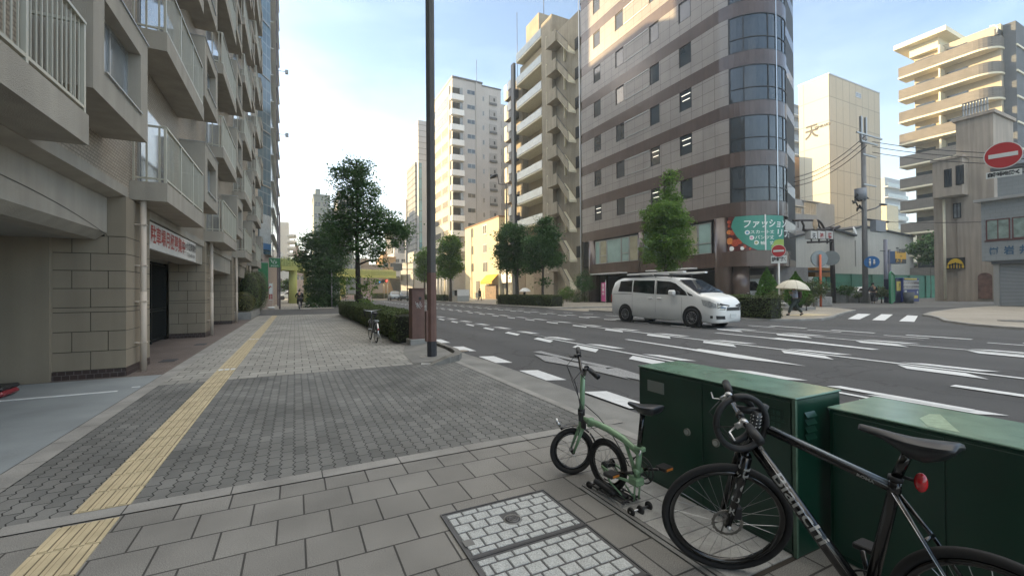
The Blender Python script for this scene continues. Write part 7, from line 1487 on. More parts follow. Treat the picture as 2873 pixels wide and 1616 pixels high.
def person(label, x, y, h, H, top, bottom, pose, hair=True, hat=None, shoes=None, z=0.0, lean=0.0):
    """pose: dict of joint offsets for a 1.72 m body, x forward y left"""
    k = H/1.72; T = TF(x, y, h, z) @ Matrix.Scale(k, 4); t = thing('person', label, 'person', (x, y, z))
    P = dict(pelvis=(0, 0, 0.93), chest=(0.02+lean*0.4, 0, 1.28), neck=(0.03+lean*0.6, 0, 1.47), head=(0.05+lean*0.7, 0, 1.60), hl=(0, 0.09, 0.88), hr=(0, -0.09, 0.88), kl=(0.22, 0.09, 0.50), al=(0.26, 0.09, 0.09), tl=(0.40, 0.09, 0.03), kr=(-0.02, -0.09, 0.48), ar=(-0.32, -0.09, 0.13), tr=(-0.20, -0.09, 0.03),
             sl=(0.02+lean*0.5, 0.17, 1.40), sr=(0.02+lean*0.5, -0.17, 1.40), el=(-0.08, 0.24, 1.12), er=(0.12, -0.22, 1.14), wl=(-0.02, 0.24, 0.88), wr=(0.32, -0.18, 1.02))
    P.update(pose)
    R_ = dict(pelvis=0.13, chest=0.15, neck=0.055, head=0.085, hl=0.095, hr=0.095, kl=0.06, al=0.042, tl=0.035, kr=0.06, ar=0.042, tr=0.035, sl=0.06, sr=0.06, el=0.042, er=0.042, wl=0.028, wr=0.028)
    J = {a: (*P[a], R_[a]) for a in P}; J['top'] = (P['head'][0], 0, P['head'][2]+0.07, 0.075); E = [('pelvis', 'chest'), ('chest', 'neck'), ('neck', 'head'), ('head', 'top'), ('pelvis', 'hl'), ('pelvis', 'hr'), ('hl', 'kl'), ('kl', 'al'), ('al', 'tl'), ('hr', 'kr'), ('kr', 'ar'), ('ar', 'tr'), ('chest', 'sl'), ('sl', 'el'), ('el', 'wl'), ('chest', 'sr'), ('sr', 'er'), ('er', 'wr')]
    for s_ in 'lr':
        w_, e_ = V3(P['w'+s_]), V3(P['e'+s_]); d = (w_-e_).normalized(); o = d.orthogonal().normalized(); J['p'+s_] = (*(w_+d*0.06), 0.030, 0.016); E.append(('w'+s_, 'p'+s_))
        for i, L_ in enumerate((0.07, 0.08, 0.075, 0.06)): J['f%s%d' % (s_, i)] = (*(w_+d*(0.08+L_)+o*(i-1.5)*0.018), 0.008); E.append(('p'+s_, 'f%s%d' % (s_, i)))
        J['th'+s_] = (*(w_+d*0.07+o*0.05), 0.009); E.append(('w'+s_, 'th'+s_))
    skinmesh('body', J, E, M_SKIN, t, T, root='pelvis')
    hx, hz = P['head'][0], P['head'][2]
    b = MB(); b.T = T; b.ball((hx+0.095, 0, hz-0.01), 0.02, 0.012, 0.02, 6); b.build('nose', M_SKIN, t)
    G_ = {a: (*P[a], R_[a]+0.022) for a in ('pelvis', 'chest', 'sl', 'sr', 'el', 'er')}; G_['collar'] = (P['neck'][0], 0, P['neck'][2]-0.03, 0.07)
    for s_ in 'lr': w_, e_ = V3(P['w'+s_]), V3(P['e'+s_]); G_['c'+s_] = (*e_.lerp(w_, 0.8), 0.045)
    skinmesh('top', G_, [('pelvis', 'chest'), ('chest', 'collar'), ('chest', 'sl'), ('sl', 'el'), ('el', 'cl'), ('chest', 'sr'), ('sr', 'er'), ('er', 'cr')], top, t, T, root='pelvis')
    B_ = {a: (*P[a], R_[a]+0.03) for a in ('pelvis', 'hl', 'hr', 'kl', 'kr')}; B_['al'] = (*(V3(P['al'])+V3((0, 0, 0.04))), 0.07); B_['ar'] = (*(V3(P['ar'])+V3((0, 0, 0.04))), 0.07)
    skinmesh('trousers', B_, [('pelvis', 'hl'), ('hl', 'kl'), ('kl', 'al'), ('pelvis', 'hr'), ('hr', 'kr'), ('kr', 'ar')], bottom, t, T, root='pelvis')
    for s_ in 'lr': a, c = V3(P['a'+s_]), V3(P['t'+s_]); b = MB(); b.T = T; b.tube([a-(c-a)*0.3+V3((0, 0, -0.03)), a.lerp(c, 0.5), c+V3((0.0, 0, 0.01))], [0.045, 0.05, 0.035], 8); b.build('shoe', shoes or M_BLACKP, t)
    if hair: b = MB(); b.T = T; b.ball((hx-0.02, 0, hz+0.045), 0.105, 0.098, 0.115, 12); b.build('hair', M_HAIR, t)
    return t, T, P
def parasol(name, label, T, tip, grip, R, mat, tilt=V3((0, 0, 1)), n=8):
    c = T @ V3(tip); g_ = T @ V3(grip); up = (T.to_3x3() @ tilt).normalized(); t = thing(name, label, 'umbrella', tuple(g_)); u = up.orthogonal().normalized(); v = up.cross(u); b = MB(); rings = 6; vs = [c]; fs = []
    for i in range(1, rings+1):
        th = i/rings*1.15
        for k in range(n*4):
            a = 2*PI*k/(n*4); sc_ = 1-0.07*i/rings*(1-abs(math.cos(a*n/2))); rr_ = R*math.sin(th)/math.sin(1.15)*sc_; vs.append(c+(u*math.cos(a)+v*math.sin(a))*rr_-up*(R*0.62*(1-math.cos(th))/(1-math.cos(1.15))))
    m = n*4; fs = [(0, 1+k, 1+(k+1) % m) for k in range(m)]+[(1+i*m+k, 1+(i+1)*m+k, 1+(i+1)*m+(k+1) % m, 1+i*m+(k+1) % m) for i in range(rings-1) for k in range(m)]
    b._add(vs, fs, 0, True); b.build('canopy', mat, t); MB().tube([c+up*0.06, c, g_], 0.009, 6).build('shaft', M_BLACKP, t)
    b = MB()
    for k in range(n): a = 2*PI*k/n; b.tube([c-up*0.01]+[c+(u*math.cos(a)+v*math.sin(a))*R*math.sin(th)/math.sin(1.15)-up*(R*0.62*(1-math.cos(th))/(1-math.cos(1.15))-0.006) for th in (0.3, 0.6, 0.9, 1.15)], 0.007, 4)
    b.build('rib', pm('parasol_seam', (0.25, 0.23, 0.18), 0.7), t); return t
M_CRP = pm('cream_parasol_cloth', (0.60, 0.57, 0.48), 0.8, var=0.05)
g1 = G(2232, 886, 0.08); M_BLUES = pm('blue_patterned_shirt', (0.30, 0.34, 0.44), 0.8, var=0.3, vs=25); M_DTR = pm('dark_green_trousers', (0.035, 0.05, 0.048), 0.85, var=0.08)
hd = math.radians(150)
t, T, P = person('person in blue patterned shirt and dark trousers walking under a cream parasol', g1.x, g1.y, hd, 1.62, M_BLUES, M_DTR, dict(kl=(0.30, 0.09, 0.50), al=(0.42, 0.09, 0.10), tl=(0.55, 0.09, 0.06), kr=(-0.12, -0.09, 0.48), ar=(-0.42, -0.09, 0.12), tr=(-0.30, -0.09, 0.03), el=(0.10, 0.22, 1.14), wl=(0.24, 0.10, 1.30), er=(0.08, -0.22, 1.12), wr=(0.22, -0.12, 1.28)), z=0.08)
parasol('parasol', 'cream scalloped parasol held by the person in blue', T, (0.08, 0.0, 2.02), (0.25, 0.08, 1.27), 0.80, M_CRP, V3((-0.10, 0, 1)))
b = MB(); b.T = T; b.bbox(-0.30, -0.12, -0.15, 0.15, 1.0, 1.38, 0.05); o = b.build('shoulder_bag', pm('dark_maroon_bag', (0.06, 0.02, 0.03), 0.8), None, tuple(T @ V3((-0.2, 0, 1.0)))); tag(o, 'dark maroon bag on the back of the person under the cream parasol', 'bag')
g2 = G(2450, 852); M_BLKC = pm('black_clothes', (0.02, 0.022, 0.026), 0.85, var=0.1)
person('person in black clothes striding past the utility pole', g2.x, g2.y, math.radians(200), 2.02, M_BLKC, M_BLKC, dict(kl=(0.28, 0.09, 0.50), al=(0.36, 0.09, 0.10), er=(0.05, -0.30, 1.15), wr=(0.22, -0.22, 1.02), el=(-0.1, 0.28, 1.15), wl=(0.12, 0.22, 1.0)))
g3 = G(1346, 845); person('distant person in a dark top carrying a pale bag on the far footpath', g3.x, g3.y, math.radians(-80), 1.95, M_BLKC, M_DTR, {}); b = MB().bbox(g3.x-0.62, g3.x-0.30, g3.y-0.1, g3.y+0.25, 0.55, 1.35, 0.06); o = b.build('cloth_bag', M_CRP, None, (g3.x-0.45, g3.y, 0.6)); tag(o, 'pale cloth bag carried by the distant person in the dark top', 'bag')
q = at_d(1471, 838, 58); t, T, P = person('person in black behind the far hedge holding a white umbrella', q.x, q.y, math.radians(-60), 1.6, M_BLKC, M_BLKC, dict(wl=(0.2, 0.1, 1.3), el=(0.1, 0.2, 1.12)), z=0.1); parasol('umbrella', 'white umbrella over the person in black behind the far hedge', T, (0.1, 0.05, 1.98), (0.2, 0.1, 1.28), 0.82, M_WHITE)
# ================================================================ BICYCLES (generic city bicycle)
M_SPK = pm('spoke_steel', (0.45, 0.46, 0.47), 0.3, 0.9, var=0); M_BFR = pm('dark_bicycle_frame', (0.03, 0.032, 0.036), 0.35, var=0)
def wheel(parent, T, c, ax, R, rt, nsp=28, rimmat=None, name='wheel', hub=0.022, spr=0.0009, rd=0.012):
    b = MB(); b.T = T; b.ring(c, ax, R-rt, rt, 64, 8); tyre = b.build(name, M_TYRE, parent)
    b = MB(); b.T = T; b.ring(c, ax, R-rt*2-rd*0.7, rd, 64, 6); b.build('rim', rimmat or M_ALU, tyre)
    ax = V3(ax).normalized(); u = ax.orthogonal().normalized(); v = ax.cross(u); c = V3(c); b = MB(); b.T = T; b.tube([c-ax*0.04, c+ax*0.04], hub, 12)
    b.build('hub', M_BLACKP, tyre); b = MB(); b.T = T
    for k in range(nsp): a = 2*PI*k/nsp; a2 = a+(0.55 if k % 4 < 2 else -0.55); s = 1 if k % 2 else -1; b.tube([c+(u*math.cos(a2)+v*math.sin(a2))*hub+ax*0.03*s, c+(u*math.cos(a)+v*math.sin(a))*(R-rt*2-rd)], spr, 4, cap=False, smooth=False)
    b.build('spokes', M_SPK, tyre); return tyre
def citybike(label, x, y, h, k=1.0, lean=0.0, frame=None, group=None, kick=True, basket=True, z=0.0):
    frame = frame or M_BFR; T = TF(x, y, h, z) @ Matrix.Rotation(lean, 4, 'X') @ Matrix.Scale(k, 4); t = thing('bicycle', label, 'bicycle', (x, y, z), group); A = (0, 1, 0)
    wheel(t, T, (0, 0, 0.33), A, 0.33, 0.02); wheel(t, T, (1.08, 0, 0.33), A, 0.33, 0.02)
    def tb(nm, pts, r, m=None, n=8): b = MB(); b.T = T; b.tube(pts, r, n); return b.build(nm, m or frame, t)
    b = MB(); b.T = T
    for P_, r in (([(0.42, 0, 0.28), (0.30, 0, 0.80)], 0.016), ([(0.42, 0, 0.28), (0.62, 0, 0.30), (0.86, 0, 0.72)], 0.019), ([(0.36, 0, 0.55), (0.62, 0, 0.58), (0.85, 0, 0.80)], 0.016), ([(0.84, 0, 0.90), (0.90, 0, 0.66)], 0.020)): b.tube(P_, r, 8)
    for s in (-1, 1): b.tube([(0.42, 0.03*s, 0.28), (0, 0.06*s, 0.33), (0.33, 0.02*s, 0.70)], 0.009, 6); b.tube([(0.90, 0.02*s, 0.68), (0.93, 0.055*s, 0.62), (1.08, 0.055*s, 0.33)], 0.011, 6)
    b.build('frame', frame, t)
    b = MB(); b.T = T; b.tube([(0.30, 0, 0.80), (0.28, 0, 0.90)], 0.013, 8); b.ball((0.24, 0, 0.93), 0.14, 0.10, 0.045, 12); b.tube([(0.26, 0, 0.93), (0.42, 0, 0.925)], [0.05, 0.02], 8); b.build('saddle', M_BLACKP, t)
    tb('handlebar', [(0.62, 0.27, 1.02), (0.74, 0.27, 1.04), (0.86, 0.16, 1.0), (0.83, 0, 0.98), (0.86, -0.16, 1.0), (0.74, -0.27, 1.04), (0.62, -0.27, 1.02)], 0.012, M_STEEL); tb('stem', [(0.84, 0, 0.88), (0.83, 0, 0.98)], 0.013, M_STEEL)
    for s in (-1, 1): tb('grip', [(0.60, 0.27*s, 1.018), (0.72, 0.27*s, 1.038)], 0.018, M_BLACKP)
    if basket:
        b = MB(); b.T = T
        for i in range(7):
            f = i/6; 
            for (a, c) in (((0.92, -0.17+0.34*f, 0.78), (0.90, -0.20+0.40*f, 1.03)), ((1.16, -0.15+0.30*f, 0.78), (1.24, -0.20+0.40*f, 1.03)), ((0.92+0.24*f, -0.17, 0.78), (0.90+0.34*f, -0.20, 1.03)), ((0.92+0.24*f, 0.17, 0.78), (0.90+0.34*f, 0.20, 1.03))): b.tube([a, c], 0.0035, 4)
        for z_, g_ in ((0.78, 0.0), (0.86, 0.3), (0.95, 0.65), (1.03, 1.0)): b.tube([(0.92-0.02*g_, -0.17-0.03*g_, z_), (1.16+0.08*g_, -0.16-0.04*g_, z_), (1.16+0.08*g_, 0.16+0.04*g_, z_), (0.92-0.02*g_, 0.17+0.03*g_, z_)], 0.005, 4, closed=True)
        b.build('basket', M_BLACKP, t)
    for cx, a0, a1 in ((0, 60, 200), (1.08, 40, 150)): b = MB(); b.T = T; b.tube([(cx+0.36*math.cos(math.radians(a)), 0, 0.33+0.36*math.sin(math.radians(a))) for a in range(a0, a1+1, 14)], 0.028, 6, squash=0.35); b.build('mudguard', M_STEEL, t)
    b = MB(); b.T = T; b.disc((0.42, -0.05, 0.28), A, 0.085, 0.006, 20); b.tube([(0.42, -0.07, 0.28), (0.52, -0.09, 0.14)], 0.009, 6); b.tube([(0.42, 0.07, 0.28), (0.32, 0.09, 0.42)], 0.009, 6); b.box(0.47, 0.57, -0.19, -0.09, 0.125, 0.15); b.box(0.27, 0.37, 0.09, 0.19, 0.41, 0.435); b.build('crankset', M_STEEL, t)
    b = MB(); b.T = T; b.box(-0.22, 0.25, -0.05, 0.05, 0.70, 0.715); b.build('rear_carrier', M_STEEL, t) if basket else None
    b = MB(); b.T = T; b.ball((-0.37, 0, 0.45), 0.02, 0.03, 0.035, 8); b.build('rear_reflector', M_TLMP, t)
    if kick: b = MB(); b.T = T; b.tube([(0, 0.08, 0.33), (-0.10, 0.17, 0.0), (-0.10, -0.17, 0.0), (0, -0.08, 0.33)], 0.009, 6); b.build('kickstand', M_STEEL, t)
    return t, T
citybike('dark city bicycle on its stand beside the clipped hedge', 2.16, 13.35, math.radians(91), 0.93)
citybike('dark bicycle parked against the brown column behind the van hedge', 30.2, 21.8, math.radians(-35), 1.2, kick=True)
# cyclist far along the footpath
gc = V3((0.38, 44.2, 0)); bt, BT = citybike('bicycle ridden by the distant person in dark clothes', gc.x, gc.y, math.radians(92), 1.0, kick=False, basket=False)
t, T, P = person('person in dark clothes and cap riding away on a bicycle along the left footpath', gc.x, gc.y+0.25, math.radians(92), 1.72, M_BLKC, M_BLKC, dict(pelvis=(0.03, 0, 1.02), chest=(0.16, 0, 1.36), neck=(0.24, 0, 1.53), head=(0.28, 0, 1.66), hl=(0.05, 0.09, 0.98), hr=(0.05, -0.09, 0.98), kl=(0.38, 0.14, 0.82), al=(0.24, 0.16, 0.46), tl=(0.36, 0.16, 0.42), kr=(0.34, -0.14, 0.62), ar=(0.22, -0.16, 0.20), tr=(0.34, -0.16, 0.15), sl=(0.2, 0.18, 1.47), sr=(0.2, -0.18, 1.47), el=(0.36, 0.32, 1.24), er=(0.36, -0.32, 1.24), wl=(0.50, 0.27, 1.06), wr=(0.50, -0.27, 1.06)))
# ================================================================ FOREGROUND : cabinets, access cover, two bicycles
M_CABG = pm('cabinet_green_shaded', (0.006, 0.046, 0.028), 0.32, var=0.14, vs=2.2, streak=0.16, spec=0.6); M_CABT = pm('cabinet_green_sky_lit', (0.15, 0.255, 0.195), 0.22, var=0.16, vs=7, fine=0.08, spec=0.7)  # one green twice: lid lightened for sky light, fronts darkened for shade
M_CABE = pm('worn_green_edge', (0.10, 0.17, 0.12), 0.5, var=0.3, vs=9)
def cabinet(label, x0, x1, y0, y1, h, seams, top=0.012):
    t = thing('utility_cabinet', label, 'utility cabinet', ((x0+x1)/2, y0, 0))
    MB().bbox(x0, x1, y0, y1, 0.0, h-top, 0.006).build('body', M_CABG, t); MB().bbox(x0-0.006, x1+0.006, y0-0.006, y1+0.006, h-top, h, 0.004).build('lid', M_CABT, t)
    ys = [y0+0.02]+seams+[y1-0.02]
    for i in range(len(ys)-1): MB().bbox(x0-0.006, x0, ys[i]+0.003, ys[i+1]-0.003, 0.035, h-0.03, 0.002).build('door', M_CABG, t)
    return t
ca = cabinet('taller dark green kerbside cabinet behind the folding bicycle', 2.49, 2.94, 1.45, 2.677, 0.893, [2.063])
cb2 = cabinet('lower glossy green kerbside cabinet behind the road bicycle saddle', 2.70, 3.20, -1.1, 1.389, 0.833, [0.1, 0.9])
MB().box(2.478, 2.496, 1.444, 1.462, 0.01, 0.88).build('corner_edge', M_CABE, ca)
kp = lambda x, y: atX(1780+x/2.352, 1000+y/2.352, 2.482)
for x, y in ((350, 497), (541, 569)):
    p = kp(x, y); b = MB().disc((2.478, p.y, p.z), (1, 0, 0), 0.026, 0.012, 20); o = b.build('lock_cover', pm('lock_grey', (0.30, 0.30, 0.27), 0.45, 0.4, var=0.1), ca); MB().disc((2.470, p.y, p.z), (1, 0, 0), 0.016, 0.008, 14).build('lock_core', M_STEEL, o)
p0, p1 = atX(1500+822/2.587, 940+322/2.587, 2.484), atX(1500+940/2.587, 940+432/2.587, 2.484); MB().box(2.479, 2.4835, p1.y, p0.y, p1.z, p0.z).build('grey_patch', pm('patch_grey', (0.22, 0.24, 0.23), 0.7, var=0.1), ca)
p0, p1 = kp(845, 312), kp(980, 432); MB().box(2.481, 2.4838, p1.y, p0.y, p1.z+0.01, p0.z-0.005).build('dark_notice', pm('notice_dark_green', (0.010, 0.040, 0.028), 0.35, var=0.1), ca)
for k, s_ in enumerate(('ご注意', 'はり紙禁止', '大阪市')): wtext(ca, s_, 0.030, (2.4795, (p0.y+p1.y)/2-0.005, p0.z-0.035-k*0.034), (0, -1, 0), pm('notice_letters', (0.045, 0.12, 0.085), 0.5, var=0))
for (x0, x1, n_) in ((2.565, 2.66, 4), (2.79, 2.86, 1)):
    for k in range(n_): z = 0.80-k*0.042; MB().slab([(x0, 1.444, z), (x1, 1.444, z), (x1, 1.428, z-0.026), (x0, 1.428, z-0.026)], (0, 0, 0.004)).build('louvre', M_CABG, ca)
wtext(cb2, '大阪', 0.09, (2.692, 0.42, 0.50), (0, -1, 0), pm('stencil_grey', (0.20, 0.22, 0.20), 0.7))
MB().slab([(2.86, 0.93, 0.8335), (2.74, 0.86, 0.8335), (2.73, 0.97, 0.8335), (2.86, 1.05, 0.8335), (3.0, 1.06, 0.8335), (3.04, 1.03, 0.8335)][::1], (0, 0, 0.0006)).build('pale_film', pm('pale_film_scrap', (0.30, 0.42, 0.30), 0.25, var=0.15, vs=30), cb2)
# stone plinth paving below the cabinets
M_PAD = pm('pale_stone_slab', (0.34, 0.34, 0.33), 0.75, var=0.22, vs=9, fine=0.2, bump=0.2, bs=80)
b = MB()
for i in range(3):
    for j in range(6): x0 = 2.0+i*0.31; y0 = 1.475+j*0.215; b.bbox(x0, x0+0.303, y0, y0+0.208, 0.0, 0.012, 0.003)
struct(b.build('cabinet_pad', M_PAD)); struct(MB().box(1.985, 2.95, 1.45, 2.76, -0.004, 0.004).build('pad_bed', M_JOINT))
M_STR = pm('grey_edge_strip', (0.17, 0.17, 0.165), 0.7, var=0.15, vs=8)
b = MB().box(1.925, 1.955, 1.30, 2.72, 0.0, 0.010).box(1.963, 1.99, 1.30, 2.74, 0.0, 0.014); struct(b.build('pad_edge_strip', M_STR)); struct(MB().box(1.954, 1.964, 1.30, 2.72, 0.0, 0.004).build('pad_gap', M_JOINT))
# rectangular access cover with white stone infill
ac = thing('access_cover', 'rectangular access cover filled with white stone setts and a small round cap', 'manhole cover', (1.26, 2.3, 0)); M_FRM = pm('cover_frame', (0.085, 0.085, 0.088), 0.55, 0.3, var=0.15, vs=12); M_SETT = pm('white_setts', (0.42, 0.44, 0.44), 0.8, var=0.10, vs=18, fine=0.30, bump=0.5, bs=70)
X0, X1 = 0.885, 1.645
def panel(y0, y1, cap):
    fr = MB().box(X0-0.02, X1+0.02, y0-0.02, y1+0.02, 0.0, 0.006).build('frame', M_FRM, ac); b = MB(); b.box(X0-0.022, X0-0.012, y0-0.022, y1+0.022, 0.006, 0.011); b.box(X1+0.012, X1+0.022, y0-0.022, y1+0.022, 0.006, 0.011); b.box(X0-0.012, X1+0.012, y1+0.012, y1+0.022, 0.006, 0.011); b.box(X0-0.012, X1+0.012, y0-0.022, y0-0.012, 0.006, 0.011); b.build('frame_lip', M_FRM, ac)
    b = MB(); W_ = 0.1085; rows = [0.045, 0.082, 0.082, 0.082, 0.082, 0.045]; sc_ = (y1-y0-0.012*7)/sum(rows); y = y1-0.012
    for i, hgt in enumerate(rows):
        hgt *= sc_; x = X0+0.010-(0.0 if i % 2 == 0 else W_*0.5)
        while x < X1-0.012:
            a, c = max(x, X0+0.010), min(x+W_-0.010, X1-0.010)
            if c-a > 0.02:
                cx, cy = (a+c)/2, y-hgt/2
                if not (cap and (cx-1.267)**2+(cy-2.538)**2 < 0.060**2) : b.bbox(a, c, y-hgt, y, 0.004, 0.0115+rnd.uniform(-.0006, .0006), 0.004)
            x += W_
        y -= hgt+0.012
    b.build('setts', M_SETT, ac)
panel(2.290, 2.795, True); panel(1.745, 2.250, False); panel(1.20, 1.705, False)
MB().cyl((1.267, 2.538), 0.062, 0.004, 0.013, 28).build('cap_ring', pm('cap_ring', (0.22, 0.22, 0.21), 0.6, var=0.1), ac); cp_ = MB().cyl((1.267, 2.538), 0.050, 0.013, 0.015, 28).build('cap', M_FRM, ac)
b = MB()
b.ring((1.267, 2.538, 0.0155), (0, 0, 1), 0.020, 0.003, 20, 5); b.ring((1.267, 2.538, 0.0155), (0, 0, 1), 0.038, 0.003, 24, 5)
for k in range(6): a = PI/3*k; b.tube([(1.267+0.022*math.cos(a), 2.538+0.022*math.sin(a), 0.0155), (1.267+0.037*math.cos(a+.3), 2.538+0.037*math.sin(a+.3), 0.0155)], 0.0025, 4)
b.build('emblem', pm('worn_iron', (0.16, 0.16, 0.16), 0.5, 0.4), cp_)
MB().box(X0+0.0, X0+0.06, 2.39, 2.455, 0.0116, 0.013).build('lifting_slot', M_STR, ac)
# ---------------------------------------------------------------- black road bicycle leaning on the cabinets
def basis(h, lean):
    F = V3((math.cos(h), math.sin(h), 0)); L_ = V3((-math.sin(h), math.cos(h), 0)); U = V3((0, 0, 1)); return F, L_*math.cos(lean)-U*math.sin(lean), U*math.cos(lean)+L_*math.sin(lean)
rF, rL, rU = basis(1.627, -0.062); rO = V3((2.107, 0.638, 0)); KS = 0.962
def RB(a, b, off=0.0): w_ = rO+rF*a+rU*b; return CAMP+(w_-CAMP)*KS+rL*off
M_RF = pm('gloss_black_frame', (0.005, 0.005, 0.006), 0.16, var=0, spec=0.8); M_RFG = pm('blue_grey_tube_top', (0.16, 0.19, 0.22), 0.2, 0.3, var=0.03); M_RUB = pm('soft_black_rubber', (0.014, 0.015, 0.017), 0.55, var=0.05, vs=30); M_SIL = pm('decal_silver', (0.36, 0.36, 0.345), 0.5, 0.0, var=0); M_SAD = pm('saddle_black', (0.022, 0.024, 0.028), 0.38, var=0.04, vs=20)
rb = thing('road_bicycle', 'black road bicycle with silver lettering leaning on the green cabinets', 'bicycle', (2.05, 1.0, 0)); TI = None
def rt(name, pts, r, m=M_RF, n=12, parent=None, sq=None): b = MB(); b.tube(pts, r, n, squash=sq); return b.build(name, m, parent or rb)
ht, hb_ = RB(0.775, 0.835), RB(0.838, 0.672); bb = RB(0.31, 0.217); rh = RB(-0.07, 0.268); hubp = RB(0.942, 0.273); sc_t = RB(0.222, 0.745)
A_ = (ht-hb_).normalized()
def rod(v, d): v = V3(v); return v*math.cos(d)+A_.cross(v)*math.sin(d)+A_*(A_.dot(v))*(1-math.cos(d))
dl = math.radians(50); Bd = rod(rL, dl); Hd = rod(rF, dl)
b = MB(); b.tube([ht, hb_], [0.021, 0.024], 14); b.tube([RB(0.80, 0.71), RB(0.56, 0.464), bb], [0.028, 0.029, 0.028], 20); b.tube([RB(0.722, 0.797), RB(0.47, 0.748), RB(0.225, 0.698)], [0.020, 0.018, 0.017], 14); b.tube([bb, RB(0.225, 0.70), sc_t], [0.022, 0.021, 0.0205], 14)
b.tube([bb-rL*0.035, bb+rL*0.035], 0.024, 14)
frm = b.build('frame', M_RF, rb)
rt('top_tube_stripe', [RB(0.715, 0.806), RB(0.47, 0.7575), RB(0.24, 0.713)], [0.0150, 0.0135, 0.0125], M_RFG, 10, frm)
for s in (1, -1):
    rt('seat_stay', [RB(0.225, 0.69, 0.012*s), RB(0.12, 0.55, 0.045*s), rh+rL*0.065*s], [0.009, 0.0075, 0.008]); rt('chain_stay', [bb+rL*0.03*s, rh.lerp(bb, 0.4)+rL*0.055*s, rh+rL*0.065*s], [0.012, 0.010, 0.009])
    rt('cable', [RB(0.80, 0.75, 0.026*s), RB(0.62, 0.56, 0.027*s), RB(0.34, 0.27, 0.027*s)], 0.0018, M_CHR, 5) if s > 0 else None
    rt('cable', [RB(0.225, 0.69, 0.024*s), RB(0.12, 0.553, 0.056*s), rh+rL*0.075*s], 0.0018, M_CHR, 5)
rt('stay_bridge', [RB(0.12, 0.56, 0.04), RB(0.12, 0.56, -0.04)], 0.007)
# fork: crown and two blades following the steered wheel
crn = hb_-A_*0.02; up_w = Hd.cross(Bd).normalized()
fk = MB(); fk.tube([crn-Bd*0.045, crn+Bd*0.045], 0.022, 12); 
for s in (1, -1): fk.tube([crn+Bd*0.045*s, crn.lerp(hubp, 0.35)+Bd*0.055*s, hubp+Bd*0.055*s-(crn-hubp).normalized()*0.01], [0.023, 0.021, 0.014], 12, squash=1.2)
fork = fk.build('fork', M_RF, rb)
# letters on the fork and the down tube
def fine_text(txt, size, bold):
    import bmesh
    bm = bmesh.new(); bm.from_mesh(textmesh(txt, size, bold)); 
    for _ in range(4):
        bmesh.ops.triangulate(bm, faces=bm.faces[:]); ed = [e for e in bm.edges if e.calc_length() > size*0.10]
        if not ed: break
        bmesh.ops.subdivide_edges(bm, edges=ed, cuts=1)
    bmesh.ops.triangulate(bm, faces=bm.faces[:]); m2 = bpy.data.meshes.new('t'); bm.to_mesh(m2); bm.free(); return m2
def lettering(txt, size, ctr, ax, up, parent, m=M_SIL, sx=1.0, bold=0.0, wrap=None, nrm=None):
    """flat text laid on a tube: curved round the tube radius"""
    me = fine_text(txt, size, bold); ax = V3(ax).normalized(); nrm = V3(nrm).normalized(); up = nrm.cross(ax).normalized(); R_ = wrap; b = MB(); vs = []
    for v in me.vertices:
        a = v.co.y/R_; vs.append(V3(ctr)+ax*(v.co.x*sx)+up*(math.sin(a)*R_)+nrm*(math.cos(a)*R_-R_))
    b._add(vs, [tuple(p.vertices) for p in me.polygons]); return b.build('lettering', m, parent)
vd = (CAMP-RB(0.58, 0.49)).normalized(); dtd = (bb-RB(0.80, 0.715)).normalized(); nn = (vd-dtd*vd.dot(dtd)).normalized()
lettering('Bianchi', 0.072, RB(0.575, 0.480)+nn*0.0300, dtd, None, frm, sx=1.5, bold=0.0008, wrap=0.0295, nrm=nn)
vd = (CAMP-RB(0.35, 0.72)).normalized(); ttd = (RB(0.225, 0.698)-RB(0.722, 0.797)).normalized(); nn = (vd-ttd*vd.dot(ttd)).normalized(); nn2 = (nn-V3((0, 0, 0.6))).normalized(); nn2 = (nn2-ttd*nn2.dot(ttd)).normalized(); lettering('ROMA', 0.016, RB(0.315, 0.716)+nn2*0.0175, ttd, None, frm, sx=1.3, bold=0.0006, wrap=0.017, nrm=nn2)
fa, fb = crn+Bd*0.047, hubp+Bd*0.055; fd = (fb-fa).normalized(); nn = ((CAMP-fa)-fd*(CAMP-fa).dot(fd)).normalized()
for k, ch in enumerate('ROMA'): f = 0.76-k*0.175; c_ = fa.lerp(fb, f); r_ = 0.021-0.005*f; lettering(ch, 0.052, c_+nn*(r_+0.0065), nn.cross(fd)*-1 if False else fd.cross(nn)*-1, None, fork, sx=0.95, bold=0.0008, wrap=0.03, nrm=nn)
for f in (0.13, 0.22): c_ = fa.lerp(fb, f+0.02); b = MB(); b.tube([c_-fd*0.005, c_+fd*0.005], 0.0262, 14); b.build('band', M_SIL, fork)
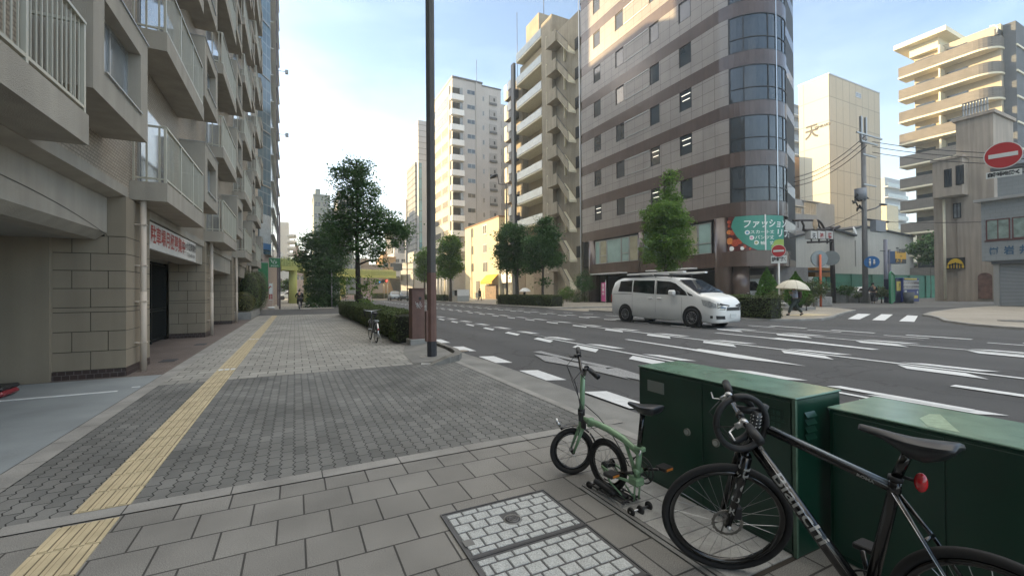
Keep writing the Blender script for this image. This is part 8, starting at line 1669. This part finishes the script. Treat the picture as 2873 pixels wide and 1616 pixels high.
# wheels
WR = 0.315
wheel(rb, None, hubp, Bd, WR, 0.0185, 28, M_RF, 'front_wheel', 0.016, 0.0011, 0.016); wheel(rb, None, rh, rL, 0.308, 0.0185, 28, M_RF, 'rear_wheel', 0.02, 0.0011, 0.013)
def rotor(c, ax, r, off):
    c = c+ax*off; b = MB(); u = ax.orthogonal().normalized(); v = ax.cross(u); n = 36; 
    for k in range(n):
        a0, a1 = 2*PI*k/n, 2*PI*(k+1)/n; ro = r*(1.0 if k % 2 else 0.965); ri = r*0.80; P = lambda a, q: c+(u*math.cos(a)+v*math.sin(a))*q; b.slab([P(a0, ri), P(a0, ro), P(a1, ro), P(a1, ri)], ax*0.0018)
    for k in range(6): a = 2*PI*k/6; b.tube([c+(u*math.cos(a)+v*math.sin(a))*0.018, c+(u*math.cos(a+.4)+v*math.sin(a+.4))*r*0.5, c+(u*math.cos(a+.55)+v*math.sin(a+.55))*r*0.82], 0.0045, 5, squash=0.3)
    b.tube([c-ax*0.006, c+ax*0.006], 0.022, 16); b.build('disc_rotor', pm('disc_rotor_steel', (0.24, 0.235, 0.22), 0.35, 0.8, var=0.1, vs=20), rb)
rotor(hubp, Bd, 0.076, 0.035); rotor(rh, rL, 0.07, 0.035)
b = MB(); c_ = hubp+Bd*0.045+(crn-hubp).normalized()*0.07-Hd*0.02; b.T = frame(c_, Hd, up_w); b.bbox(-0.028, 0.028, -0.038, 0.038, -0.018, 0.018, 0.008); b.build('brake_caliper', M_BLACKP, rb)
b = MB(); b.tube([hubp-Bd*0.075, hubp+Bd*0.078], 0.007, 8); b.ball(tuple(hubp+Bd*0.075), 0.012, 0.012, 0.012, 8); b.build('axle', M_STEEL, rb)
# drivetrain (far side), cranks, pedals
cr_c = bb-rL*0.045; b = MB(); b.ring(cr_c, rL, 0.092, 0.004, 44, 6); b.ring(cr_c-rL*0.008, rL, 0.066, 0.004, 36, 6)
for k in range(5): a = 2*PI*k/5; d_ = rF*math.cos(a)+rU*math.sin(a); b.tube([cr_c, cr_c+d_*0.09], 0.006, 6)
b.build('chainring', M_BLACKP, rb)
cd_ = (RB(0.365, 0.435)-bb).normalized(); pe = bb-rL*0.06+cd_*0.165; rt('crank_arm', [bb-rL*0.055, pe], [0.013, 0.010], M_RF, 8); b = MB(); b.T = frame(pe-rL*0.055, rF, rL); b.bbox(-0.042, 0.042, -0.045, 0.045, -0.012, 0.012, 0.005); pdl = b.build('pedal', M_BLACKP, rb); b = MB(); b.T = frame(pe-rL*0.055, rF, rL); b.box(-0.045, -0.040, -0.03, 0.03, -0.008, 0.010); b.build('reflector', pm('amber_reflector', (0.55, 0.20, 0.03), 0.3, var=0), pdl)
pe2 = bb+rL*0.06-cd_*0.165; rt('crank_arm', [bb+rL*0.055, pe2], [0.013, 0.010], M_RF, 8); b = MB(); b.T = frame(pe2+rL*0.055, rF, rL); b.bbox(-0.042, 0.042, -0.045, 0.045, -0.012, 0.012, 0.005); b.build('pedal', M_BLACKP, rb)
# seat post, saddle, light
rt('seat_post', [sc_t, RB(0.180, 0.868)], 0.0175, M_RF, 12); rt('seat_clamp', [RB(0.223, 0.735), RB(0.2205, 0.752)], 0.0245, M_BLACKP, 14)
b = MB(); prof = [(0.345, 0.017, 0.006, 0.918), (0.335, 0.021, 0.012, 0.919), (0.28, 0.025, 0.026, 0.917), (0.23, 0.031, 0.046, 0.913), (0.18, 0.044, 0.074, 0.911), (0.13, 0.060, 0.080, 0.914), (0.08, 0.071, 0.062, 0.920), (0.05, 0.068, 0.036, 0.924), (0.036, 0.052, 0.014, 0.922)]
vs = []; n = 14
for a, w_, dp, z_ in prof:
    for k in range(n): t_ = 2*PI*k/n; cx_, sn = math.cos(t_), math.sin(t_); off = w_*cx_; zz_ = z_+(0.010*sn*(1-0.4*abs(cx_)) if sn > 0 else dp*sn*1.0)-(0.010 if abs(cx_) > 0.9 else 0); vs.append(RB(a, zz_, off))
m_ = len(prof); b._add(vs, [(i*n+k, i*n+(k+1) % n, (i+1)*n+(k+1) % n, (i+1)*n+k) for i in range(m_-1) for k in range(n)]+[tuple(range(n))[::-1], tuple(range((m_-1)*n, m_*n))], 0, True); b.build('saddle', M_SAD, rb)
for s in (1, -1): rt('saddle_rail', [RB(0.28, 0.900, 0.018*s), RB(0.2, 0.878, 0.022*s), RB(0.12, 0.885, 0.022*s), RB(0.07, 0.90, 0.03*s)], 0.0035, M_STEEL, 6)
lc = RB(0.145, 0.756); b = MB(); b.T = frame(lc, rL, rU); b.ball((0, 0, 0), 0.020, 0.036, 0.020, 14); b.build('tail_light', pm('red_lens', (0.50, 0.012, 0.02), 0.15, var=0.2, vs=60, spec=1), rb); rt('light_bracket', [RB(0.20, 0.757), RB(0.165, 0.756)], 0.007, M_BLACKP, 8)
# cockpit
bc = ht+A_*0.068+Hd*0.125; st0_ = ht+A_*0.045
rt('steerer', [ht, ht+A_*0.085], 0.018, M_BLACKP, 14); rt('stem', [st0_, bc], [0.020, 0.018], M_RUB, 12); HB = 0.285
rt('handlebar', [bc-Bd*HB-Hd*0.02, bc-Bd*0.10, bc, bc+Bd*0.10, bc+Bd*HB-Hd*0.02], 0.0135, M_RF, 12)
for s in (1, -1):
    g_ = [bc+Bd*s*(HB+0.005)-Hd*0.022, bc+Bd*s*(HB-0.05)-Hd*0.018, bc+Bd*s*(HB-0.12)-Hd*0.012]; rt('grip', g_, [0.019, 0.0205, 0.0175], M_RUB, 12)
    l0 = bc+Bd*s*(HB-0.15); b = MB(); b.tube([l0, l0+Hd*0.03-A_*0.02], 0.014, 8); b.tube([l0+Hd*0.03-A_*0.02, l0+Hd*0.06-A_*0.03+Bd*s*0.03, l0+Hd*0.055-A_*0.03+Bd*s*0.10], [0.006, 0.005, 0.004], 6, squash=0.6); b.tube([l0+Bd*0.012, l0-Bd*0.012], 0.019, 12); b.build('brake_lever', M_STEEL, rb)
    rt('brake_hose', [l0+Hd*0.03-A_*0.02, l0+Hd*0.09-A_*0.06-Bd*s*0.06, ht+Hd*0.10-A_*0.10+Bd*s*0.03, hb_+Hd*0.04+Bd*0.02*s, hubp.lerp(crn, 0.3)+Bd*0.05 if s > 0 else RB(0.74, 0.70, 0.02)], 0.0025, M_BLACKP, 6)
rt('spacer', [ht-A_*0.002, ht+A_*0.012], 0.0215, M_BLACKP, 14)
bl = MB(); c_ = bc+Bd*0.07+Hd*0.0; bl.tube([c_-Bd*0.012, c_+Bd*0.012], 0.018, 12); bl.build('clamp', M_BLACKP, rb)
# thick coiled cable lock wound over the bar
lk_ = []
for i in range(61):
    a = -0.3+2*PI*1.55*i/60; r_ = 0.118+0.010*math.sin(a*0.8); q = bc-A_*0.055+RT*0.012-FW*0.03; lk_.append(q+(UP*math.cos(a)*r_*1.02+RT*math.sin(a)*r_*0.92)*(1+0.10*math.sin(a*0.55))-FW*(0.03*math.sin(a*0.6)+0.02*math.cos(a)))
lo = MB().tube(lk_, 0.0150, 10).build('cable_lock', pm('lock_sleeve', (0.016, 0.017, 0.019), 0.6, var=0.1, vs=40), None, tuple(bc)); tag(lo, 'thick black coiled cable lock looped over the road bicycle handlebar', 'bicycle lock')
d0 = ht+A_*0.05-Hd*0.0+rL*0.045; d1 = d0-A_*0.09-rF*0.02; b = MB().tube([d0, d1], 0.020, 14)
for k in range(4):
    c_ = d0.lerp(d1, 0.2+k*0.2); b.ring(c_, d1-d0, 0.0205, 0.0035, 18, 5)
cl = b.build('combination_barrel', pm('lock_barrel', (0.035, 0.037, 0.04), 0.4, var=0), lo)
for k in range(4):
    c_ = d0.lerp(d1, 0.2+k*0.2); b = MB()
    for j in range(8): a = 2*PI*j/8; o_ = (d1-d0).orthogonal().normalized(); o2 = (d1-d0).normalized().cross(o_); b.ball(tuple(c_+(o_*math.cos(a)+o2*math.sin(a))*0.0225), 0.003, 0.003, 0.003, 6)
    b.build('digit_wheel', M_WHITE, lo)
# ---------------------------------------------------------------- green folding bicycle, parked with its rear triangle tucked under
gF, gL, gU = basis(math.radians(96.5), 0.0); gO = V3((2.093, 2.593, 0))
def BR(a, b, off=0.0): return gO+gF*a+gU*b+gL*off
M_SAGE = pm('sage_green_frame', (0.22, 0.36, 0.22), 0.25, var=0.03, spec=0.6)
fb_ = thing('folding_bicycle', 'sage green folding bicycle half folded at the left end of the green cabinets', 'bicycle', tuple(BR(0, 0)))
def bt_(name, pts, r, m=M_SAGE, n=12, parent=None, sq=None): b = MB(); b.tube(pts, r, n, squash=sq); return b.build(name, m, parent or fb_)
fF, fL, fU = basis(2.785, -0.056); fh = V3((2.034, 2.969, 0.186))
b = MB(); b.tube([BR(0.281, 0.535), BR(0.292, 0.386)], 0.0195, 14); b.tube([BR(0.283, 0.468), BR(0.20, 0.470), BR(0.10, 0.472), BR(-0.013, 0.462), BR(-0.156, 0.433), BR(-0.267, 0.387), BR(-0.302, 0.365)], [0.023, 0.025, 0.025, 0.025, 0.024, 0.021, 0.018], 14)
b.tube([BR(-0.306, 0.405), BR(-0.286, 0.20)], 0.020, 14); b.tube([BR(-0.17, 0.425), BR(-0.235, 0.30), BR(-0.275, 0.205)], [0.012, 0.013, 0.013], 10); b.tube([BR(-0.29, 0.245, 0.035), BR(-0.29, 0.245, -0.035)], 0.021, 12)
b.build('main_frame', M_SAGE, fb_)
b = MB(); b.T = frame(BR(0.178, 0.466), gF, gU); b.bbox(-0.016, 0.016, -0.034, 0.034, -0.028, 0.028, 0.006); b.build('hinge', M_SAGE, fb_); b = MB(); b.T = frame(BR(0.225, 0.44, 0.03), gF, gU); b.bbox(-0.02, 0.02, -0.028, 0.028, -0.012, 0.012, 0.004); b.build('hinge_clamp', M_BLACKP, fb_)
lettering('BROMPTON', 0.022, BR(-0.185, 0.422, 0.0195), (BR(-0.267, 0.387)-BR(-0.10, 0.447)), None, fb_, pm('decal_dark_green', (0.04, 0.09, 0.05), 0.4, var=0), bold=0.001, wrap=0.02, nrm=gL)
# fork + mudguard + front wheel
b = MB(); cz = BR(0.292, 0.392)
b.tube([cz-fL*0.05, cz+fL*0.05], 0.014, 10)
for s in (1, -1): b.tube([cz+fL*0.048*s, cz.lerp(fh, 0.6)+fL*0.05*s, fh+fL*0.048*s], [0.014, 0.012, 0.009], 10)
b.build('fork', M_SAGE, fb_); wheel(fb_, None, fh, fL, 0.186, 0.020, 28, M_RF, 'front_wheel', 0.017, 0.0009, 0.010); wheel(fb_, None, BR(0, 0.197), gL, 0.190, 0.020, 28, M_RF, 'rear_wheel', 0.026, 0.0009, 0.010)
for c_, F_, L_, r_, par in ((fh, fF, fL, 0.170, 0), (BR(0, 0.197), gF, gL, 0.173, 0)):
    for s in (1, -1): b = MB(); b.ring(c_+L_*0.0152*s, L_, r_-0.003, 0.0012, 60, 5); b.build('reflective_band', M_WHITE, fb_)
U_f = fF.cross(fL); b = MB(); arc = [fh+(fF*math.cos(a)+U_f*math.sin(a))*0.203 for a in [math.radians(v) for v in range(62, 140, 8)]]; b.tube(arc, 0.024, 8, squash=0.35); b.tube([fh+(fF*math.cos(a)+U_f*math.sin(a))*0.203 for a in [math.radians(v) for v in range(140, 176, 8)]], 0.022, 8, squash=0.35); b.build('mudguard', M_RF, fb_)
p_ = fh+(fF*0.42+U_f*0.9)*0.225; b = MB().tube([p_, p_+fF*0.03+U_f*0.035], 0.012, 10); b.disc(p_+fF*0.03+U_f*0.045, fF, 0.02, 0.012, 16); b.build('front_lamp', M_STEEL, fb_)
# stem, bars
bt_('stem', [BR(0.285, 0.52), BR(0.272, 0.60), BR(0.262, 0.83)], [0.023, 0.0205, 0.019]); bt_('stem_clamp', [BR(0.283, 0.50), BR(0.281, 0.55)], 0.029, M_BLACKP, 12); b = MB(); b.T = frame(BR(0.245, 0.51, 0.04), gF, gU); b.bbox(-0.018, 0.018, -0.045, 0.03, -0.014, 0.014, 0.005); b.build('luggage_block', M_BLACKP, fb_)
Bf = V3((0.349, 0.937, 0.24)).normalized(); Cb = BR(0.262, 0.845); Cg = Cb+V3((0, 0, 0.085)); Hf = fF
bt_('handlebar', [Cg-Bf*0.275-Hf*0.035, Cg-Bf*0.15-Hf*0.01, Cg-Bf*0.10+V3((0, 0, -0.015)), Cb-Bf*0.045, Cb+Bf*0.045, Cg+Bf*0.10+V3((0, 0, -0.015)), Cg+Bf*0.15-Hf*0.01, Cg+Bf*0.275-Hf*0.035], 0.0135, M_RF, 10)
for s in (1, -1):
    bt_('grip', [Cg+Bf*0.29*s-Hf*0.037, Cg+Bf*0.165*s-Hf*0.013], 0.0195, M_RUB); l0 = Cg+Bf*0.14*s
    b = MB(); b.tube([l0, l0+Hf*0.035+V3((0, 0, -0.01))], 0.013, 8); b.tube([l0+Hf*0.035+V3((0, 0, -0.01)), l0+Hf*0.06+Bf*0.03*s+V3((0, 0, -0.025)), l0+Hf*0.05+Bf*0.11*s+V3((0, 0, -0.03))], [0.006, 0.005, 0.004], 6); b.disc(l0-Bf*0.02*s, Bf, 0.02, 0.02, 14); b.build('brake_lever', M_BLACKP, fb_)
for k, (s, dy) in enumerate(((1, 0.0), (-1, 0.01), (1, 0.03))):
    l0 = Cg+Bf*0.13*s+Hf*0.03; bt_('cable', [l0, l0+Hf*0.07-V3((0, 0, 0.08)), BR(0.30+dy, 0.72, 0.03), BR(0.26-dy, 0.58, 0.035), BR(0.24, 0.49, 0.04), (BR(0.10, 0.43, 0.03) if k != 1 else cz+fL*0.03), (BR(-0.12, 0.36, 0.03) if k != 1 else fh.lerp(cz, 0.6)+fL*0.06)], 0.0025, M_BLACKP, 6)
bt_('cable', [BR(0.22, 0.60, 0.02), BR(0.12, 0.52, -0.03), BR(0.0, 0.44, -0.03), BR(-0.15, 0.36, 0.02), BR(-0.24, 0.27, 0.03)], 0.0035, M_BLACKP, 6)
# seat
bt_('seat_post', [BR(-0.297, 0.36), BR(-0.338, 0.66)], 0.0175, M_RF, 12); b = MB(); b.T = frame(BR(-0.31, 0.405), gF, gU); b.bbox(-0.035, 0.035, -0.016, 0.016, -0.024, 0.024, 0.006); sq = b.build('seat_clamp', M_SAGE, fb_); bt_('quick_release', [BR(-0.33, 0.405, 0.02), BR(-0.36, 0.41, 0.05), BR(-0.36, 0.39, 0.07)], 0.006, M_STEEL, 8, sq)
b = MB(); prof = [(-0.215, 0.014, 0.010, 0.700), (-0.225, 0.020, 0.018, 0.702), (-0.27, 0.026, 0.028, 0.702), (-0.32, 0.044, 0.050, 0.703), (-0.37, 0.068, 0.060, 0.710), (-0.42, 0.082, 0.058, 0.717), (-0.455, 0.076, 0.045, 0.720), (-0.470, 0.056, 0.018, 0.718)]; vs = []
for a, w_, dp, z_ in prof:
    for k in range(n): t_ = 2*PI*k/n; sn = math.sin(t_); vs.append(BR(a, z_+(0.012*sn if sn > 0 else dp*sn), w_*math.cos(t_)))
m_ = len(prof); b._add(vs, [(i*n+k, i*n+(k+1) % n, (i+1)*n+(k+1) % n, (i+1)*n+k) for i in range(m_-1) for k in range(n)]+[tuple(range(n))[::-1], tuple(range((m_-1)*n, m_*n))], 0, True); b.build('saddle', M_SAD, fb_)
# cranks
cc_ = BR(-0.290, 0.245, -0.045); b = MB(); b.ring(cc_, gL, 0.092, 0.005, 40, 6); b.ring(cc_, gL, 0.060, 0.004, 30, 6)
for k in range(5): a = 2*PI*k/5; b.tube([cc_, cc_+(gF*math.cos(a)+gU*math.sin(a))*0.09], 0.006, 6)
b.build('chainring', M_BLACKP, fb_)
ra = BR(-0.42, 0.285, -0.062); bt_('crank_arm', [BR(-0.290, 0.245, -0.055), ra], [0.012, 0.009], M_RF, 8); la = BR(-0.150, 0.200, 0.062); bt_('crank_arm', [BR(-0.290, 0.245, 0.05), la], [0.012, 0.009], M_RF, 8)
for c_ in (ra-gL*0.055, la+gL*0.05):
    b = MB(); b.T = frame(c_, gF, gL); b.bbox(-0.042, 0.042, -0.044, 0.044, -0.014, 0.014, 0.005); pd = b.build('pedal', M_BLACKP, fb_)
    for x in (-0.044, 0.043): b = MB(); b.T = frame(c_, gF, gL); b.box(x-0.001, x+0.002, -0.03, 0.03, -0.007, 0.007); b.build('reflector', pm('amber_reflector', (0, 0, 0)), pd)
# folded rear triangle, rack and rollers
hub2 = BR(0, 0.197)
for s in (1, -1):
    bt_('rear_stay', [BR(-0.27, 0.165, 0.022*s), BR(-0.14, 0.165, 0.055*s), hub2+gL*0.058*s], [0.011, 0.009, 0.008]); bt_('rear_stay', [hub2+gL*0.058*s, BR(-0.09, 0.10, 0.055*s), BR(-0.23, 0.02, 0.035*s)], [0.008, 0.0065, 0.006]); bt_('rack_strut', [BR(-0.285, 0.16, 0.028*s), BR(-0.275, 0.04, 0.022*s)], 0.0065)
b = MB(); b.T = frame(BR(-0.275, 0.175), gF, gU); b.bbox(-0.045, 0.045, -0.03, 0.028, -0.04, 0.04, 0.012); b.build('pivot_bracket', M_SAGE, fb_)
b = MB()
for off in (-0.055, -0.02, 0.02, 0.055, 0.105): b.tube([BR(-0.26, 0.03, off), BR(0.09, 0.045, off)], 0.006, 6)
for a in (-0.24, -0.12, 0.0, 0.08): b.tube([BR(a, 0.036, -0.06), BR(a, 0.036, 0.11)], 0.007, 6)
b.tube([BR(-0.15, 0.05, 0.08), BR(0.05, 0.075, 0.08)], 0.018, 8); b.tube([BR(-0.22, 0.045, 0.03), BR(0.06, 0.06, 0.04)], 0.016, 8)
b.build('rear_rack', M_BLACKP, fb_)
for (x, y) in ((1.99, 2.225), (2.155, 2.235), (2.062, 2.215), (1.985, 2.675), (2.10, 2.69)): c_ = V3((x, y, 0.03)); b = MB(); b.ring(c_, (1, 0.11, 0), 0.021, 0.010, 20, 8); b.disc(c_, (1, 0.11, 0), 0.018, 0.018, 14); o = b.build('roller_wheel', M_RUB, fb_)
b = MB().tube([(1.98, 2.225, 0.03), (2.165, 2.235, 0.03)], 0.006, 8); b.build('roller_axle', M_STEEL, fb_)
b = MB(); c_ = BR(0, 0.197, -0.05)
for k, r_ in enumerate((0.032, 0.026)): b.disc(c_-gL*0.006*k, gL, r_, 0.003, 18)
b.ball(tuple(BR(-0.08, 0.13, -0.06)), 0.02, 0.012, 0.03, 8); b.build('sprockets', M_BLACKP, fb_)
bt_('chain', [BR(-0.29, 0.335, -0.045), BR(-0.1, 0.26, -0.05), BR(0.0, 0.229, -0.05), BR(0.03, 0.19, -0.05), BR(-0.08, 0.11, -0.055), BR(-0.29, 0.155, -0.045)], 0.0035, M_BLACKP, 5)
# ================================================================ HAZE (evening air between here and the far end of the street)
hz = MB().box(-302, 522, -122, 622, -1.2, 72).build('haze', bpy.data.materials.new('haze')); tag(hz, kind='stuff')
m = hz.data.materials[0]; m.use_nodes = True; N = m.node_tree.nodes; N.clear(); o_ = N.new('ShaderNodeOutputMaterial'); pv = N.new('ShaderNodeVolumePrincipled'); pv.inputs['Density'].default_value = 0.0008; pv.inputs['Color'].default_value = (0.86, 0.94, 0.97, 1); pv.inputs['Anisotropy'].default_value = 0.45
m.node_tree.links.new(pv.outputs[0], o_.inputs['Volume']); hz.display_type = 'WIRE'
try: SC.cycles.volume_bounces = 1
except Exception: pass
